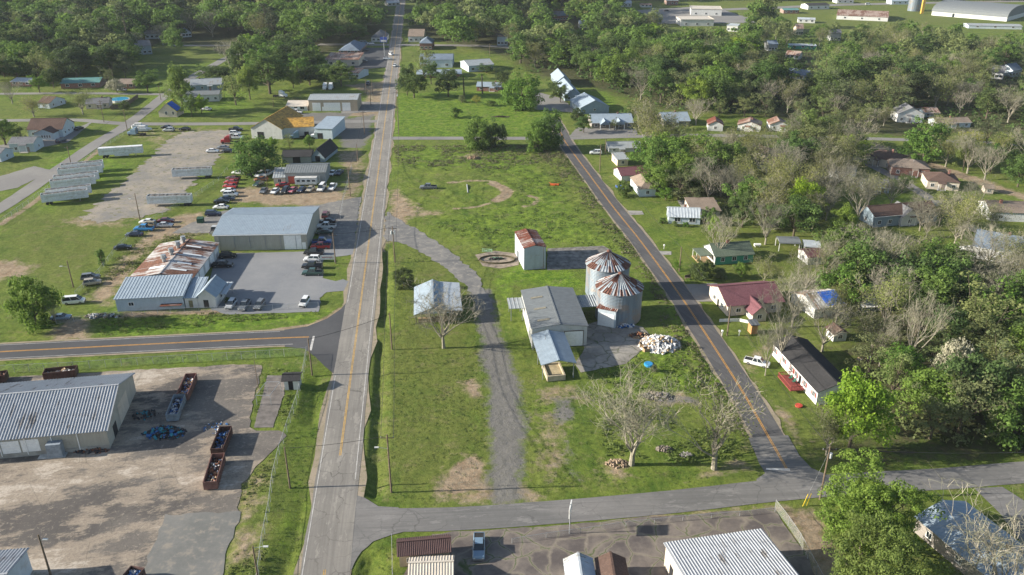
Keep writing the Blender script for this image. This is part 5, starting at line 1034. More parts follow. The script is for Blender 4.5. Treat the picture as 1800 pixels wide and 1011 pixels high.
BW = m_plain('trailer_white', (.62,.64,.65), .6, .2, dirt=(.35,.32,.27)); LOADM = m_plain('dark_wood_chips', (.13,.115,.10), .95, .4, 2)
def trailer(a, b, label, kind='open', group=None, L=None):
    A, Bp = P(*a), P(*b); d = Bp - A; L = L or d.length; rz = math.atan2(d.y, d.x); r = empty('semi_trailer', A, rz); tag(r, label, 'trailer', group)
    h0, h1, w = (1.1, 3.9, 2.6) if kind == 'open' else (1.3, 4.2, 2.6)
    m = MB(); t = .12
    if kind == 'open':
        m.box(0,L,0,t,h0,h1).box(0,L,w-t,w,h0,h1).box(0,t,t,w-t,h0,h1).box(L-t,L,t,w-t,h0,h1).box(t,L-t,t,w-t,h0,h0+.2)
        for i in range(int(L/.8)): m.box(.3+i*.8,.36+i*.8,-.05,-.002,h0+.1,h1-.1)
    else:
        m.box(0,L,0,w,h0,h1)
        for i in range(int(L/.9)): m.box(.3+i*.9,.36+i*.9,-.04,-.002,h0+.1,h1-.1)
        m.box(L*.35,L*.68,.05,.15,.55,h0).box(L*.35,L*.68,w-.15,w-.05,.55,h0)
    m.build('trailer_body', BW, r)
    if kind == 'open':
        q = MB()
        for i in range(6): q.box(L*(i+.5)/6-.2,L*(i+.5)/6+.2,t,w-t,h1-.32,h1-.12)
        q.build('cross_bar', m_plain('bar_grey',(.22,.21,.2)), r)
        q = MB(); n = 14
        for i in range(n): q.box(t+(L-2*t)*i/n, t+(L-2*t)*(i+1)/n, t, w-t, h0+.2, h1-.22+.08*math.sin(i*1.9))
        q.build('load', LOADM, r)
    for x in (L*.08+.4, L*.08+1.6) if 'six' in label or kind != 'open' else (L-2.2, L-1.0):
        for y in (.3, w-.3): MB().tube((x,y-.2,.5),(x,y+.2,.5),.5,.5,12).build('wheel', RUBBER, r)
    xx = L-3 if 'six' in label or kind != 'open' else 2.5
    for y in (.5, w-.6): MB().box(xx,xx+.15,y,y+.15,0,h0).build('landing_leg', STEEL, r)
    return r
trailer((175,279),(252,274),'long closed white trailer standing alone beside the street', 'closed')
TG = 'open top trailers parked in two stacks'
for i, (a, b) in enumerate((((75,362),(157,352)),((83,354),(163,344)),((91,337),(170,328)),((97,329),(176,320)),((104,316),(182,308)),((110,308),(184,300)))):
    trailer(a, b, 'open top white trailer, %s of the six parked side by side' % ['nearest','second nearest','third nearest','fourth nearest','fifth nearest','farthest'][i], 'open', TG)
trailer((304,316),(373,313),'open top white trailer alone, nearest the line of old cars', 'open'); trailer((260,364),(337,362),'open top white trailer alone, just above the light pole', 'open')
# camper, boat, bus
r = empty('camper_trailer', P(519,327), R(2)); tag(r, 'long white camper trailer with dark windows in front of the junkyard shop', 'camper'); MB().box(0,8,0,2.4,.5,3.0).build('body', BW, r)
for i in range(4): MB().box(.7+1.9*i,1.9+1.9*i,-.04,-.003,1.6,2.3).build('window', GLASS, r)
MB().box(-.1,8.1,-.1,2.5,3.0,3.1).build('roof', m_plain('camper_roof',(.5,.5,.48)), r)
for x in (3.2,4.3): MB().tube((x,.1,.4),(x,.4,.4),.4,.4,10).build('wheel', RUBBER, r)
for (px,py,lb) in ((253,231,'white boat under cover beside the street corner, right of the old lorry'),(246,226,'white camper body behind the covered boat')):
    r = empty('covered_boat', P(px,py), R(5)); tag(r, lb, 'boat'); MB().loft([ring(-3.5,.9,.4,1.2),ring(-3,1.2,.4,1.9),ring(1.5,1.2,.4,1.7),ring(3.8,.2,.8,1.5)]).build('hull', BW, r); MB().box(-2,1,-.8,.8,1.7,2.6).build('cover', WHITE, r)
# ---- roll-off containers and waste
JM = [m_plain('junk_'+n, c, .7, .4, 3) for n, c in (('white',(.5,.5,.5)),('blue',(.03,.12,.3)),('dark',(.03,.03,.035)),('rust',(.2,.08,.04)),('tan',(.35,.25,.15)),('teal',(.02,.22,.28)))]
def heap(name, rx, ry, hz, n, mats, size, parent=None, loc=None, z0=0, seed=1, sq=False):
    rs = random.Random(seed); mb = MB()
    for i in range(n):
        if sq: x, y = rs.uniform(-rx, rx), rs.uniform(-ry, ry); f = .6 + .4*math.sin(x*1.3+y)
        else:
            a = rs.uniform(0, 6.28); q = rs.random()**.5; x, y = rx*q*math.cos(a), ry*q*math.sin(a); f = max(0, 1-q*q)
        z = z0 + hz*f*rs.uniform(.4, 1); s = size*rs.uniform(.5, 1.3); mi = rs.randrange(len(mats))
        if rs.random() < .55:
            pts = []; c = Vector((x,y,z)); r0 = s*.6
            for (aa,bb,cc) in ((1,0,0),(-1,0,0),(0,1,0),(0,-1,0),(0,0,1),(0,0,-1)): pts.append(c + Vector((aa,bb,cc))*r0*rs.uniform(.6,1.3) + Vector((rs.uniform(-.2,.2),)*3)*r0)
            mb.add(pts, [(0,2,4),(2,1,4),(1,3,4),(3,0,4),(2,0,5),(1,2,5),(3,1,5),(0,3,5)], mi)
        else: mb.obox((x,y,z), s*rs.uniform(.5,1.6), s*rs.uniform(.3,1), s*rs.uniform(.1,.6), rs.uniform(0,3), mi, rs.uniform(-.6,.6))
    return mb.build(name, mats, parent, loc)
def container(a, b, label, mats, col=(.22,.07,.05), h=1.9):
    A, Bp = P(*a), P(*b); d = Bp-A; L = d.length; rz = math.atan2(d.y,d.x); r = empty('waste_container', A, rz); tag(r, label, 'dumpster', 'open waste containers in the concrete yard'); w, t = 2.4, .1
    cm = m_plain('container_'+label[:9], col, .7, .4, 1, dirt=(.12,.07,.05)); m = MB().box(0,L,-w/2,-w/2+t,.2,h).box(0,L,w/2-t,w/2,.2,h).box(0,t,-w/2+t,w/2-t,.2,h).box(L-t,L,-w/2+t,w/2-t,.2,h).box(t,L-t,-w/2+t,w/2-t,.2,.4)
    for i in range(int(L/.8)): m.box(.3+i*.8,.4+i*.8,-w/2-.09,-w/2-.003,.25,h-.1).box(.3+i*.8,.4+i*.8,w/2+.003,w/2+.09,.25,h-.1)
    m.build('container_body', cm, r); hp = heap('waste', L/2-.4, w/2-.35, .7, 150, mats, .5, r, (L/2,0,0), h-1.1, int(a[0]), True)
    for x in (.5, L-.5): MB().tube((x,-w/2,.15),(x,w/2,.15),.15,n=8).build('roller', DARK, r)
    return r
container((322,706),(338,669),'rusty container heaped with mixed waste, rear of the shaded pair', [JM[0],JM[1],JM[3],JM[4]], (.20,.10,.08)); container((304,742),(318,706),'grey-blue container heaped with white and blue waste, front of the shaded pair', [JM[0],JM[1],JM[2]], (.22,.26,.29))
container((383,803),(399,763),'dark rusty container with black scrap, rear of the sunny pair', [JM[2],JM[2],JM[1]], (.10,.05,.04)); container((371,862),(386,811),'rusty container with pale ends and tangled metal scrap, front of the sunny pair', [JM[2],JM[3],JM[4],JM[0]], (.30,.24,.22))
container((80,665),(137,659),'dark rusty container with white rubble behind the long warehouse', [JM[0],JM[4]], (.09,.04,.035)); container((-20,672),(14,668),'dark container cut off by the left edge', [JM[2],JM[3]], (.08,.04,.035)); container((222,1040),(246,1012),'container with blue waste cut off by the bottom edge', [JM[0],JM[1]], (.12,.07,.06))
def place(o, px, py, label, cat, kind=None, group=None, rz=0):
    o.location = P(px,py); o.rotation_euler.z = rz; return tag(o, label, cat, group, kind)
o = heap('waste_bags', 4.2, 2.3, .9, 130, [JM[5],JM[2],JM[2],JM[1]], .8, seed=3); place(o, 290, 762, 'heap of teal and black waste bags in the warehouse shade', 'waste heap', 'stuff')
o = heap('waste_bags', 2.6, 2.0, .5, 50, [JM[2],JM[5],JM[2]], .6, seed=5); place(o, 256, 730, 'smaller scatter of dark waste bags at the warehouse corner', 'waste heap', 'stuff')
o = heap('loose_litter', 3, 2, .2, 40, [JM[0],JM[1]], .35, seed=8); place(o, 380, 752, 'scattered blue and white litter at the tip of the warehouse shadow', 'litter', 'stuff')
WR = m_plain('white_rubble', (.62,.61,.60), .8, .35, 1.5)
o = heap('rubble_pile', 5.2, 4.2, 2.1, 850, [WR,WR,WR,m_plain('grey_rubble',(.3,.3,.31),.9,.3),m_plain('ochre_rubble',(.4,.28,.15),.9,.3)], .75, seed=11); place(o, 1160, 607, 'big pile of white bags and rubble beside the cracked slab', 'rubble pile', 'stuff')
o = heap('rubble_pile', 2.2, 1.4, 1.0, 90, [WR,JM[1],WR], .6, seed=12); place(o, 1098, 573, 'small pile of white bags at the foot of the front silo', 'rubble pile', 'stuff')
o = heap('scrap_pile', 2.4, 1.6, .7, 90, [JM[3],JM[2],JM[4]], .6, seed=13); place(o, 1122, 590, 'rusty scrap between the silo and the white rubble', 'scrap pile', 'stuff')
o = heap('brush_pile', 3.5, 1.6, .8, 200, [m_plain('grey_brush',(.2,.17,.14),.95,.4),m_plain('ash_grey',(.27,.25,.24),.95,.3)], .5, seed=14); place(o, 1155, 697, 'grey burnt brush and ash heap above the bare tree', 'brush pile', 'stuff')
o = heap('brush_pile', 1.6, 1.1, .7, 80, [m_plain('grey_brush',(.2,.17,.14))], .4, seed=15); place(o, 1168, 790, 'round brush heap between the two bare trees', 'brush pile', 'stuff')
o = heap('brush_pile', 2.2, 1.4, .6, 110, [m_plain('tan_brush',(.3,.22,.15))], .4, seed=16); place(o, 1085, 815, 'tan brush heap left of the bare tree trunk', 'brush pile', 'stuff')
o = heap('brush_pile', 1.3, .9, .3, 50, [m_plain('ash_grey',(.27,.25,.24))], .35, seed=17); place(o, 1207, 800, 'flat ash patch left of the budding tree', 'brush pile', 'stuff')
o = heap('dirt_mound', 2.6, 2.0, .9, 120, [m_plain('brown_dirt',(.2,.14,.09),.95,.3)], .9, seed=19); place(o, 832, 279, 'brown dirt mound in the upper field', 'dirt mound', 'stuff')
o = heap('dead_brush', 5.0, 1.0, .6, 140, [m_plain('dark_brush',(.07,.06,.04),.95,.3)], .6, seed=20); place(o, 880, 206, 'dark low brush pile in the bright green field', 'brush pile', 'stuff')
o = heap('debris', 4.5, 1.4, .6, 100, [JM[0],JM[2],JM[4]], .6, seed=21); place(o, 180, 556, 'scrap and sheets lying behind the chain link fence', 'scrap pile', 'stuff')
o = heap('debris', 3.5, .9, .4, 70, [JM[2],JM[3]], .5, seed=22); place(o, 160, 793, 'old tyres and scrap along the long warehouse wall', 'scrap pile', 'stuff')
o = heap('yard_junk', 2.2, 1.2, .7, 60, [JM[2],JM[4],JM[0]], .6, seed=23); place(o, 1525, 632, 'heap of yard junk on the lawn behind the mobile home', 'junk pile', 'stuff')
o = heap('yard_junk', 3.0, 1.5, .6, 80, [JM[0],JM[1],JM[4]], .6, seed=24); place(o, 1560, 500, 'pale junk scattered above the rust brown barn', 'junk pile', 'stuff')
for i, (px, py, s) in enumerate(((1125,612,1.4),(1135,610,1.2),(1147,610,1.5),(1133,621,1.3))):
    w_ = m_plain('crate_wood', (.32,.22,.13), .9, .3); r = empty('wooden_crate', P(px,py), .1*i); tag(r, 'open wooden crate at the rubble pile, %s' % ['leftmost','second from left','rightmost','lowest one on the slab edge'][i], 'crate', 'crates beside the rubble')
    q = MB().box(0,s,0,.06,0,1.0).box(0,s,s-.06,s,0,1.0).box(0,.06,.06,s-.06,0,1.0).box(s-.06,s,.06,s-.06,0,1.0).box(.06,s-.06,.06,s-.06,0,.08).build('crate_body', w_, r)
o = MB().tube((0,0,0),(0,0,.6),1.2,1.05,14).tube((0,0,.6),(0,0,.66),1.05,.9,14).build('blue_pool', m_plain('blue_plastic', (.03,.25,.5), .4)); place(o, 1140, 643, 'round blue plastic tub among the weeds', 'tub')
ORM = m_plain('orange_machine_paint', (.55,.10,.02), .6, .3)
r = empty('field_mower', P(975,326), R(-10)); tag(r, 'orange farm mower lying in the tall grass', 'farm machine'); MB().box(-1.6,1.6,-.8,.5,.2,.6).box(-.5,.3,-1.2,-.7,.3,.8).build('deck', ORM, r); MB().tube((1,0,.5),(2.2,.8,.9),.08).tube((-1,.2,.4),(-2.2,.9,.8),.08).build('hitch_arm', ORM, r)
for s in (-1.5, 1.4): MB().tube((s,.6,.3),(s+.2,.6,.3),.3,.3,10).build('wheel', RUBBER, r)
r = empty('well_ring', P(874,457)); tag(r, 'pit of mud with rusty machine parts and a raised earth rim', 'pit'); 
q = MB(); n=40
for i in range(n):
    a0, a1 = 6.2832*i/n, 6.2832*(i+1)/n; q.add([(5.6*math.cos(a0),3.3*math.sin(a0),0),(5.6*math.cos(a1),3.3*math.sin(a1),0),(5.2*math.cos(a1),3.0*math.sin(a1),.45),(5.2*math.cos(a0),3.0*math.sin(a0),.45),(4.9*math.cos(a1),2.8*math.sin(a1),.05),(4.9*math.cos(a0),2.8*math.sin(a0),.05)], [(0,1,2,3),(3,2,4,5)])
q.build('rim', m_plain('dark_earth',(.07,.06,.03),.95,.4), r); heap('machine_parts', 2.4, .8, .7, 60, [JM[2],m_plain('green_iron',(.1,.2,.12))], .55, r, (0,.6,0), seed=30)
r = empty('field_gate', P(848,443), R(-12)); tag(r, 'pale green metal gate lying beside the muddy pit', 'gate'); q = MB()
for z in (.3,.7,1.1): q.tube((0,0,z),(3,0,z),.05)
q.tube((0,0,.1),(0,0,1.2),.06).tube((3,0,.1),(3,0,1.2),.06).tube((0,0,.2),(3,0,1.1),.05).build('gate_frame', m_plain('mint_paint',(.3,.5,.36)), r)
r = MB().tube((0,0,.35),(.8,-9.5,.35),.22,n=8).build('field_pipe', STEEL); place(r, 821, 326, 'long grey pipe lying across the mown field', 'pipe')
r = empty('swimming_pool', P(210,178)); tag(r, 'round above-ground pool with bright blue water', 'pool'); MB().tube((0,0,0),(0,0,1.2),5.2,5.2,24).build('pool_wall', TRIM, r); MB().tube((0,0,1.2),(0,0,1.24),4.9,4.9,24).build('pool_water', m_plain('pool_water',(.01,.24,.42),.1,.1), r)
o = MB().tube((0,0,0),(0,0,.3),.75,.75,14).tube((0,0,.3),(0,0,.34),.45,.45,14).build('painted_tyre', m_plain('red_tyre',(.5,.07,.04))); place(o, 1404, 714, 'red painted tyre planter on the lawn beside the mobile home', 'planter')
r = empty('waste_bin', P(353,391), R(5)); tag(r, 'dark green steel waste bin at the corner of the grass', 'waste bin'); gm = m_plain('dark_green_steel',(.02,.07,.045)); MB().box(-1,1,-.9,.9,0,1.5).build('bin_body', gm, r); MB().add([(-1.05,-.95,1.5),(1.05,-.95,1.5),(1.05,.95,1.75),(-1.05,.95,1.75),(-1.05,-.95,1.55),(1.05,-.95,1.55),(1.05,.95,1.8),(-1.05,.95,1.8)], [(0,3,2,1),(4,5,6,7),(0,1,5,4),(1,2,6,5),(2,3,7,6),(3,0,4,7)]).build('lid', gm, r)
# signs
r = empty('notice_board', P(576,461), R(3)); tag(r, 'white board sign with red lettering band on two posts by the parked pickups', 'sign')
MB().box(-2.1,-2.0,-.05,.05,0,2.3).build('post', TRIM, r); MB().box(2.0,2.1,-.05,.05,0,2.3).build('post', TRIM, r); MB().box(-2,2,-.04,.04,.8,2.2).build('sign_panel', WHITE, r)
q = MB(); 
for i in range(9): q.box(-1.5+i*.34,-1.28+i*.34,-.055,-.042,1.45,1.75)
q.build('lettering', m_plain('red_letters',(.4,.04,.05)), r)
r = empty('pole_sign', P(1001,938), R(78)); tag(r, 'white panel sign on a tall post at the edge of the cracked lot', 'sign'); MB().tube((0,0,0),(0,0,6.2),.09).build('post', STEEL, r); MB().box(-1.3,1.3,-.1,.1,4.2,6.1).build('sign_panel', WHITE, r)
r = empty('store_sign', P(676,98), 0); tag(r, 'tall pole sign with blue and white panels at the far crossing', 'sign'); MB().tube((0,0,0),(0,0,13),.25).build('post', STEEL, r); MB().box(-2.4,2.4,-.2,.2,9,12.5).build('sign_panel', m_plain('sign_blue',(.05,.1,.4)), r); MB().box(-2,2,-.26,-.21,9.4,10.6).build('lower_panel', WHITE, r)
# propane tank, mailboxes
o = MB().tube((-1,0,.7),(1,0,.7),.45,.45,12).box(-.7,-.6,-.3,.3,0,.4).box(.6,.7,-.3,.3,0,.4).build('gas_tank', TRIM); place(o, 1781, 434, 'white gas tank on the lawn right of the green cottage', 'tank'); o.location = P(1331,434)
for i,(px,py) in enumerate(((1167,438),(1269,590),(1299,590),(790,1006))):
    r = empty('mailbox', P(px,py)); tag(r, ['white mailbox at the driveway near the green cottage','left white marker post near the county road pole','right white marker post near the county road pole','grey meter box beside the tan shed'][i], 'mailbox' if i == 0 else ('post' if i < 3 else 'box')); r.name = 'mailbox' if i == 0 else ('marker_post' if i < 3 else 'meter_box'); MB().box(-.08,.08,-.08,.08,0,1.1).build('post', TRIM, r); MB().box(-.2,.2,-.3,.3,1.1,1.45).build('box', TRIM, r)
# wooden cart
r = empty('wooden_bench', P(1209,491), R(20)); tag(r, 'small weathered wooden swing bench beside the round bush', 'bench'); MB().box(-.9,.9,-.3,.3,.5,.6).build('seat', WOODP, r); MB().box(-.9,.9,.25,.33,.6,1.3).build('backrest', WOODP, r)
for x in (-.85,.8): MB().box(x,x+.08,-.3,-.2,0,.5).build('leg', WOODP, r); MB().box(x,x+.08,.2,.3,0,.5).build('leg', WOODP, r)
# pipe frame near guard hut
r = empty('weighbridge_frame', P(470,688), 0); tag(r, 'rusty pipe frame spanning the old slab beside the guard hut', 'frame'); q = P(452,712) - P(470,688)
MB().tube((0,0,0),(0,0,2.4),.06).tube((3,0,0),(3,0,2.4),.06).tube((0,0,2.4),(3,0,2.4),.06).tube((q.x,q.y,0),(q.x,q.y,2.4),.06).tube((q.x+3,q.y,0),(q.x+3,q.y,2.4),.06).tube((q.x,q.y,2.4),(q.x+3,q.y,2.4),.06).tube((0,0,2.4),(q.x,q.y,2.4),.06).tube((3,0,2.4),(q.x+3,q.y,2.4),.06).build('pipe_frame', STEEL, r)
# dock plates along long warehouse
o = MB().box(0,5,0,1.6,.02,.14).build('metal_sheet', m_plain('pale_sheet',(.45,.46,.45))); place(o, 66, 808, 'pale metal sheet leaning on the ground by the long warehouse', 'sheet', rz=R(8))
# ---- utility poles
def pole(px, py, top=None, h=None, label='', kind='power', name='utility_pole', lamp=None, mat=None, r0=.19):
    p = P(px, py); h = h or height_at(p, top); r = empty(name, p); tag(r, label, 'utility pole' if name == 'utility_pole' else 'street lamp')
    MB().tube((0,0,0),(0,0,h),r0,r0*.65,8).build('pole', mat or WOODP, r)
    if kind == 'power':
        MB().box(-1.2,1.2,-.06,.06,h-.75,h-.62).build('crossarm', WOODP, r)
        for x in (-1.1,0,1.1): MB().tube((x,0,h-.62),(x,0,h-.4),.06,n=6).build('insulator', STEEL, r)
    if lamp:
        s, z = lamp; MB().tube((0,0,z),(s*1.6,0,z+.3),.04,n=5).build('lamp_arm', STEEL, r); MB().loft([ring(0,.18,-.08,.08),ring(.75,.16,-.08,.08)]).build('lamp_head', LAMPM, r, loc=(s*1.6-(.0 if s>0 else .75),0,z+.3))
    return r, h
def transf(r, h, n=1):
    for i in range(n): x = (-.45, .45)[i] if n > 1 else .4; MB().tube((x,0,h-2.4),(x,0,h-1.4),.26,.26,10).build('transformer', m_plain('transformer_grey',(.5,.52,.53)), r)
PO = {}
def addp(k, *a, **kw): PO[k] = pole(*a, **kw); return PO[k]
addp('a',510,858,786,None,'leaning wooden pole beside the fence at the bottom of the main road','plain')
addp('b',688,865.5,764,None,'tall wooden pole with lamp at the junction lawn corner','power',lamp=(-1,9.5))
addp('c',689,614,551,None,'wooden pole on the lawn left of the bare tree by the open shed','plain')
addp('d',549,660,595,None,'wooden pole beside the stop line of the side road','plain')
r,h = addp('e',694,461,398,None,'wooden pole with crossarm and two grey transformers at the gravel drive'); transf(r,h,2)
addp('f',590,463,410,None,'wooden pole beside the white notice board')
addp('g',616,345,295,None,'wooden pole on the verge right of the junkyard')
addp('h',629,283,253,None,'wooden pole on the verge near the derelict black-roofed shed','plain')
addp('i',641,236,195,None,'wooden pole on the verge by the pale end block'); r,h = addp('j',701,237,160,None,'tall pole at the corner of the bright green field',); transf(r,h,1)
addp('k',652,185,158,None,'pole right of the four-door garage','plain'); addp('l',644,165,138,None,'left pole beyond the garage beside the main road','plain'); addp('m',655,165,139,None,'right pole beyond the garage beside the main road','plain')
addp('n',702,148,130,None,'pole right of the main road above the bright green field'); addp('o',706,108,82,None,'pole right of the main road near the white hall'); addp('p',679,80,53,None,'pole left of the far crossing'); addp('p2',861,98,77,None,'pole beside the pale metal barn')
r,h = addp('q',1054,304,254,None,'tall pole left of the white box house beside the county road'); addp('q2',1064,271,244,None,'pole behind the white suv on the county road','plain')
addp('s',1194,477,434,None,'pole on the verge between the county road and the round bush','plain'); addp('t',1278,590,537,None,'pole on the verge beside the wide maroon-roofed house','plain')
r,h = addp('u',1441,878,785,None,'leaning pole with grey transformer and yellow guy guards at the bottom right junction'); transf(r,h,1)
YG = m_plain('yellow_guard',(.6,.42,.02)); 
g_ = P(1411,890) - P(1441,878); MB().tube((g_.x,g_.y,0),(g_.x*.8,g_.y*.8,2.4),.06).build('guy_guard', YG, r); g2 = P(1418,889) - P(1441,878); MB().tube((g2.x,g2.y,0),(g2.x*.8,g2.y*.8,2.4),.06).build('guy_guard', YG, r)
MB().tube((g_.x,g_.y,0),(0,0,h-1),.02,n=4).build('guy_wire', STEEL, r)
addp('v',129,505,458,None,'lamp pole in the left field below the bare soil','plain',name='lamp_pole',lamp=(-1,6)); addp('w',246,386,340,None,'lamp pole in the middle of the trailer yard','plain',name='lamp_pole',lamp=(-1,7)); addp('x',427,303,263,None,'lamp pole beside the big green tree','plain',name='lamp_pole')
addp('y',127,297,257,None,'street pole beside the fence near the six stacked trailers','power'); addp('z',224,230,192,None,'street pole beside the covered boat'); addp('z2',183,215,176,None,'street pole at the corner of the top left crossing'); addp('z3',283,176,150,None,'street pole above the tarpaulin cottage')
addp('aa',454,682,634,None,'slim pole beside the old weighbridge slab','plain',r0=.09)
addp('ab',95,1030,940,None,'lamp pole at the bottom left corner beside the corner workshop','plain',name='lamp_pole',lamp=(.3,9.0)); addp('ac',456,1030,None,8.0,'lamp pole at the bottom of the fence beside the main road','plain',name='lamp_pole',lamp=(1,7.6))
addp('ad',481,187,172,None,'short pole behind the orange tarpaulin warehouse','plain'); addp('ae',470,330,295,None,'thin pole among the junked cars near the big tree','plain',r0=.1); addp('af',545,232,208,None,'thin pole in front of the tarpaulin wing','plain',r0=.1)
addp('ag',961,400,380,None,'thin pole behind the tall rusty-roofed shed','plain',r0=.07); addp('ah',955,474,430,None,'thin pole against the tall rusty-roofed shed','plain',r0=.08); addp('ai',958,608+20,590,None,'thin post left of the corrugated carport','plain',r0=.06)
# offscreen pole carrying wires to the right
def wire(k0, k1, x0=0, x1=0, sag=.9, lab=None, dz=-.45):
    (r0,h0),(r1,h1) = PO[k0], PO[k1]; a = Vector(r0.location) + Vector((x0,0,h0+dz)); b = Vector(r1.location) + Vector((x1,0,h1+dz)); mb = MB(); n = 10; L = (b-a).length; prev = a
    for i in range(1, n+1):
        f = i/n; p = a.lerp(b, f); p.z -= sag*L/40*4*f*(1-f); mb.tube(prev, p, .045, n=3, cap=False); prev = p
    o = mb.build('overhead_wire', DARK); tag(o, lab or 'overhead wire', 'cable'); return o
def lbl(k): return PO[k][0]['label']
for (k0,k1,nm) in (('b','c','lawn corner pole and the pole left of the bare tree'),('c','e','lawn pole and the transformer pole'),('e','j','transformer pole and the green field corner pole'),('j','n','green field corner pole and the next pole up'),('n','o','the two far poles right of the main road')):
    wire(k0,k1,-1.1,-1.1,lab='overhead wire, left conductor between '+nm); wire(k0,k1,1.1,1.1,lab='overhead wire, right conductor between '+nm)
for (k0,k1,nm) in (('f','g','overhead wire from the notice board pole to the junkyard pole'),('g','h','overhead wire from the junkyard pole to the next verge pole'),('h','i','overhead wire between the two upper verge poles'),('b','a','overhead wire crossing the main road at the bottom'),('c','d','overhead wire crossing the main road at the stop line'),
  ('e','f','overhead wire crossing the main road at the beige warehouse'),('y','z','overhead wire beside the left street'),('z','z2','short overhead wire at the top left crossing'),('q','s','overhead wire along the county road, upper span'),('s','t','overhead wire along the county road, middle span'),('t','u','overhead wire along the county road, lower span'),('q','q2','short wire by the white suv')): wire(k0,k1,lab=nm,dz=-.2)
ef = empty('utility_pole', P(1960,870)); PO['off'] = (ef, 11.0); MB().tube((0,0,0),(0,0,11),.16,.1,8).build('pole', WOODP, ef); tag(ef, 'wooden pole beyond the right edge that carries the junction wires', 'utility pole')
for i,x in enumerate((-1.1,0,1.1)): wire('u','off',x,x,lab='wire from the junction pole to the right edge, %s of three' % ['nearest','middle','farthest'][i])
# ---- fences
def m_mesh():
    t = NT('chain_link'); tr = t.n('BsdfTransparent'); mx = t.n('MixShader'); mx.inputs[0].default_value = .17; t.l(tr.outputs[0], mx.inputs[1]); t.l(t.b.outputs[0], mx.inputs[2]); t.l(mx.outputs[0], t.out.inputs[0]); t.base((.45,.47,.46)); return t.set(.6)
CL = m_mesh()
def fence(pts, label, h=1.9, step=3.0, wood=False, name='chain_link_fence', mat=None, mesh=True):
    L = [P(a,b) for a,b in pts]; r = empty(name, L[0]); tag(r, label, 'fence'); o = L[0]; mb = MB(); rail = MB(); posts = []
    for i in range(len(L)-1):
        a, b = L[i]-o, L[i+1]-o; n = max(1, int((b-a).length/step))
        for j in range(n + (1 if i == len(L)-2 else 0)): posts.append(a.lerp(b, j/n))
        if wood: d = (b-a).normalized(); q = Vector((-d.y,d.x,0))*.04; mb.add([a-q,b-q,b+q,a+q]+[v+Vector((0,0,h)) for v in (a-q,b-q,b+q,a+q)], [(0,3,2,1),(4,5,6,7),(0,1,5,4),(1,2,6,5),(2,3,7,6),(3,0,4,7)])
        else: mb.add([a,b,b+Vector((0,0,h-.06)),a+Vector((0,0,h-.06))], [(0,1,2,3)]); rail.tube(a+Vector((0,0,h)), b+Vector((0,0,h)), .03, n=5)
    mb.build('fence_mesh' if not wood else 'fence_boards', mat or (WOODP if wood else CL), r)
    if not wood: rail.build('top_rail', STEEL, r)
    for p in posts[:95]: MB().tube(p, p+Vector((0,0,h+.08)), .045, n=5).build('post', STEEL if not wood else WOODP, r)
    return r
fence([(-60,662),(0,656),(130,650),(270,640),(400,633),(500,627),(540,624)], 'chain link fence along the verge below the side road', 2.0)
fence([(540,624),(533,665),(522,712),(505,760),(492,800),(480,850),(474,900),(462,960),(452,1040)], 'chain link fence curving down beside the main road verge', 2.2, 2.6)
fence([(100,570),(160,562),(210,556),(300,551),(400,548),(480,545),(560,540)], 'low chain link fence in front of the roadside block building', 1.5)
fence([(133,520),(175,480),(205,440),(240,405),(300,370),(345,345),(385,318),(400,300)], 'wire fence along the line of old cars', 1.4, 4.0)
fence([(0,395),(60,352),(130,300),(180,262),(230,230)], 'wire fence along the left street side of the trailer yard', 1.6, 4.0)
fence([(599,385),(604,352),(612,325),(619,297)], 'chain link fence at the right edge of the junkyard', 2.0)
fence([(900,955),(960,945),(1020,937),(1100,925),(1200,915),(1300,907),(1362,900)], 'low black cable fence along the cracked lot', 1.0, 5.0)
fence([(1362,895),(1385,925),(1405,955),(1450,1040)], 'chain link fence running down from the bottom road', 2.0, 3.0)
fence([(691,1060),(690,985),(689,950)], 'short white fence panel beside the tan shed', 1.4, 3.0)
fence([(195,193),(224,186),(243,172)], 'brown board fence around the round pool', 2.0, wood=True, name='board_fence')
fence([(1264,566),(1300,565),(1322,570)], 'low white board fence in front of the wide maroon-roofed house', .8, wood=True, name='board_fence', mat=TRIM)
# ------------------------------------------------------------------ trees
from collections import defaultdict
def m_leaf(name, c1, c2, trans=.42, hv=.03):
    t = NT(name); g = t.n('NewGeometry'); oi = t.n('ObjectInfo'); nz = t.noise(t.coord((1,1,1)), .45, 3)
    f = t.math('ADD', t.math('MULTIPLY', g.outputs['Random Per Island'], .55), t.math('MULTIPLY', t.ramp(nz,.3,.7), .45)); col = t.mix(f, c1, c2)
    hs = t.n('HueSaturation'); t.l(col, hs.inputs['Color']); t.l(t.math('ADD', .5 - hv/2, t.math('MULTIPLY', oi.outputs['Random'], hv)), hs.inputs['Hue'])
    rr = t.math('FRACT', t.math('MULTIPLY', oi.outputs['Random'], 7.31)); t.l(t.math('ADD', .72, t.math('MULTIPLY', rr, .5)), hs.inputs['Value']); t.l(t.math('ADD', .8, t.math('MULTIPLY', rr, .2)), hs.inputs['Saturation'])
    t.base(hs.outputs[0]); t.set(.65, 0, .12); tl = t.n('BsdfTranslucent'); t.l(hs.outputs[0], tl.inputs[0]); mx = t.n('MixShader'); mx.inputs[0].default_value = trans
    t.l(t.b.outputs[0], mx.inputs[1]); t.l(tl.outputs[0], mx.inputs[2]); t.l(mx.outputs[0], t.out.inputs[0]); return t.mat
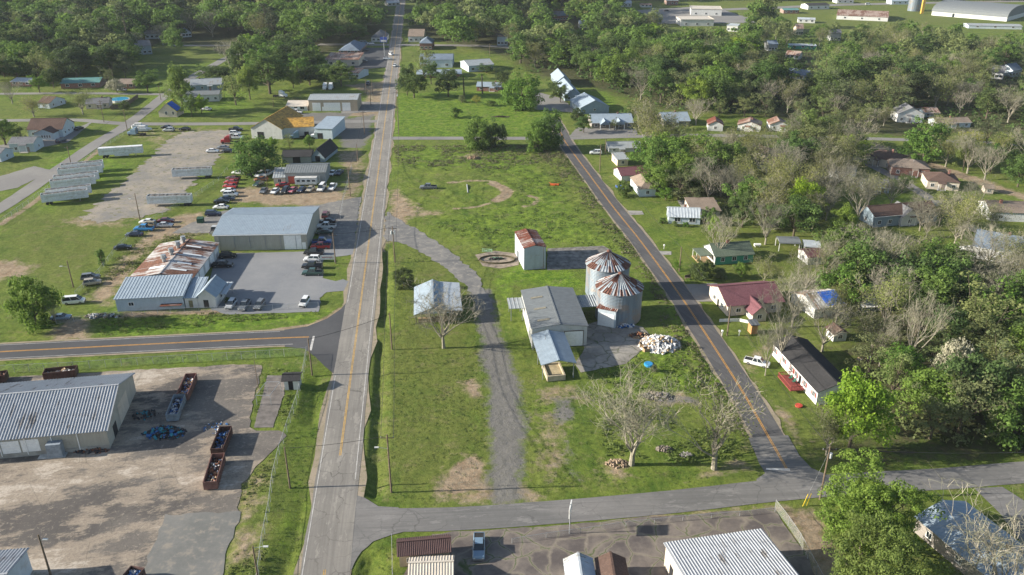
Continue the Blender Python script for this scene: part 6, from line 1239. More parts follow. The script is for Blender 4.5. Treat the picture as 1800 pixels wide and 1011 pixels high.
LF = {'oak': m_leaf('oak_leaves', (.060,.120,.018), (.150,.235,.038)), 'bright': m_leaf('spring_leaves', (.095,.185,.010), (.250,.350,.030), .45), 'dark': m_leaf('dark_leaves', (.036,.068,.018), (.095,.145,.034)),
      'pine': m_leaf('pine_needles', (.030,.048,.022), (.085,.110,.045), .15), 'olive': m_leaf('olive_leaves', (.110,.145,.045), (.225,.260,.090)), 'yellow': m_leaf('yellow_green_leaves', (.20,.22,.02), (.36,.36,.04), .45),
      'bud': m_leaf('budding_leaves', (.150,.170,.050), (.270,.285,.085), .45), 'grey': m_leaf('grey_twigs', (.12,.12,.075), (.24,.235,.16), .1, 0), 'cream': m_leaf('cream_blossom', (.24,.25,.15), (.42,.40,.28), .3)}
BARK = m_plain('tree_bark', (.105,.085,.06), .95, .4, 3); PALEB = m_plain('pale_bark', (.27,.245,.19), .95, .3, 2)
def leaf_quads(pos, out, size, rg, flat=.35):
    n = len(pos); nrm = rg.normal(size=(n,3)); nrm /= np.linalg.norm(nrm, axis=1)[:,None]; nrm = nrm*.75 + out*1.0; nrm[:,2] += flat; nrm /= np.linalg.norm(nrm, axis=1)[:,None]
    a = np.cross(nrm, rg.normal(size=(n,3))); a /= np.linalg.norm(a, axis=1)[:,None]; b = np.cross(nrm, a); s = size*rg.uniform(.5,1.35,(n,1)); e = rg.uniform(.55,1.0,(n,1))
    V = np.stack([pos - a*s, pos - b*s*e*.8 + nrm*s*.1, pos + a*s, pos + b*s*e*.8 - nrm*s*.1], 1).reshape(-1,3); F = np.arange(4*n).reshape(n,4); return V, F
def clumps_crown(rg, n_cl, Rx, Rz, zc, cr, nleaf, size, lob=.35, shell=.6, under=.25, low=-.75):
    d = rg.normal(size=(n_cl,3)); d /= np.linalg.norm(d,axis=1)[:,None]; d[:,2] = np.where(d[:,2] < low, -d[:,2], d[:,2])
    ph = rg.uniform(0,6.28,3); lobe = 1 + lob*np.sin(3*np.arctan2(d[:,1],d[:,0])+ph[0])*.5 + lob*.6*np.sin(5*d[:,2]+ph[1]+2*np.arctan2(d[:,1],d[:,0])) + rg.uniform(-.12,.12,n_cl)
    r = (shell + (1-shell)*rg.random(n_cl)**.6)*lobe; c = d*np.array([Rx,Rx,Rz])*r[:,None]; c[:,2] += zc
    crs = cr*rg.uniform(.65,1.4,n_cl); P_, O_ = [], []
    for i in range(n_cl):
        q = rg.normal(size=(nleaf,3)); q /= np.linalg.norm(q,axis=1)[:,None]; keep = q[:,2] > -1+under; q = q[keep]
        rr = crs[i]*rg.uniform(.55,1.08,(len(q),1)); P_.append(c[i] + q*rr*np.array([1,1,.72])); O_.append(q)
    V, F = leaf_quads(np.vstack(P_), np.vstack(O_), size, rg); return V, F, c
def branches(mb, rs, p, d, L, r, depth, spread=.5, up=.12, tips=None, minr=.02, kids=(2,3), sides=5):
    n = 2 if depth > 1 else 1; q = Vector(p); dd = Vector(d)
    for i in range(n):
        dd = (dd + Vector((rs.uniform(-.18,.18),rs.uniform(-.18,.18),rs.uniform(-.05,.12)+up*.3))).normalized(); e = q + dd*L/n; r1 = r*(.86 if n == 2 else .7)
        mb.tube(q, e, r, r1, sides if r > .05 else 3, cap=False); q = e; r = r1
        if depth > 0 and i < n-1 and rs.random() < .3: branches(mb, rs, q, rdir(rs, dd, spread*1.3, up), L*.6, r*.5, depth-1, spread, up, tips, minr, kids, sides)
    if depth == 0:
        if tips is not None: tips.append((q.x,q.y,q.z))
        return
    for _ in range(rs.randint(*kids)): branches(mb, rs, q, rdir(rs, dd, spread, up), L*rs.uniform(.66,.86), max(minr, r*rs.uniform(.58,.72)), depth-1, spread, up, tips, minr, kids, sides)
def rdir(rs, d, s, up):
    v = Vector((rs.gauss(0,1),rs.gauss(0,1),rs.gauss(0,.6))).normalized(); return (d + v*s*1.5 + Vector((0,0,up))).normalized()
TP = {}
def mkproto(key, leafmat, bark, build):
    r = bpy.data.objects.new('proto_tree', None); mb = MB(); out = build(mb)
    if len(mb.v):
        o = mb.build('trunk', bark, None); C.objects.unlink(o); o.parent = r
    if out is not None:
        V, F = out[0], out[1]; o = np_mesh('crown', V, F, leafmat); C.objects.unlink(o); o.parent = r; r['hgt'] = float(V[:,2].max()); r['rad'] = float(np.percentile(np.hypot(V[:,0], V[:,1]), 93))
    else: zs = [v[2] for v in mb.v]; r['hgt'] = max(zs); r['rad'] = max(abs(v[0]) for v in mb.v)
    TP[key] = r
def simple_trunk(mb, rs, h, r0, cl, zc):
    mb.tube((0,0,0),(0,0,h*.5),r0,r0*.75,8,cap=False); tops = list(cl); rs.shuffle(tops)
    for c in tops[:14]:
        z = rs.uniform(h*.3, h*.5); m_ = Vector((c[0]*.45,c[1]*.45,z+(c[2]-z)*.55)); mb.tube((0,0,z), m_, r0*.42, r0*.25, 5, cap=False); mb.tube(m_, c, r0*.25, r0*.08, 4, cap=False)
def broad(key, seed, mat, n_cl=62, Rx=5.2, Rz=4.4, zc=7.0, cr=1.5, nleaf=120, size=.26, lob=.4, bark=BARK, low=-.75):
    def b(mb):
        rg = np.random.default_rng(seed); V, F, c = clumps_crown(rg, n_cl, Rx, Rz, zc, cr, nleaf, size, lob, low=low); simple_trunk(mb, random.Random(seed), zc, .32, c, zc); return V, F
    mkproto(key, mat, bark, b)
for i in range(5): broad('oak%d'%i, 10+i, LF['oak'], Rx=4.4+.4*i, Rz=4.9-.25*i, lob=.45+.08*(i%3), n_cl=52+6*i, cr=1.35+.1*(i%2))
for i in range(2): broad('bright%d'%i, 20+i, LF['bright'], n_cl=78, lob=.5)
for i in range(2): broad('dark%d'%i, 30+i, LF['dark'], Rx=4.4, Rz=4.9, lob=.35)
for i in range(3): broad('olive%d'%i, 40+i, LF['olive'], n_cl=60, nleaf=56, size=.22, lob=.65, cr=1.15, Rz=5.2)
for i in range(2): broad('dome%d'%i, 45+i, LF['oak'], n_cl=80, Rx=5.2, Rz=4.6, zc=4.3, cr=1.3, nleaf=110, lob=.3, low=-.95)
broad('yellow0', 50, LF['yellow'], n_cl=50, nleaf=70); broad('cream0', 51, LF['cream'], n_cl=60, Rx=4.5, Rz=3.4, zc=4.2, nleaf=80)
broad('hero0', 60, LF['bright'], n_cl=230, Rx=6.0, Rz=6.0, zc=7.4, cr=.95, nleaf=150, size=.15, lob=.55); broad('hero1', 61, LF['bright'], n_cl=190, Rx=6.0, Rz=4.6, zc=6.2, cr=1.0, nleaf=140, size=.16, lob=.6)
for i in range(2): broad('shrub%d'%i, 70+i, (LF['oak'], LF['olive'])[i], n_cl=26, Rx=1.6, Rz=1.3, zc=1.4, cr=.7, nleaf=70, size=.16, lob=.4)
broad('round0', 75, LF['dark'], n_cl=80, Rx=3.1, Rz=2.7, zc=2.6, cr=.75, nleaf=90, size=.14, lob=.12, low=-.98)
def pine(key, seed):
    def b(mb):
        rg = np.random.default_rng(seed); rs = random.Random(seed); h = 19; mb.tube((0,0,0),(0,0,h*.95),.30,.09,7,cap=False); Ps, Os, cs_ = [], [], []
        for k in range(34):
            f = rs.random()**.8; z = h*(.42+.56*f); rad = (3.9*(1-f)**.55+.5)*rs.uniform(.5,1.1); a = rs.uniform(0,6.28); c = np.array([rad*math.cos(a), rad*math.sin(a), z]); mb.tube((0,0,z-.8), tuple(c), .09, .03, 4, cap=False)
            q = rg.normal(size=(85,3)); q /= np.linalg.norm(q,axis=1)[:,None]; Ps.append(c + q*rg.uniform(.4,1.05,(85,1))*np.array([1.6,1.6,.75])); Os.append(q)
        V, F = leaf_quads(np.vstack(Ps), np.vstack(Os), .24, rg); return V, F
    mkproto(key, LF['pine'], BARK, b)
for i in range(3): pine('pine%d'%i, 80+i)
def bare(key, seed, mat=None, n_leaf=0, size=.12, depth=5, bark=PALEB, L=3.1, spread=.42, up=.16, r0=.25, rl=1.0, kids=(2,2)):
    def b(mb):
        rs = random.Random(seed); rg = np.random.default_rng(seed); tips = []; mb.tube((0,0,0),(.1,.05,3.0),r0*1.15,r0*.7,8,cap=False)
        for k in range(8):
            a = k*.785+rs.uniform(-.3,.3); t_ = rs.uniform(.15,.95) if k else .1; branches(mb, rs, (.1,.05,rs.uniform(1.5,3.0)), Vector((math.cos(a)*t_,math.sin(a)*t_,1)).normalized(), L*rs.uniform(.6,1.2), r0*rs.uniform(.4,.7), depth, spread, up, tips, .022, kids)
        T = np.array(tips)
        # twig sprays / sparse leaf at the tips
        m = mat or LF['grey']; k = n_leaf if n_leaf else 3
        pos = np.repeat(T, k, 0) + rg.normal(size=(len(T)*k,3))*rl*(1 if n_leaf else .75); o_ = pos - np.repeat(T, k, 0); o_ /= np.linalg.norm(o_,axis=1)[:,None]+1e-6
        if n_leaf: V, F = leaf_quads(pos, o_, size, rg)
        else:   # thin twigs as slivers pointing outwards
            n = len(pos); T2 = np.repeat(T, k, 0); side = np.cross(o_, rg.normal(size=(n,3))); side /= np.linalg.norm(side,axis=1)[:,None]; w = .016
            V = np.stack([T2-side*w, T2+side*w, pos+side*w*.5, pos-side*w*.5],1).reshape(-1,3); F = np.arange(4*n).reshape(n,4)
        return V, F
    mkproto(key, mat or LF['grey'], bark, b)
for i in range(3): bare('bare%d'%i, 90+i)
bare('heroBare0', 96, depth=5, L=3.0, up=.2, spread=.34); bare('heroBare1', 97, depth=5, L=3.0, up=.1, spread=.46)
for i in range(2): bare('bud%d'%i, 100+i, LF['bud'], 8, .16, depth=5, rl=.8)
bare('heroBud', 104, LF['bud'], 4, .10, depth=5, L=3.0, rl=.7)
def palm(key):
    def b(mb):
        rs = random.Random(5); rg = np.random.default_rng(5); mb.tube((0,0,0),(.2,0,9),.25,.2,8,cap=False); Ps, Os = [], []
        for k in range(26):
            a = rs.uniform(0,6.28); dr = rs.uniform(-.6,.7)
            for j in range(12): f = j/11; Ps.append((.2+2.1*f*math.cos(a), 2.1*f*math.sin(a), 9+dr*1.4*f-1.2*f*f)); Os.append((0,0,1))
        return leaf_quads(np.array(Ps), np.array(Os,float), .22, rg)
    mkproto(key, LF['oak'], BARK, b)
palm('palm0')
PL = []   # placed trees
NAMES = {'dome':'broadleaf_tree','oak':'broadleaf_tree','bright':'broadleaf_tree','dark':'broadleaf_tree','olive':'broadleaf_tree','yellow':'broadleaf_tree','cream':'flowering_tree','hero':'broadleaf_tree','shrub':'shrub','round':'shrub','pine':'pine_tree','bare':'bare_tree','heroBare':'bare_tree','bud':'budding_tree','heroBud':'budding_tree','palm':'palm_tree'}
ADJ = {'dome':'domed tree','oak':'green tree','bright':'bright green tree','dark':'dark green tree','olive':'olive tree','yellow':'yellow-green tree','cream':'flowering tree','hero':'fresh green tree','shrub':'green shrub','round':'round shrub','pine':'dark pine','bare':'bare tree','heroBare':'bare pale tree','bud':'half-bare tree','heroBud':'budding tree','palm':'palm tree'}
def tree(key, x, y, h, wf=1.0, label=None, group=None, rz=None):
    fam = key.rstrip('0123456789'); p = TP[key]; s = h/p['hgt']; rs = random.Random(int(x*31+y*17)); r = empty(NAMES[fam], (x, y, -.03), rs.uniform(0,6.28) if rz is None else rz)
    r.scale = (s*wf, s*wf, s); r['category'] = 'shrub' if fam in ('shrub','round') else ('palm' if fam == 'palm' else 'tree')
    for ch in p.children: c = ch.copy(); C.objects.link(c); c.parent = r
    if label: r['label'] = label
    if group: r['group'] = group
    PL.append([r, fam, x, y, label, p['rad']*s*wf, h]); return r
def tpx(key, px, py, ptop, wpx=None, label=None, group=None):
    p = P(px, py); h = max(1.2, height_at(p, ptop)); pr = TP[key]; wf = 1.0
    if wpx: d = p.y*CT - (h*.6-CAM_H)*ST; wf = (wpx*d/FPX)/2 / (pr['rad']*h/pr['hgt'])
    return tree(key, p.x, p.y, h, wf, label, group)
# trees one can single out: prototype, base x, base y, top y, crown width px, label
for a in [
 ('hero0',1512,975,812,180,'big fresh green tree hiding the yellow guarded pole at the junction'),('hero1',1535,1075,905,190,'lower bright green tree overlapping the big junction tree'),
 ('olive1',1583,905,858,36,'small dark bushy tree right of the big fresh green junction tree'),
 ('heroBare0',1110,817,664,205,'bare pale tree with upswept branches on the lawn above the bottom road'),('heroBud',1255,824,655,190,'budding tree near the county road end, right of the upswept bare tree'),
 ('heroBare1',780,612,496,135,'bare tree standing in front of the open shed'),('heroBare1',1735,1080,885,230,'bare pale tree spreading over the shiny blue roof'),
 ('round0',710,506,469,37,'round dark magnolia shrub left of the open shed'),('dome0',838,262,202,50,'green tree at the field corner, left of its pair'),('dome1',870,258,208,42,'green tree at the field corner, right of its pair'),
 ('dome1',945,266,206,46,'dark tree beside the upper end of the county road, left of its pair'),('dome0',966,262,188,50,'green tree beside the upper end of the county road, right of its pair'),
 ('dome0',917,191,125,74,'large dark tree at the far edge of the bright green field'),('dome0',452,303,236,84,'big dense green tree among the junked cars'),
 ('dome1',65,572,472,76,'pale green tree by the chain link fence at the left'),('bare1',98,566,515,40,'reddish bare bush beside the pale green tree'),
 ('round0',1015,212,190,26,'round tree beside the gabled apartments, upper of the lawn pair'),('oak0',1026,233,200,30,'round tree in front of the grey brick apartments'),('olive0',1080,228,205,20,'small tree in front of the grey brick porticos'),
 ('oak2',985,180,148,32,'round tree by the drive of the stepped apartments'),('oak1',973,168,138,30,'tree at the upper end of the apartments drive'),
 ('bud0',1135,262,158,95,'tall half-bare tree in front of the grey brick apartments'),('oak1',1108,215,180,40,'green tree top behind the tall half-bare tree'),
 ('bright0',322,196,107,40,'tall light green tree beside the tarpaulin cottage'),('olive0',307,182,135,44,'loose green tree behind the tarpaulin cottage'),('oak2',338,205,165,32,'dark tree right of the tarpaulin cottage'),('bright1',355,200,165,26,'light green tree above the white parked car'),
 ('cream0',206,163,137,32,'cream flowering tree in front of the brick ranch house'),('oak1',70,163,130,34,'green tree between the white-roofed and teal-roofed houses'),('dark1',95,155,118,30,'dark tree left of the teal-roofed house'),('bud1',146,201,150,50,'half-bare tree in front of the grey-roofed pool house'),
 ('bud0',60,205,165,55,'half-bare tree left of the brown gabled cottage'),('bare2',22,182,140,50,'bare tree at the far left beside the white-roofed house'),('oak0',10,255,205,50,'dark green tree at the left edge beside the large brown-roofed house'),('olive1',38,250,218,30,'loose tree left of the blue-grey cottage'),
 ('oak1',260,162,122,50,'rounded olive tree behind the round pool'),('olive1',190,150,118,30,'reddish olive tree left of the cream flowering tree'),('round0',220,180+12,176,18,'small tree just inside the board fence'),
 ('dark0',385,148,115,50,'dark evergreen behind the farm house'),('oak0',362,140,112,36,'dark evergreen left of its neighbour behind the farm house'),
 ('dome0',432,130,60,64,'large oak on the upper lawn'),('bright0',440,175,110,40,'light green tree at the lawn edge below the large oak'),('olive0',415,185,118,50,'loose green tree behind the garden barn'),('bare0',404,118,62,55,'bare tree on the upper lawn beside the street'),
 ('dome1',523,106,46,78,'large round oak left of the rusty-roofed store'),('oak0',475,165,85,80,'big green tree behind the garage lot'),('bright1',516,155,118,35,'light green tree behind the white lorry tractor'),('dark0',572,148,112,50,'dark tree beyond the garage, left one'),('oak2',600,152,108,55,'dark tree beyond the garage, right one'),('dark1',545,150,115,48,'dark tree clump above the garage'),
 ('oak0',628,75,38,40,'rounded tree left of the grey hip roofed corner house'),('olive1',745,140,80,50,'budding tree beside the white hall'),('oak1',758,148,104,35,'green tree in front of the pale-roofed brick building'),('dark1',788,170,120,45,'dark tree at the top of the bright green field'),
 ('dark0',728,172,128,42,'dark ivy covered tree at the corner of the bright green field'),('oak2',716,168,110,36,'tall ivy covered tree beside the main road'),('palm0',816,168,132,22,'palm at the top of the bright green field, left one'),('palm0',848,165,130,22,'palm at the top of the bright green field, right one'),
 ('yellow0',837,184,167,20,'small yellow-green bush at the field top'),('shrub0',863,186,176,16,'dark round shrub beside the yellow-green bush'),('shrub0',801,207,188,22,'shrub at the end of the dark brush pile'),('shrub1',812,180,166,16,'shrub at the foot of the left palm'),
 ('oak1',884,160,118,36,'green tree right of the brick bungalow'),('oak0',855,128,112,34,'green tree in front of the pale metal barn'),
 ('dome1',1096,345,313,26,'green hedge tree in front of the brown hipped house'),('bright0',1160,340,285,60,'leafy tree behind the maroon-roofed cottage'),('bright1',1200,330,262,70,'large light green tree right of the maroon-roofed cottage'),
 ('oak1',1170,352,325,40,'green tree beside the brown hipped house'),('olive0',1215,356,322,44,'olive bush tree above the white-roofed cottage'),('bud1',1228,312,235,80,'half-bare tree behind the long white house'),
 ('oak2',1246,395,362,30,'green bush tree at the right end of the white-roofed cottage'),('bright0',1254,415,378,28,'light green bush below the white-roofed cottage'),('bare0',1262,458,362,75,'bare tree standing right in front of the green cottage'),
 ('dome1',1232,490,452,44,'round green bush in front of the green cottage porch'),('shrub1',1262,487,470,30,'low dark shrub below the green cottage'),('bright1',1302,487,460,28,'bright shrub in front of the green cottage'),('bud0',1343,500,445,60,'grey-green shrub tree right of the green cottage'),
 ('oak2',1304,400,335,50,'rounded green tree above the green cottage'),('bare1',1345,430,345,75,'bare tree between the green cottage and the arched carports'),
 ('bare1',1372,640,490,100,'bare tree standing by the upper corner of the mobile home'),('bare2',1345,660,560,60,'bare tree beside the white parked pickup'),('bare0',1445,618,510,95,'leaning bare tree behind the mobile home'),('bare0',1392,575,455,90,'bare tree in front of the blue tarpaulin house'),
 ('bare1',1545,645,545,50,'thin bare tree on the lawn behind the mobile home'),('bright0',1492,790,652,115,'bright leafy tree overlapping the lower end of the mobile home'),('bud1',1452,800,705,75,'half-bare tree left of the bright leafy one'),
 ('bare2',1505,400,295,85,'tall bare tree left of the dark-roofed ranch house'),('bright0',1478,422,357,46,'bright green tree beside the tall bare tree'),('oak1',1585,338,305,36,'green tree between the row houses and the driveway'),('bare1',1628,418,358,60,'bare tree right of the ranch house'),
 ('bare0',1540,505,385,100,'big bare tree in front of the dark-roofed ranch house'),('bare2',1592,460,410,40,'small bare tree on the lawn'),('dome0',1645,500,418,90,'dark green tree left of the white gabled house'),('shrub1',1655,352,335,26,'green bush right of the driveway at the row houses'),
 ('bare1',1715,520,430,110,'bare tree in front of the white gabled house'),('bare0',1790,530,425,110,'bare tree at the right edge above the dense wood'),('dome1',1622,282,205,78,'green tree between the two right hand streets'),('yellow0',1705,262,228,44,'yellow-green tree beside the long pale blue house'),
 ('bright1',1692,300,240,40,'bright green tree at the lane bend'),('bare1',1700,305,222,70,'leaning bare tree at the lane bend'),('bud0',1690,420,330,80,'half-bare tree below the lane hut'),
 ('bare2',1595,650,500,110,'bare tree rising over the dense right hand wood'),('bare0',1720,560,460,110,'second bare tree rising over the dense right hand wood'),
 ('cream0',1665,700,590,70,'grey-white blossoming tree in the dense right hand wood'),
 ('shrub1',1150,655,640,14,'small light green sapling beside the blue tub'),('shrub0',402,532,522,14,'dark round bush beside the small office'),('shrub0',180,465,436,14,'dark bush on the fence line of the dusty yard'),
 ('shrub1',532,232,222,18,'vines on the front of the tarpaulin wing'),('bright0',545,262,235,18,'small light green tree before the pale end block'),('olive0',510,262,232,22,'loose small tree before the tarpaulin wing'),('bright1',480,262,240,20,'light green bush beside the big dense tree'),
 ('oak1',1190,475,456,18,'bright hedge on the verge of the county road'),('shrub0',1165,392,382,14,'left flower bush before the white-roofed cottage'),('shrub1',1185,397,388,12,'middle bush before the white-roofed cottage'),('shrub0',1205,398,390,12,'right bush before the white-roofed cottage'),
 ('shrub1',518,178,172,16,'dark shrub behind the garage office'),
]: tpx(a[0], a[1], a[2], a[3], a[4], a[5])
# ---- woods: individual trees scattered over each wood
def samp(poly, spacing, fams, hr, seed, maxn=400, lowcut=None, stuff=False, wf=(.85,1.2), free=False):
    Q = W2(poly); rs = random.Random(seed); b0 = Q.min(0); b1 = Q.max(0); area = 0
    for i in range(len(Q)): j = (i+1) % len(Q); area += Q[i][0]*Q[j][1]-Q[j][0]*Q[i][1]
    area = abs(area)/2; n = min(maxn, int(area/(spacing*spacing*.8))); out = []; tries = 0; ql = Q.tolist()
    while len(out) < n and tries < n*14:
        tries += 1; x = rs.uniform(b0[0], b1[0]); y = rs.uniform(b0[1], b1[1])
        if not pip(x, y, ql): continue
        k = rs.choice(fams); h = rs.uniform(*hr) * (1.25 if k.startswith('pine') else 1) * (.4 if k.startswith('shrub') else 1)
        if any((x-a)**2+(y-b)**2 < (spacing*.72)**2 for a, b, *_ in out): continue
        if any((x-t[2])**2+(y-t[3])**2 < (spacing*.45)**2 for t in PL): continue
        if blocked(x, y, h, spacing*.4, k[:3] in ('bar','bud') and y < 420): continue
        out.append((x, y, k, h))
    return out
CLEAR = [ [(660,0),(735,0),(720,60),(712,130),(650,130)], [(1225,205),(1400,206),(1400,236),(1225,236)], [(690,160),(900,165),(980,170),(980,240),(690,240)], [(950,130),(1115,150),(1115,230),(1000,230)], [(230,112),(330,92),(430,92),(440,110),(340,140),(240,135)], [(330,75),(440,72),(440,95),(330,88)],
 [(0,164),(290,160),(300,215),(0,215)], [(1130,0),(1300,0),(1300,50),(1170,48)], [(1400,0),(1800,0),(1800,38),(1400,42)], [(1600,76),(1730,84),(1730,100),(1600,92)], [(1765,98),(1800,100),(1800,125),(1765,112)], [(1310,560),(1360,660),(1440,760),(1300,760)],
 [(1405,40),(1560,22),(1560,42),(1410,44)], [(1130,370),(1160,395),(1165,440),(1120,400)], [(1380,232),(1600,238),(1600,252),(1380,246)], [(1510,262),(1700,300),(1700,345),(1510,300)], [(1735,340),(1800,345),(1800,390),(1740,386)], [(1500,262),(1560,258),(1800,340),(1800,352),(1560,275)] ]
CLEARW = [np.array(q, float) for q in CLEAR]
ROADW = [(rr, 5.0), (dl, 5.0), (cs, 4.5), (cs2, 4.5), (br, 5.0), (main_line, 7.0), (lr, 6)]
ROADS = [(np.array([[p.x, p.y] for p in L]), w) for L, w in ROADW]
def pip(x, y, q):
    ins = False; j = len(q)-1
    for i in range(len(q)):
        if (q[i][1] > y) != (q[j][1] > y) and x < (q[j][0]-q[i][0])*(y-q[i][1])/(q[j][1]-q[i][1]) + q[i][0]: ins = not ins
        j = i
    return ins
RL = [(q.tolist(), q[:,0].min(), q[:,0].max(), q[:,1].min(), q[:,1].max()) for q in RECTS]
CLL = [q.tolist() for q in CLEARW]
def blocked(x, y, h, rad, thin=False):
    for L, w in ROADS:
        if np.min(np.hypot(L[:,0]-x, L[:,1]-y)) < w + rad*.4 + 2: return True
    for q, a, b, c_, d in RL:
        if a < x < b and c_ < y < d and pip(x, y, q): return True
    px, py = proj(x, y, 0); _, pt = proj(x, y, h); rp = abs(proj(x+rad, y, h*.6)[0]-px)
    for (a, b, c_, d, yw) in (() if thin else BBOX):
        if y < yw and px+rp*.6 > a and px-rp*.6 < b and pt < d-1 and py > c_: return True
    cy = py*.35 + pt*.65
    for q in CLL:
        if pip(px, cy, q) or pip(px, py-1, q): return True
    return False
CAND = []; REST = []
def wood(zone, poly, spacing, fams, hr, seed, maxn=400):
    for x, y, k, h in samp(poly, spacing, fams, hr, seed, maxn): CAND.append([x, y, k, h, zone]); PL.append([None, k.rstrip('0123456789'), x, y, 'c', 3, h])
OK_ = ['oak0','oak1','oak2']; BR_ = ['bright0','bright1']; DK_ = ['dark0','dark1']; PN_ = ['pine0','pine1','pine2']; OL_ = ['olive0','olive1','olive2']; BA_ = ['bare0','bare1','bare2']; BU_ = ['bud0','bud1']; OK_ = ['oak0','oak1','oak2','oak3','oak4','dome0','dome1']
wood('in the dense wood above the bottom road', [(1500,640),(1555,560),(1560,500),(1700,540),(1850,560),(1900,800),(1780,795),(1720,780),(1620,775),(1575,740),(1560,690)], 8.8, OK_+BR_+OL_*3+BU_, (11,17), 1, 54)
wood('between ranch house and mobile home', [(1400,500),(1500,440),(1620,470),(1800,470),(1850,560),(1700,560),(1560,560),(1500,600),(1400,520)], 9.5, OK_+OL_*2+BU_*3+BA_*2+DK_, (11,16), 2, 60)
wood('in the wood above the green cottage', [(1150,345),(1130,290),(1140,262),(1280,250),(1500,258),(1495,310),(1440,415),(1400,420),(1330,395),(1255,360)], 10.5, OK_+BR_+OL_*3+BU_*5+BA_*2, (12,18), 3, 120)
wood('near the row houses by the dirt lane', [(1600,255),(1800,262),(1850,345),(1720,318),(1600,272)], 14, OK_+OL_*2+BU_*2+BA_, (11,17), 4, 22)
wood('behind the ranch house', [(1490,300),(1520,340),(1700,350),(1800,400),(1700,440),(1500,380)], 11, OL_+BU_*3+BA_, (11,16), 5, 36)
wood('among the street cottages', [(1120,236),(1210,200),(1400,205),(1560,205),(1570,236),(1250,236)], 11, OL_*2+BU_*3+BA_*2, (9,15), 6, 36)
wood('in the wood behind the apartments', [(900,125),(960,118),(1010,130),(1060,158),(1130,180),(1215,195),(1400,206),(1560,200),(1560,150),(1400,120),(1200,95),(1000,85),(890,100)], 13, OK_*2+BR_+DK_*2+OL_*3+BU_*2+['bare0'], (14,23), 7, 160)
wood('in the wood above the abandoned house', [(1560,205),(1560,140),(1700,128),(1900,140),(1950,240),(1740,215),(1650,190)], 12.5, OK_+DK_+OL_*3+BU_*4+BA_*2, (12,20), 8, 80)
wood('around the top left houses', [(-40,150),(-40,118),(110,118),(200,112),(240,100),(230,140),(180,138),(100,146),(0,146)], 14, OK_+DK_+OL_+BU_, (15,20), 9, 40)
wood('on the upper lawn', [(230,115),(330,95),(340,60),(260,72),(180,100)], 13, ['pine0','pine1']+BA_+OK_, (14,19), 10, 16)
wood('left of the rusty-roofed store', [(430,100),(470,92),(560,105),(560,150),(490,150),(440,140)], 13, OK_+DK_+BR_, (16,20), 11, 14)
wood('in the top left woods', [(-60,120),(0,116),(200,108),(250,70),(340,62),(440,72),(560,90),(620,70),(660,60),(664,46),(-60,46)], 15.5, PN_+OK_*2+DK_*2+OL_+['bud0','bare0'], (19,26), 12, 200)
wood('in the top middle woods', [(730,60),(735,46),(1100,46),(1160,70),(1100,88),(990,85),(890,100),(880,80),(800,95),(760,62)], 15.5, PN_+OK_*2+DK_*2+OL_+['bud0','bare0'], (19,25), 13, 140)
wood('in the top right woods', [(1150,62),(1300,56),(1600,64),(1900,80),(1950,140),(1700,128),(1560,138),(1380,115),(1200,92)], 15.5, OK_+DK_+OL_*3+BU_*4+['bare0'], (12,20), 14, 160)
wood('between the junction trees', [(1440,770),(1500,775),(1600,790),(1700,800),(1600,812),(1480,800)], 12, OL_+['bare1'], (7,10), 15, 4)
PL = [t for t in PL if t[0] is not None]
cnt = defaultdict(int); LIM = {'broadleaf_tree': 297, 'pine_tree': 295, 'bare_tree': 295, 'budding_tree': 295}
for t in PL: cnt[NAMES[t[1]]] += 1
CAND.sort(key=lambda c: c[1] - 6*(c[3]-15))      # nearest first
for x, y, k, h, zone in CAND:
    nm = NAMES[k.rstrip('0123456789')]
    if cnt[nm] >= LIM.get(nm, 290): REST.append((x, y, k, h)); continue
    cnt[nm] += 1; tree(k, x, y, h, random.Random(int(x*7+y)).uniform(1.0, 1.35)); PL[-1].append(zone)
print(dict(cnt), 'rest', len(REST))
# labels for the woods: kind + place + order
grp = defaultdict(list)
for t in PL:
    if t[4] is None:
        px, py = proj(t[2], t[3], t[6]*.6); grp[(t[1], t[7])].append((px, t))
ORD = ['','first','second','third','fourth','fifth','sixth','seventh','eighth','ninth','tenth','eleventh','twelfth','thirteenth','fourteenth','fifteenth','sixteenth','seventeenth','eighteenth','nineteenth']
TENS = {2:'twenty',3:'thirty',4:'forty',5:'fifty',6:'sixty',7:'seventy',8:'eighty',9:'ninety'}
def ordn(i):
    if i < 20: return ORD[i]
    t, u = divmod(i, 10); 
    if i >= 100: return 'hundred and ' + ordn(i-100) if i > 100 else 'hundredth'
    return TENS[t][:-1]+'ieth' if u == 0 else TENS[t]+'-'+ORD[u]
for (fam, zone), L in grp.items():
    L.sort(key=lambda a: a[0]); n = len(L)
    for i, (px, t) in enumerate(L):
        r = t[0]; r['group'] = ADJ[fam] + 's ' + zone
        if n == 1: r['label'] = 'the only %s %s' % (ADJ[fam], zone)
        else: r['label'] = '%s %s from left %s' % (ordn(i+1), ADJ[fam], zone)
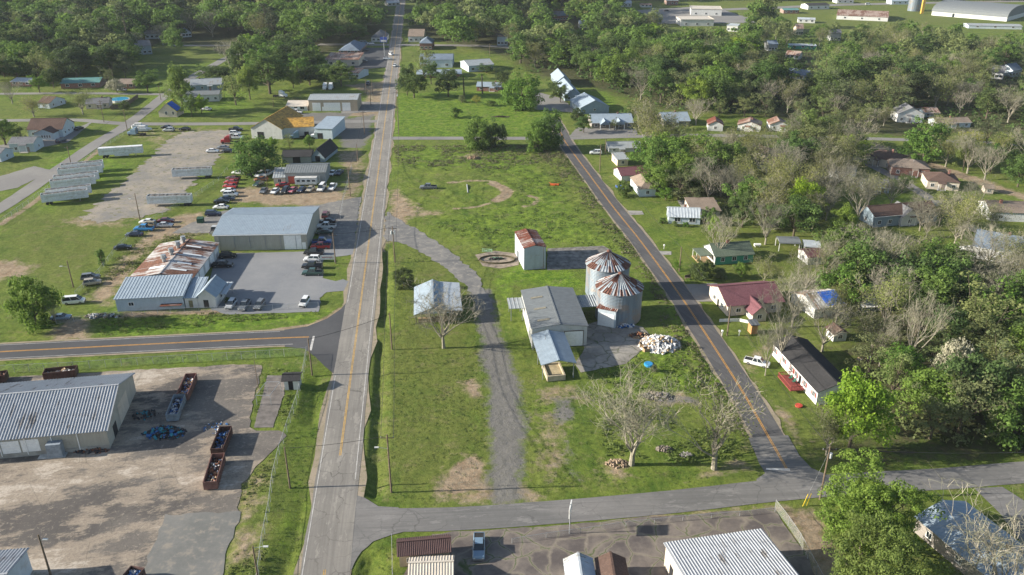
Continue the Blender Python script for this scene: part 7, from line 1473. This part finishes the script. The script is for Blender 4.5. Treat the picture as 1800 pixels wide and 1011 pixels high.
# ---- far woods: one mass beyond the countable trees
def far_mass():
    rs = random.Random(77); Vs, Fs, Ms, off = [], [], [], 0; lib = []
    for i in range(8):
        rg = np.random.default_rng(200+i); V, F, c = clumps_crown(rg, 26, 5.0, 4.6 if i < 5 else 6.0, 7.5 if i < 5 else 11, 1.8, 60, .5, .35); lib.append((V, F))
    polys = [[(-260,46),(664,46),(690,20),(690,6),(-260,6)], [(712,6),(716,20),(735,46),(1085,46),(1120,30),(1090,16),(1085,6)], [(1190,56),(1290,60),(1400,50),(1620,50),(1640,60),(1850,60),(1850,48),(1620,44),(1400,46),(1300,48),(1200,50)], [(-300,6),(680,6),(680,-8),(-300,-8)], [(712,6),(1120,6),(1120,-8),(712,-8)],[(1120,6),(2000,0),(2000,-12),(1120,-12)], [(-260,120),(-50,118),(-50,46),(-260,46)], [(1850,46),(2100,46),(2100,240),(1950,240)]]
    for k, pl in enumerate(polys):
        Q = W2(pl); ql = Q.tolist(); b0, b1 = Q.min(0), Q.max(0); area = abs(sum(Q[i][0]*Q[(i+1)%len(Q)][1]-Q[(i+1)%len(Q)][0]*Q[i][1] for i in range(len(Q))))/2
        for _ in range(min(1500, int(area/(190 if k < 3 else 330)))):
            x, y = rs.uniform(b0[0], b1[0]), rs.uniform(b0[1], b1[1])
            if not pip(x, y, ql) or blocked(x, y, 16, 4): continue
            V, F = rs.choice(lib); a = rs.uniform(0, 6.28); s = rs.uniform(1.3, 2.0); ca, sa = math.cos(a)*s, math.sin(a)*s
            W = np.stack([V[:,0]*ca - V[:,1]*sa + x, V[:,0]*sa + V[:,1]*ca + y, V[:,2]*s*rs.uniform(.95,1.1)], 1); Vs.append(W); Fs.append(F+off); off += len(W); Ms.append(np.full(len(F), rs.choice((0,0,1,1,2,3,3,4,5)), np.int32))
    for x, y, k, h in REST:
        V, F = rs.choice(lib); a = rs.uniform(0, 6.28); s = h/float(V[:,2].max()); w = s*rs.uniform(1.0,1.3); ca, sa = math.cos(a)*w, math.sin(a)*w
        Vs.append(np.stack([V[:,0]*ca - V[:,1]*sa + x, V[:,0]*sa + V[:,1]*ca + y, V[:,2]*s], 1)); Fs.append(F+off); off += len(V); Ms.append(np.full(len(F), {'oa':0,'do':0,'da':1,'pi':2,'br':4,'bu':5}.get(k[:2],3), np.int32))
    o = np_mesh('far_woods', np.vstack(Vs), np.vstack(Fs), [LF['oak'], LF['dark'], LF['pine'], LF['olive'], LF['bright'], LF['bud']], midx=np.concatenate(Ms)); tag(o, 'distant woods filling the top of the photo beyond the town', 'woods', kind='stuff'); print('far quads', len(o.data.polygons))
far_mass()
# ---- undergrowth: weeds in the rough fields, brush in the woods
def tufts(name, polys, dens, size, hgt, mat, label, seed, cat='weeds', maxn=60000):
    rg = np.random.default_rng(seed); Ps = []
    for pl in polys:
        Q = W2(pl); b0, b1 = Q.min(0), Q.max(0); n = int((b1-b0).prod()*dens); x = rg.uniform(b0[0], b1[0], n); y = rg.uniform(b0[1], b1[1], n); k = poly_sd(x, y, Q) > 0
        k &= vnoise(x, y, .22, 9) + .35*vnoise(x, y, .8, 10) > .52
        for F_ in FLAT:
            if k.any(): k &= ~(poly_sd(x, y, F_) > -.4)
        Ps.append(np.stack([x[k], y[k]], 1))
    XY = np.vstack(Ps)[:maxn]; n = len(XY); m = 7; c = np.repeat(XY, m, 0) + rg.normal(size=(n*m, 2))*size*.9; z = rg.uniform(.05, 1, (n*m,1))*np.repeat(rg.uniform(.3, 1, (n,1)), m, 0)*hgt
    pos = np.hstack([c, z]); out = np.hstack([rg.normal(size=(n*m,2))*.4, np.full((n*m,1), .6)]); V, F = leaf_quads(pos, out, size*.62, rg); o = np_mesh(name, V, F, mat); tag(o, label, cat, kind='stuff'); print(name, len(F))
GW = m_leaf('weed_leaves', (.095,.150,.020), (.19,.25,.04), .4); DW = m_leaf('dry_weed_stems', (.13,.115,.06), (.23,.20,.11), .3)
tufts('field_weeds', [[(700,262),(985,260),(1010,290),(1160,480),(1100,445),(1000,428),(900,415),(870,440),(850,440),(760,395),(900,370),(905,330),(840,300),(720,300)]], .55, .42, .55, GW, 'tall green weeds over the rough field between the two roads', 1)
tufts('roadside_weeds', [[(985,262),(1020,310),(1180,520),(1240,600),(1330,780),(1290,760),(1180,620),(1140,500),(1000,330),(940,265)],[(690,256),(985,256),(1000,275),(900,300),(700,290)]], 1.0, .42, .6, DW, 'dry brownish weeds along the county road verge', 2)
tufts('rubble_weeds', [[(1060,640),(1100,602),(1200,600),(1250,650),(1228,690),(1080,690),(1045,660)],[(1060,690),(1150,720),(1330,790),(1260,820),(1060,800)]], 1.3, .38, .85, GW, 'lush weeds around the rubble and below the slab', 3)
tufts('verge_weeds', [[(165,562),(400,549),(540,548),(560,553),(300,580),(180,590)],[(240,420),(380,385),(390,395),(180,500),(140,520),(200,460)],[(425,850),(480,800),(462,1011),(400,1011)],[(450,650),(520,650),(500,760),(445,760)]], 1.2, .34, .6, GW, 'rank weeds along the fences and verges on the left', 4)
tufts('wood_brush', [[(1500,640),(1560,520),(1700,540),(1850,560),(1900,800),(1620,780),(1560,740)],[(1140,262),(1500,258),(1490,320),(1430,415),(1330,395),(1150,340)],[(1400,520),(1500,440),(1800,470),(1800,560),(1500,600)]], .20, .7, 1.9, LF['olive'], 'undergrowth brush on the floor of the right hand woods', 5, 'brush', 30000)
tufts('upper_brush', [[(900,128),(1000,130),(1130,185),(1215,200),(1560,204),(1560,150),(1400,120),(1000,88)],[(1560,205),(1560,140),(1900,140),(1900,240)],[(1150,62),(1600,64),(1900,80),(1900,140),(1560,138),(1200,92)],[(1110,262),(1230,240),(1560,240),(1560,256),(1300,262)]], .05, 1.3, 4.0, LF['oak'], 'green brush filling the gaps of the upper right woods', 6, 'brush', 30000)
tufts('lawn_clumps', [[(672,440),(690,430),(760,450),(815,500),(845,560),(850,640),(860,760),(850,860),(700,885),(668,870),(672,600)],[(915,700),(1040,680),(1060,830),(1330,825),(1200,850),(930,870)],[(500,770),(520,700),(560,680),(590,670),(545,1000),(470,1000)],[(640,600),(660,600),(655,870),(634,860)],[(0,634),(540,614),(530,628),(0,652)],[(640,1005),(660,960),(695,945),(695,1010)]], .8, .16, .06, m_leaf('lawn_blades', (.085,.14,.022), (.16,.21,.04), .5), 'short grass clumps and clover across the mown lawns', 7, 'grass')
print('objects', len(bpy.data.objects), 'trees', len(PL))

# ---- haze over the whole place
def haze():
    m = bpy.data.materials.new('haze'); m.use_nodes = True; t = m.node_tree; t.nodes.clear(); o = t.nodes.new('ShaderNodeOutputMaterial'); v = t.nodes.new('ShaderNodeVolumePrincipled')
    v.inputs['Color'].default_value = (.80,.88,1.0,1); v.inputs['Density'].default_value = .00005; v.inputs['Anisotropy'].default_value = 0; t.links.new(v.outputs[0], o.inputs['Volume'])
    b = MB().box(-7500,7500,-3500,8300,-3,112).build('haze', m); tag(b, 'thin bluish air haze over the distant woods and town', 'haze', kind='stuff')
haze()
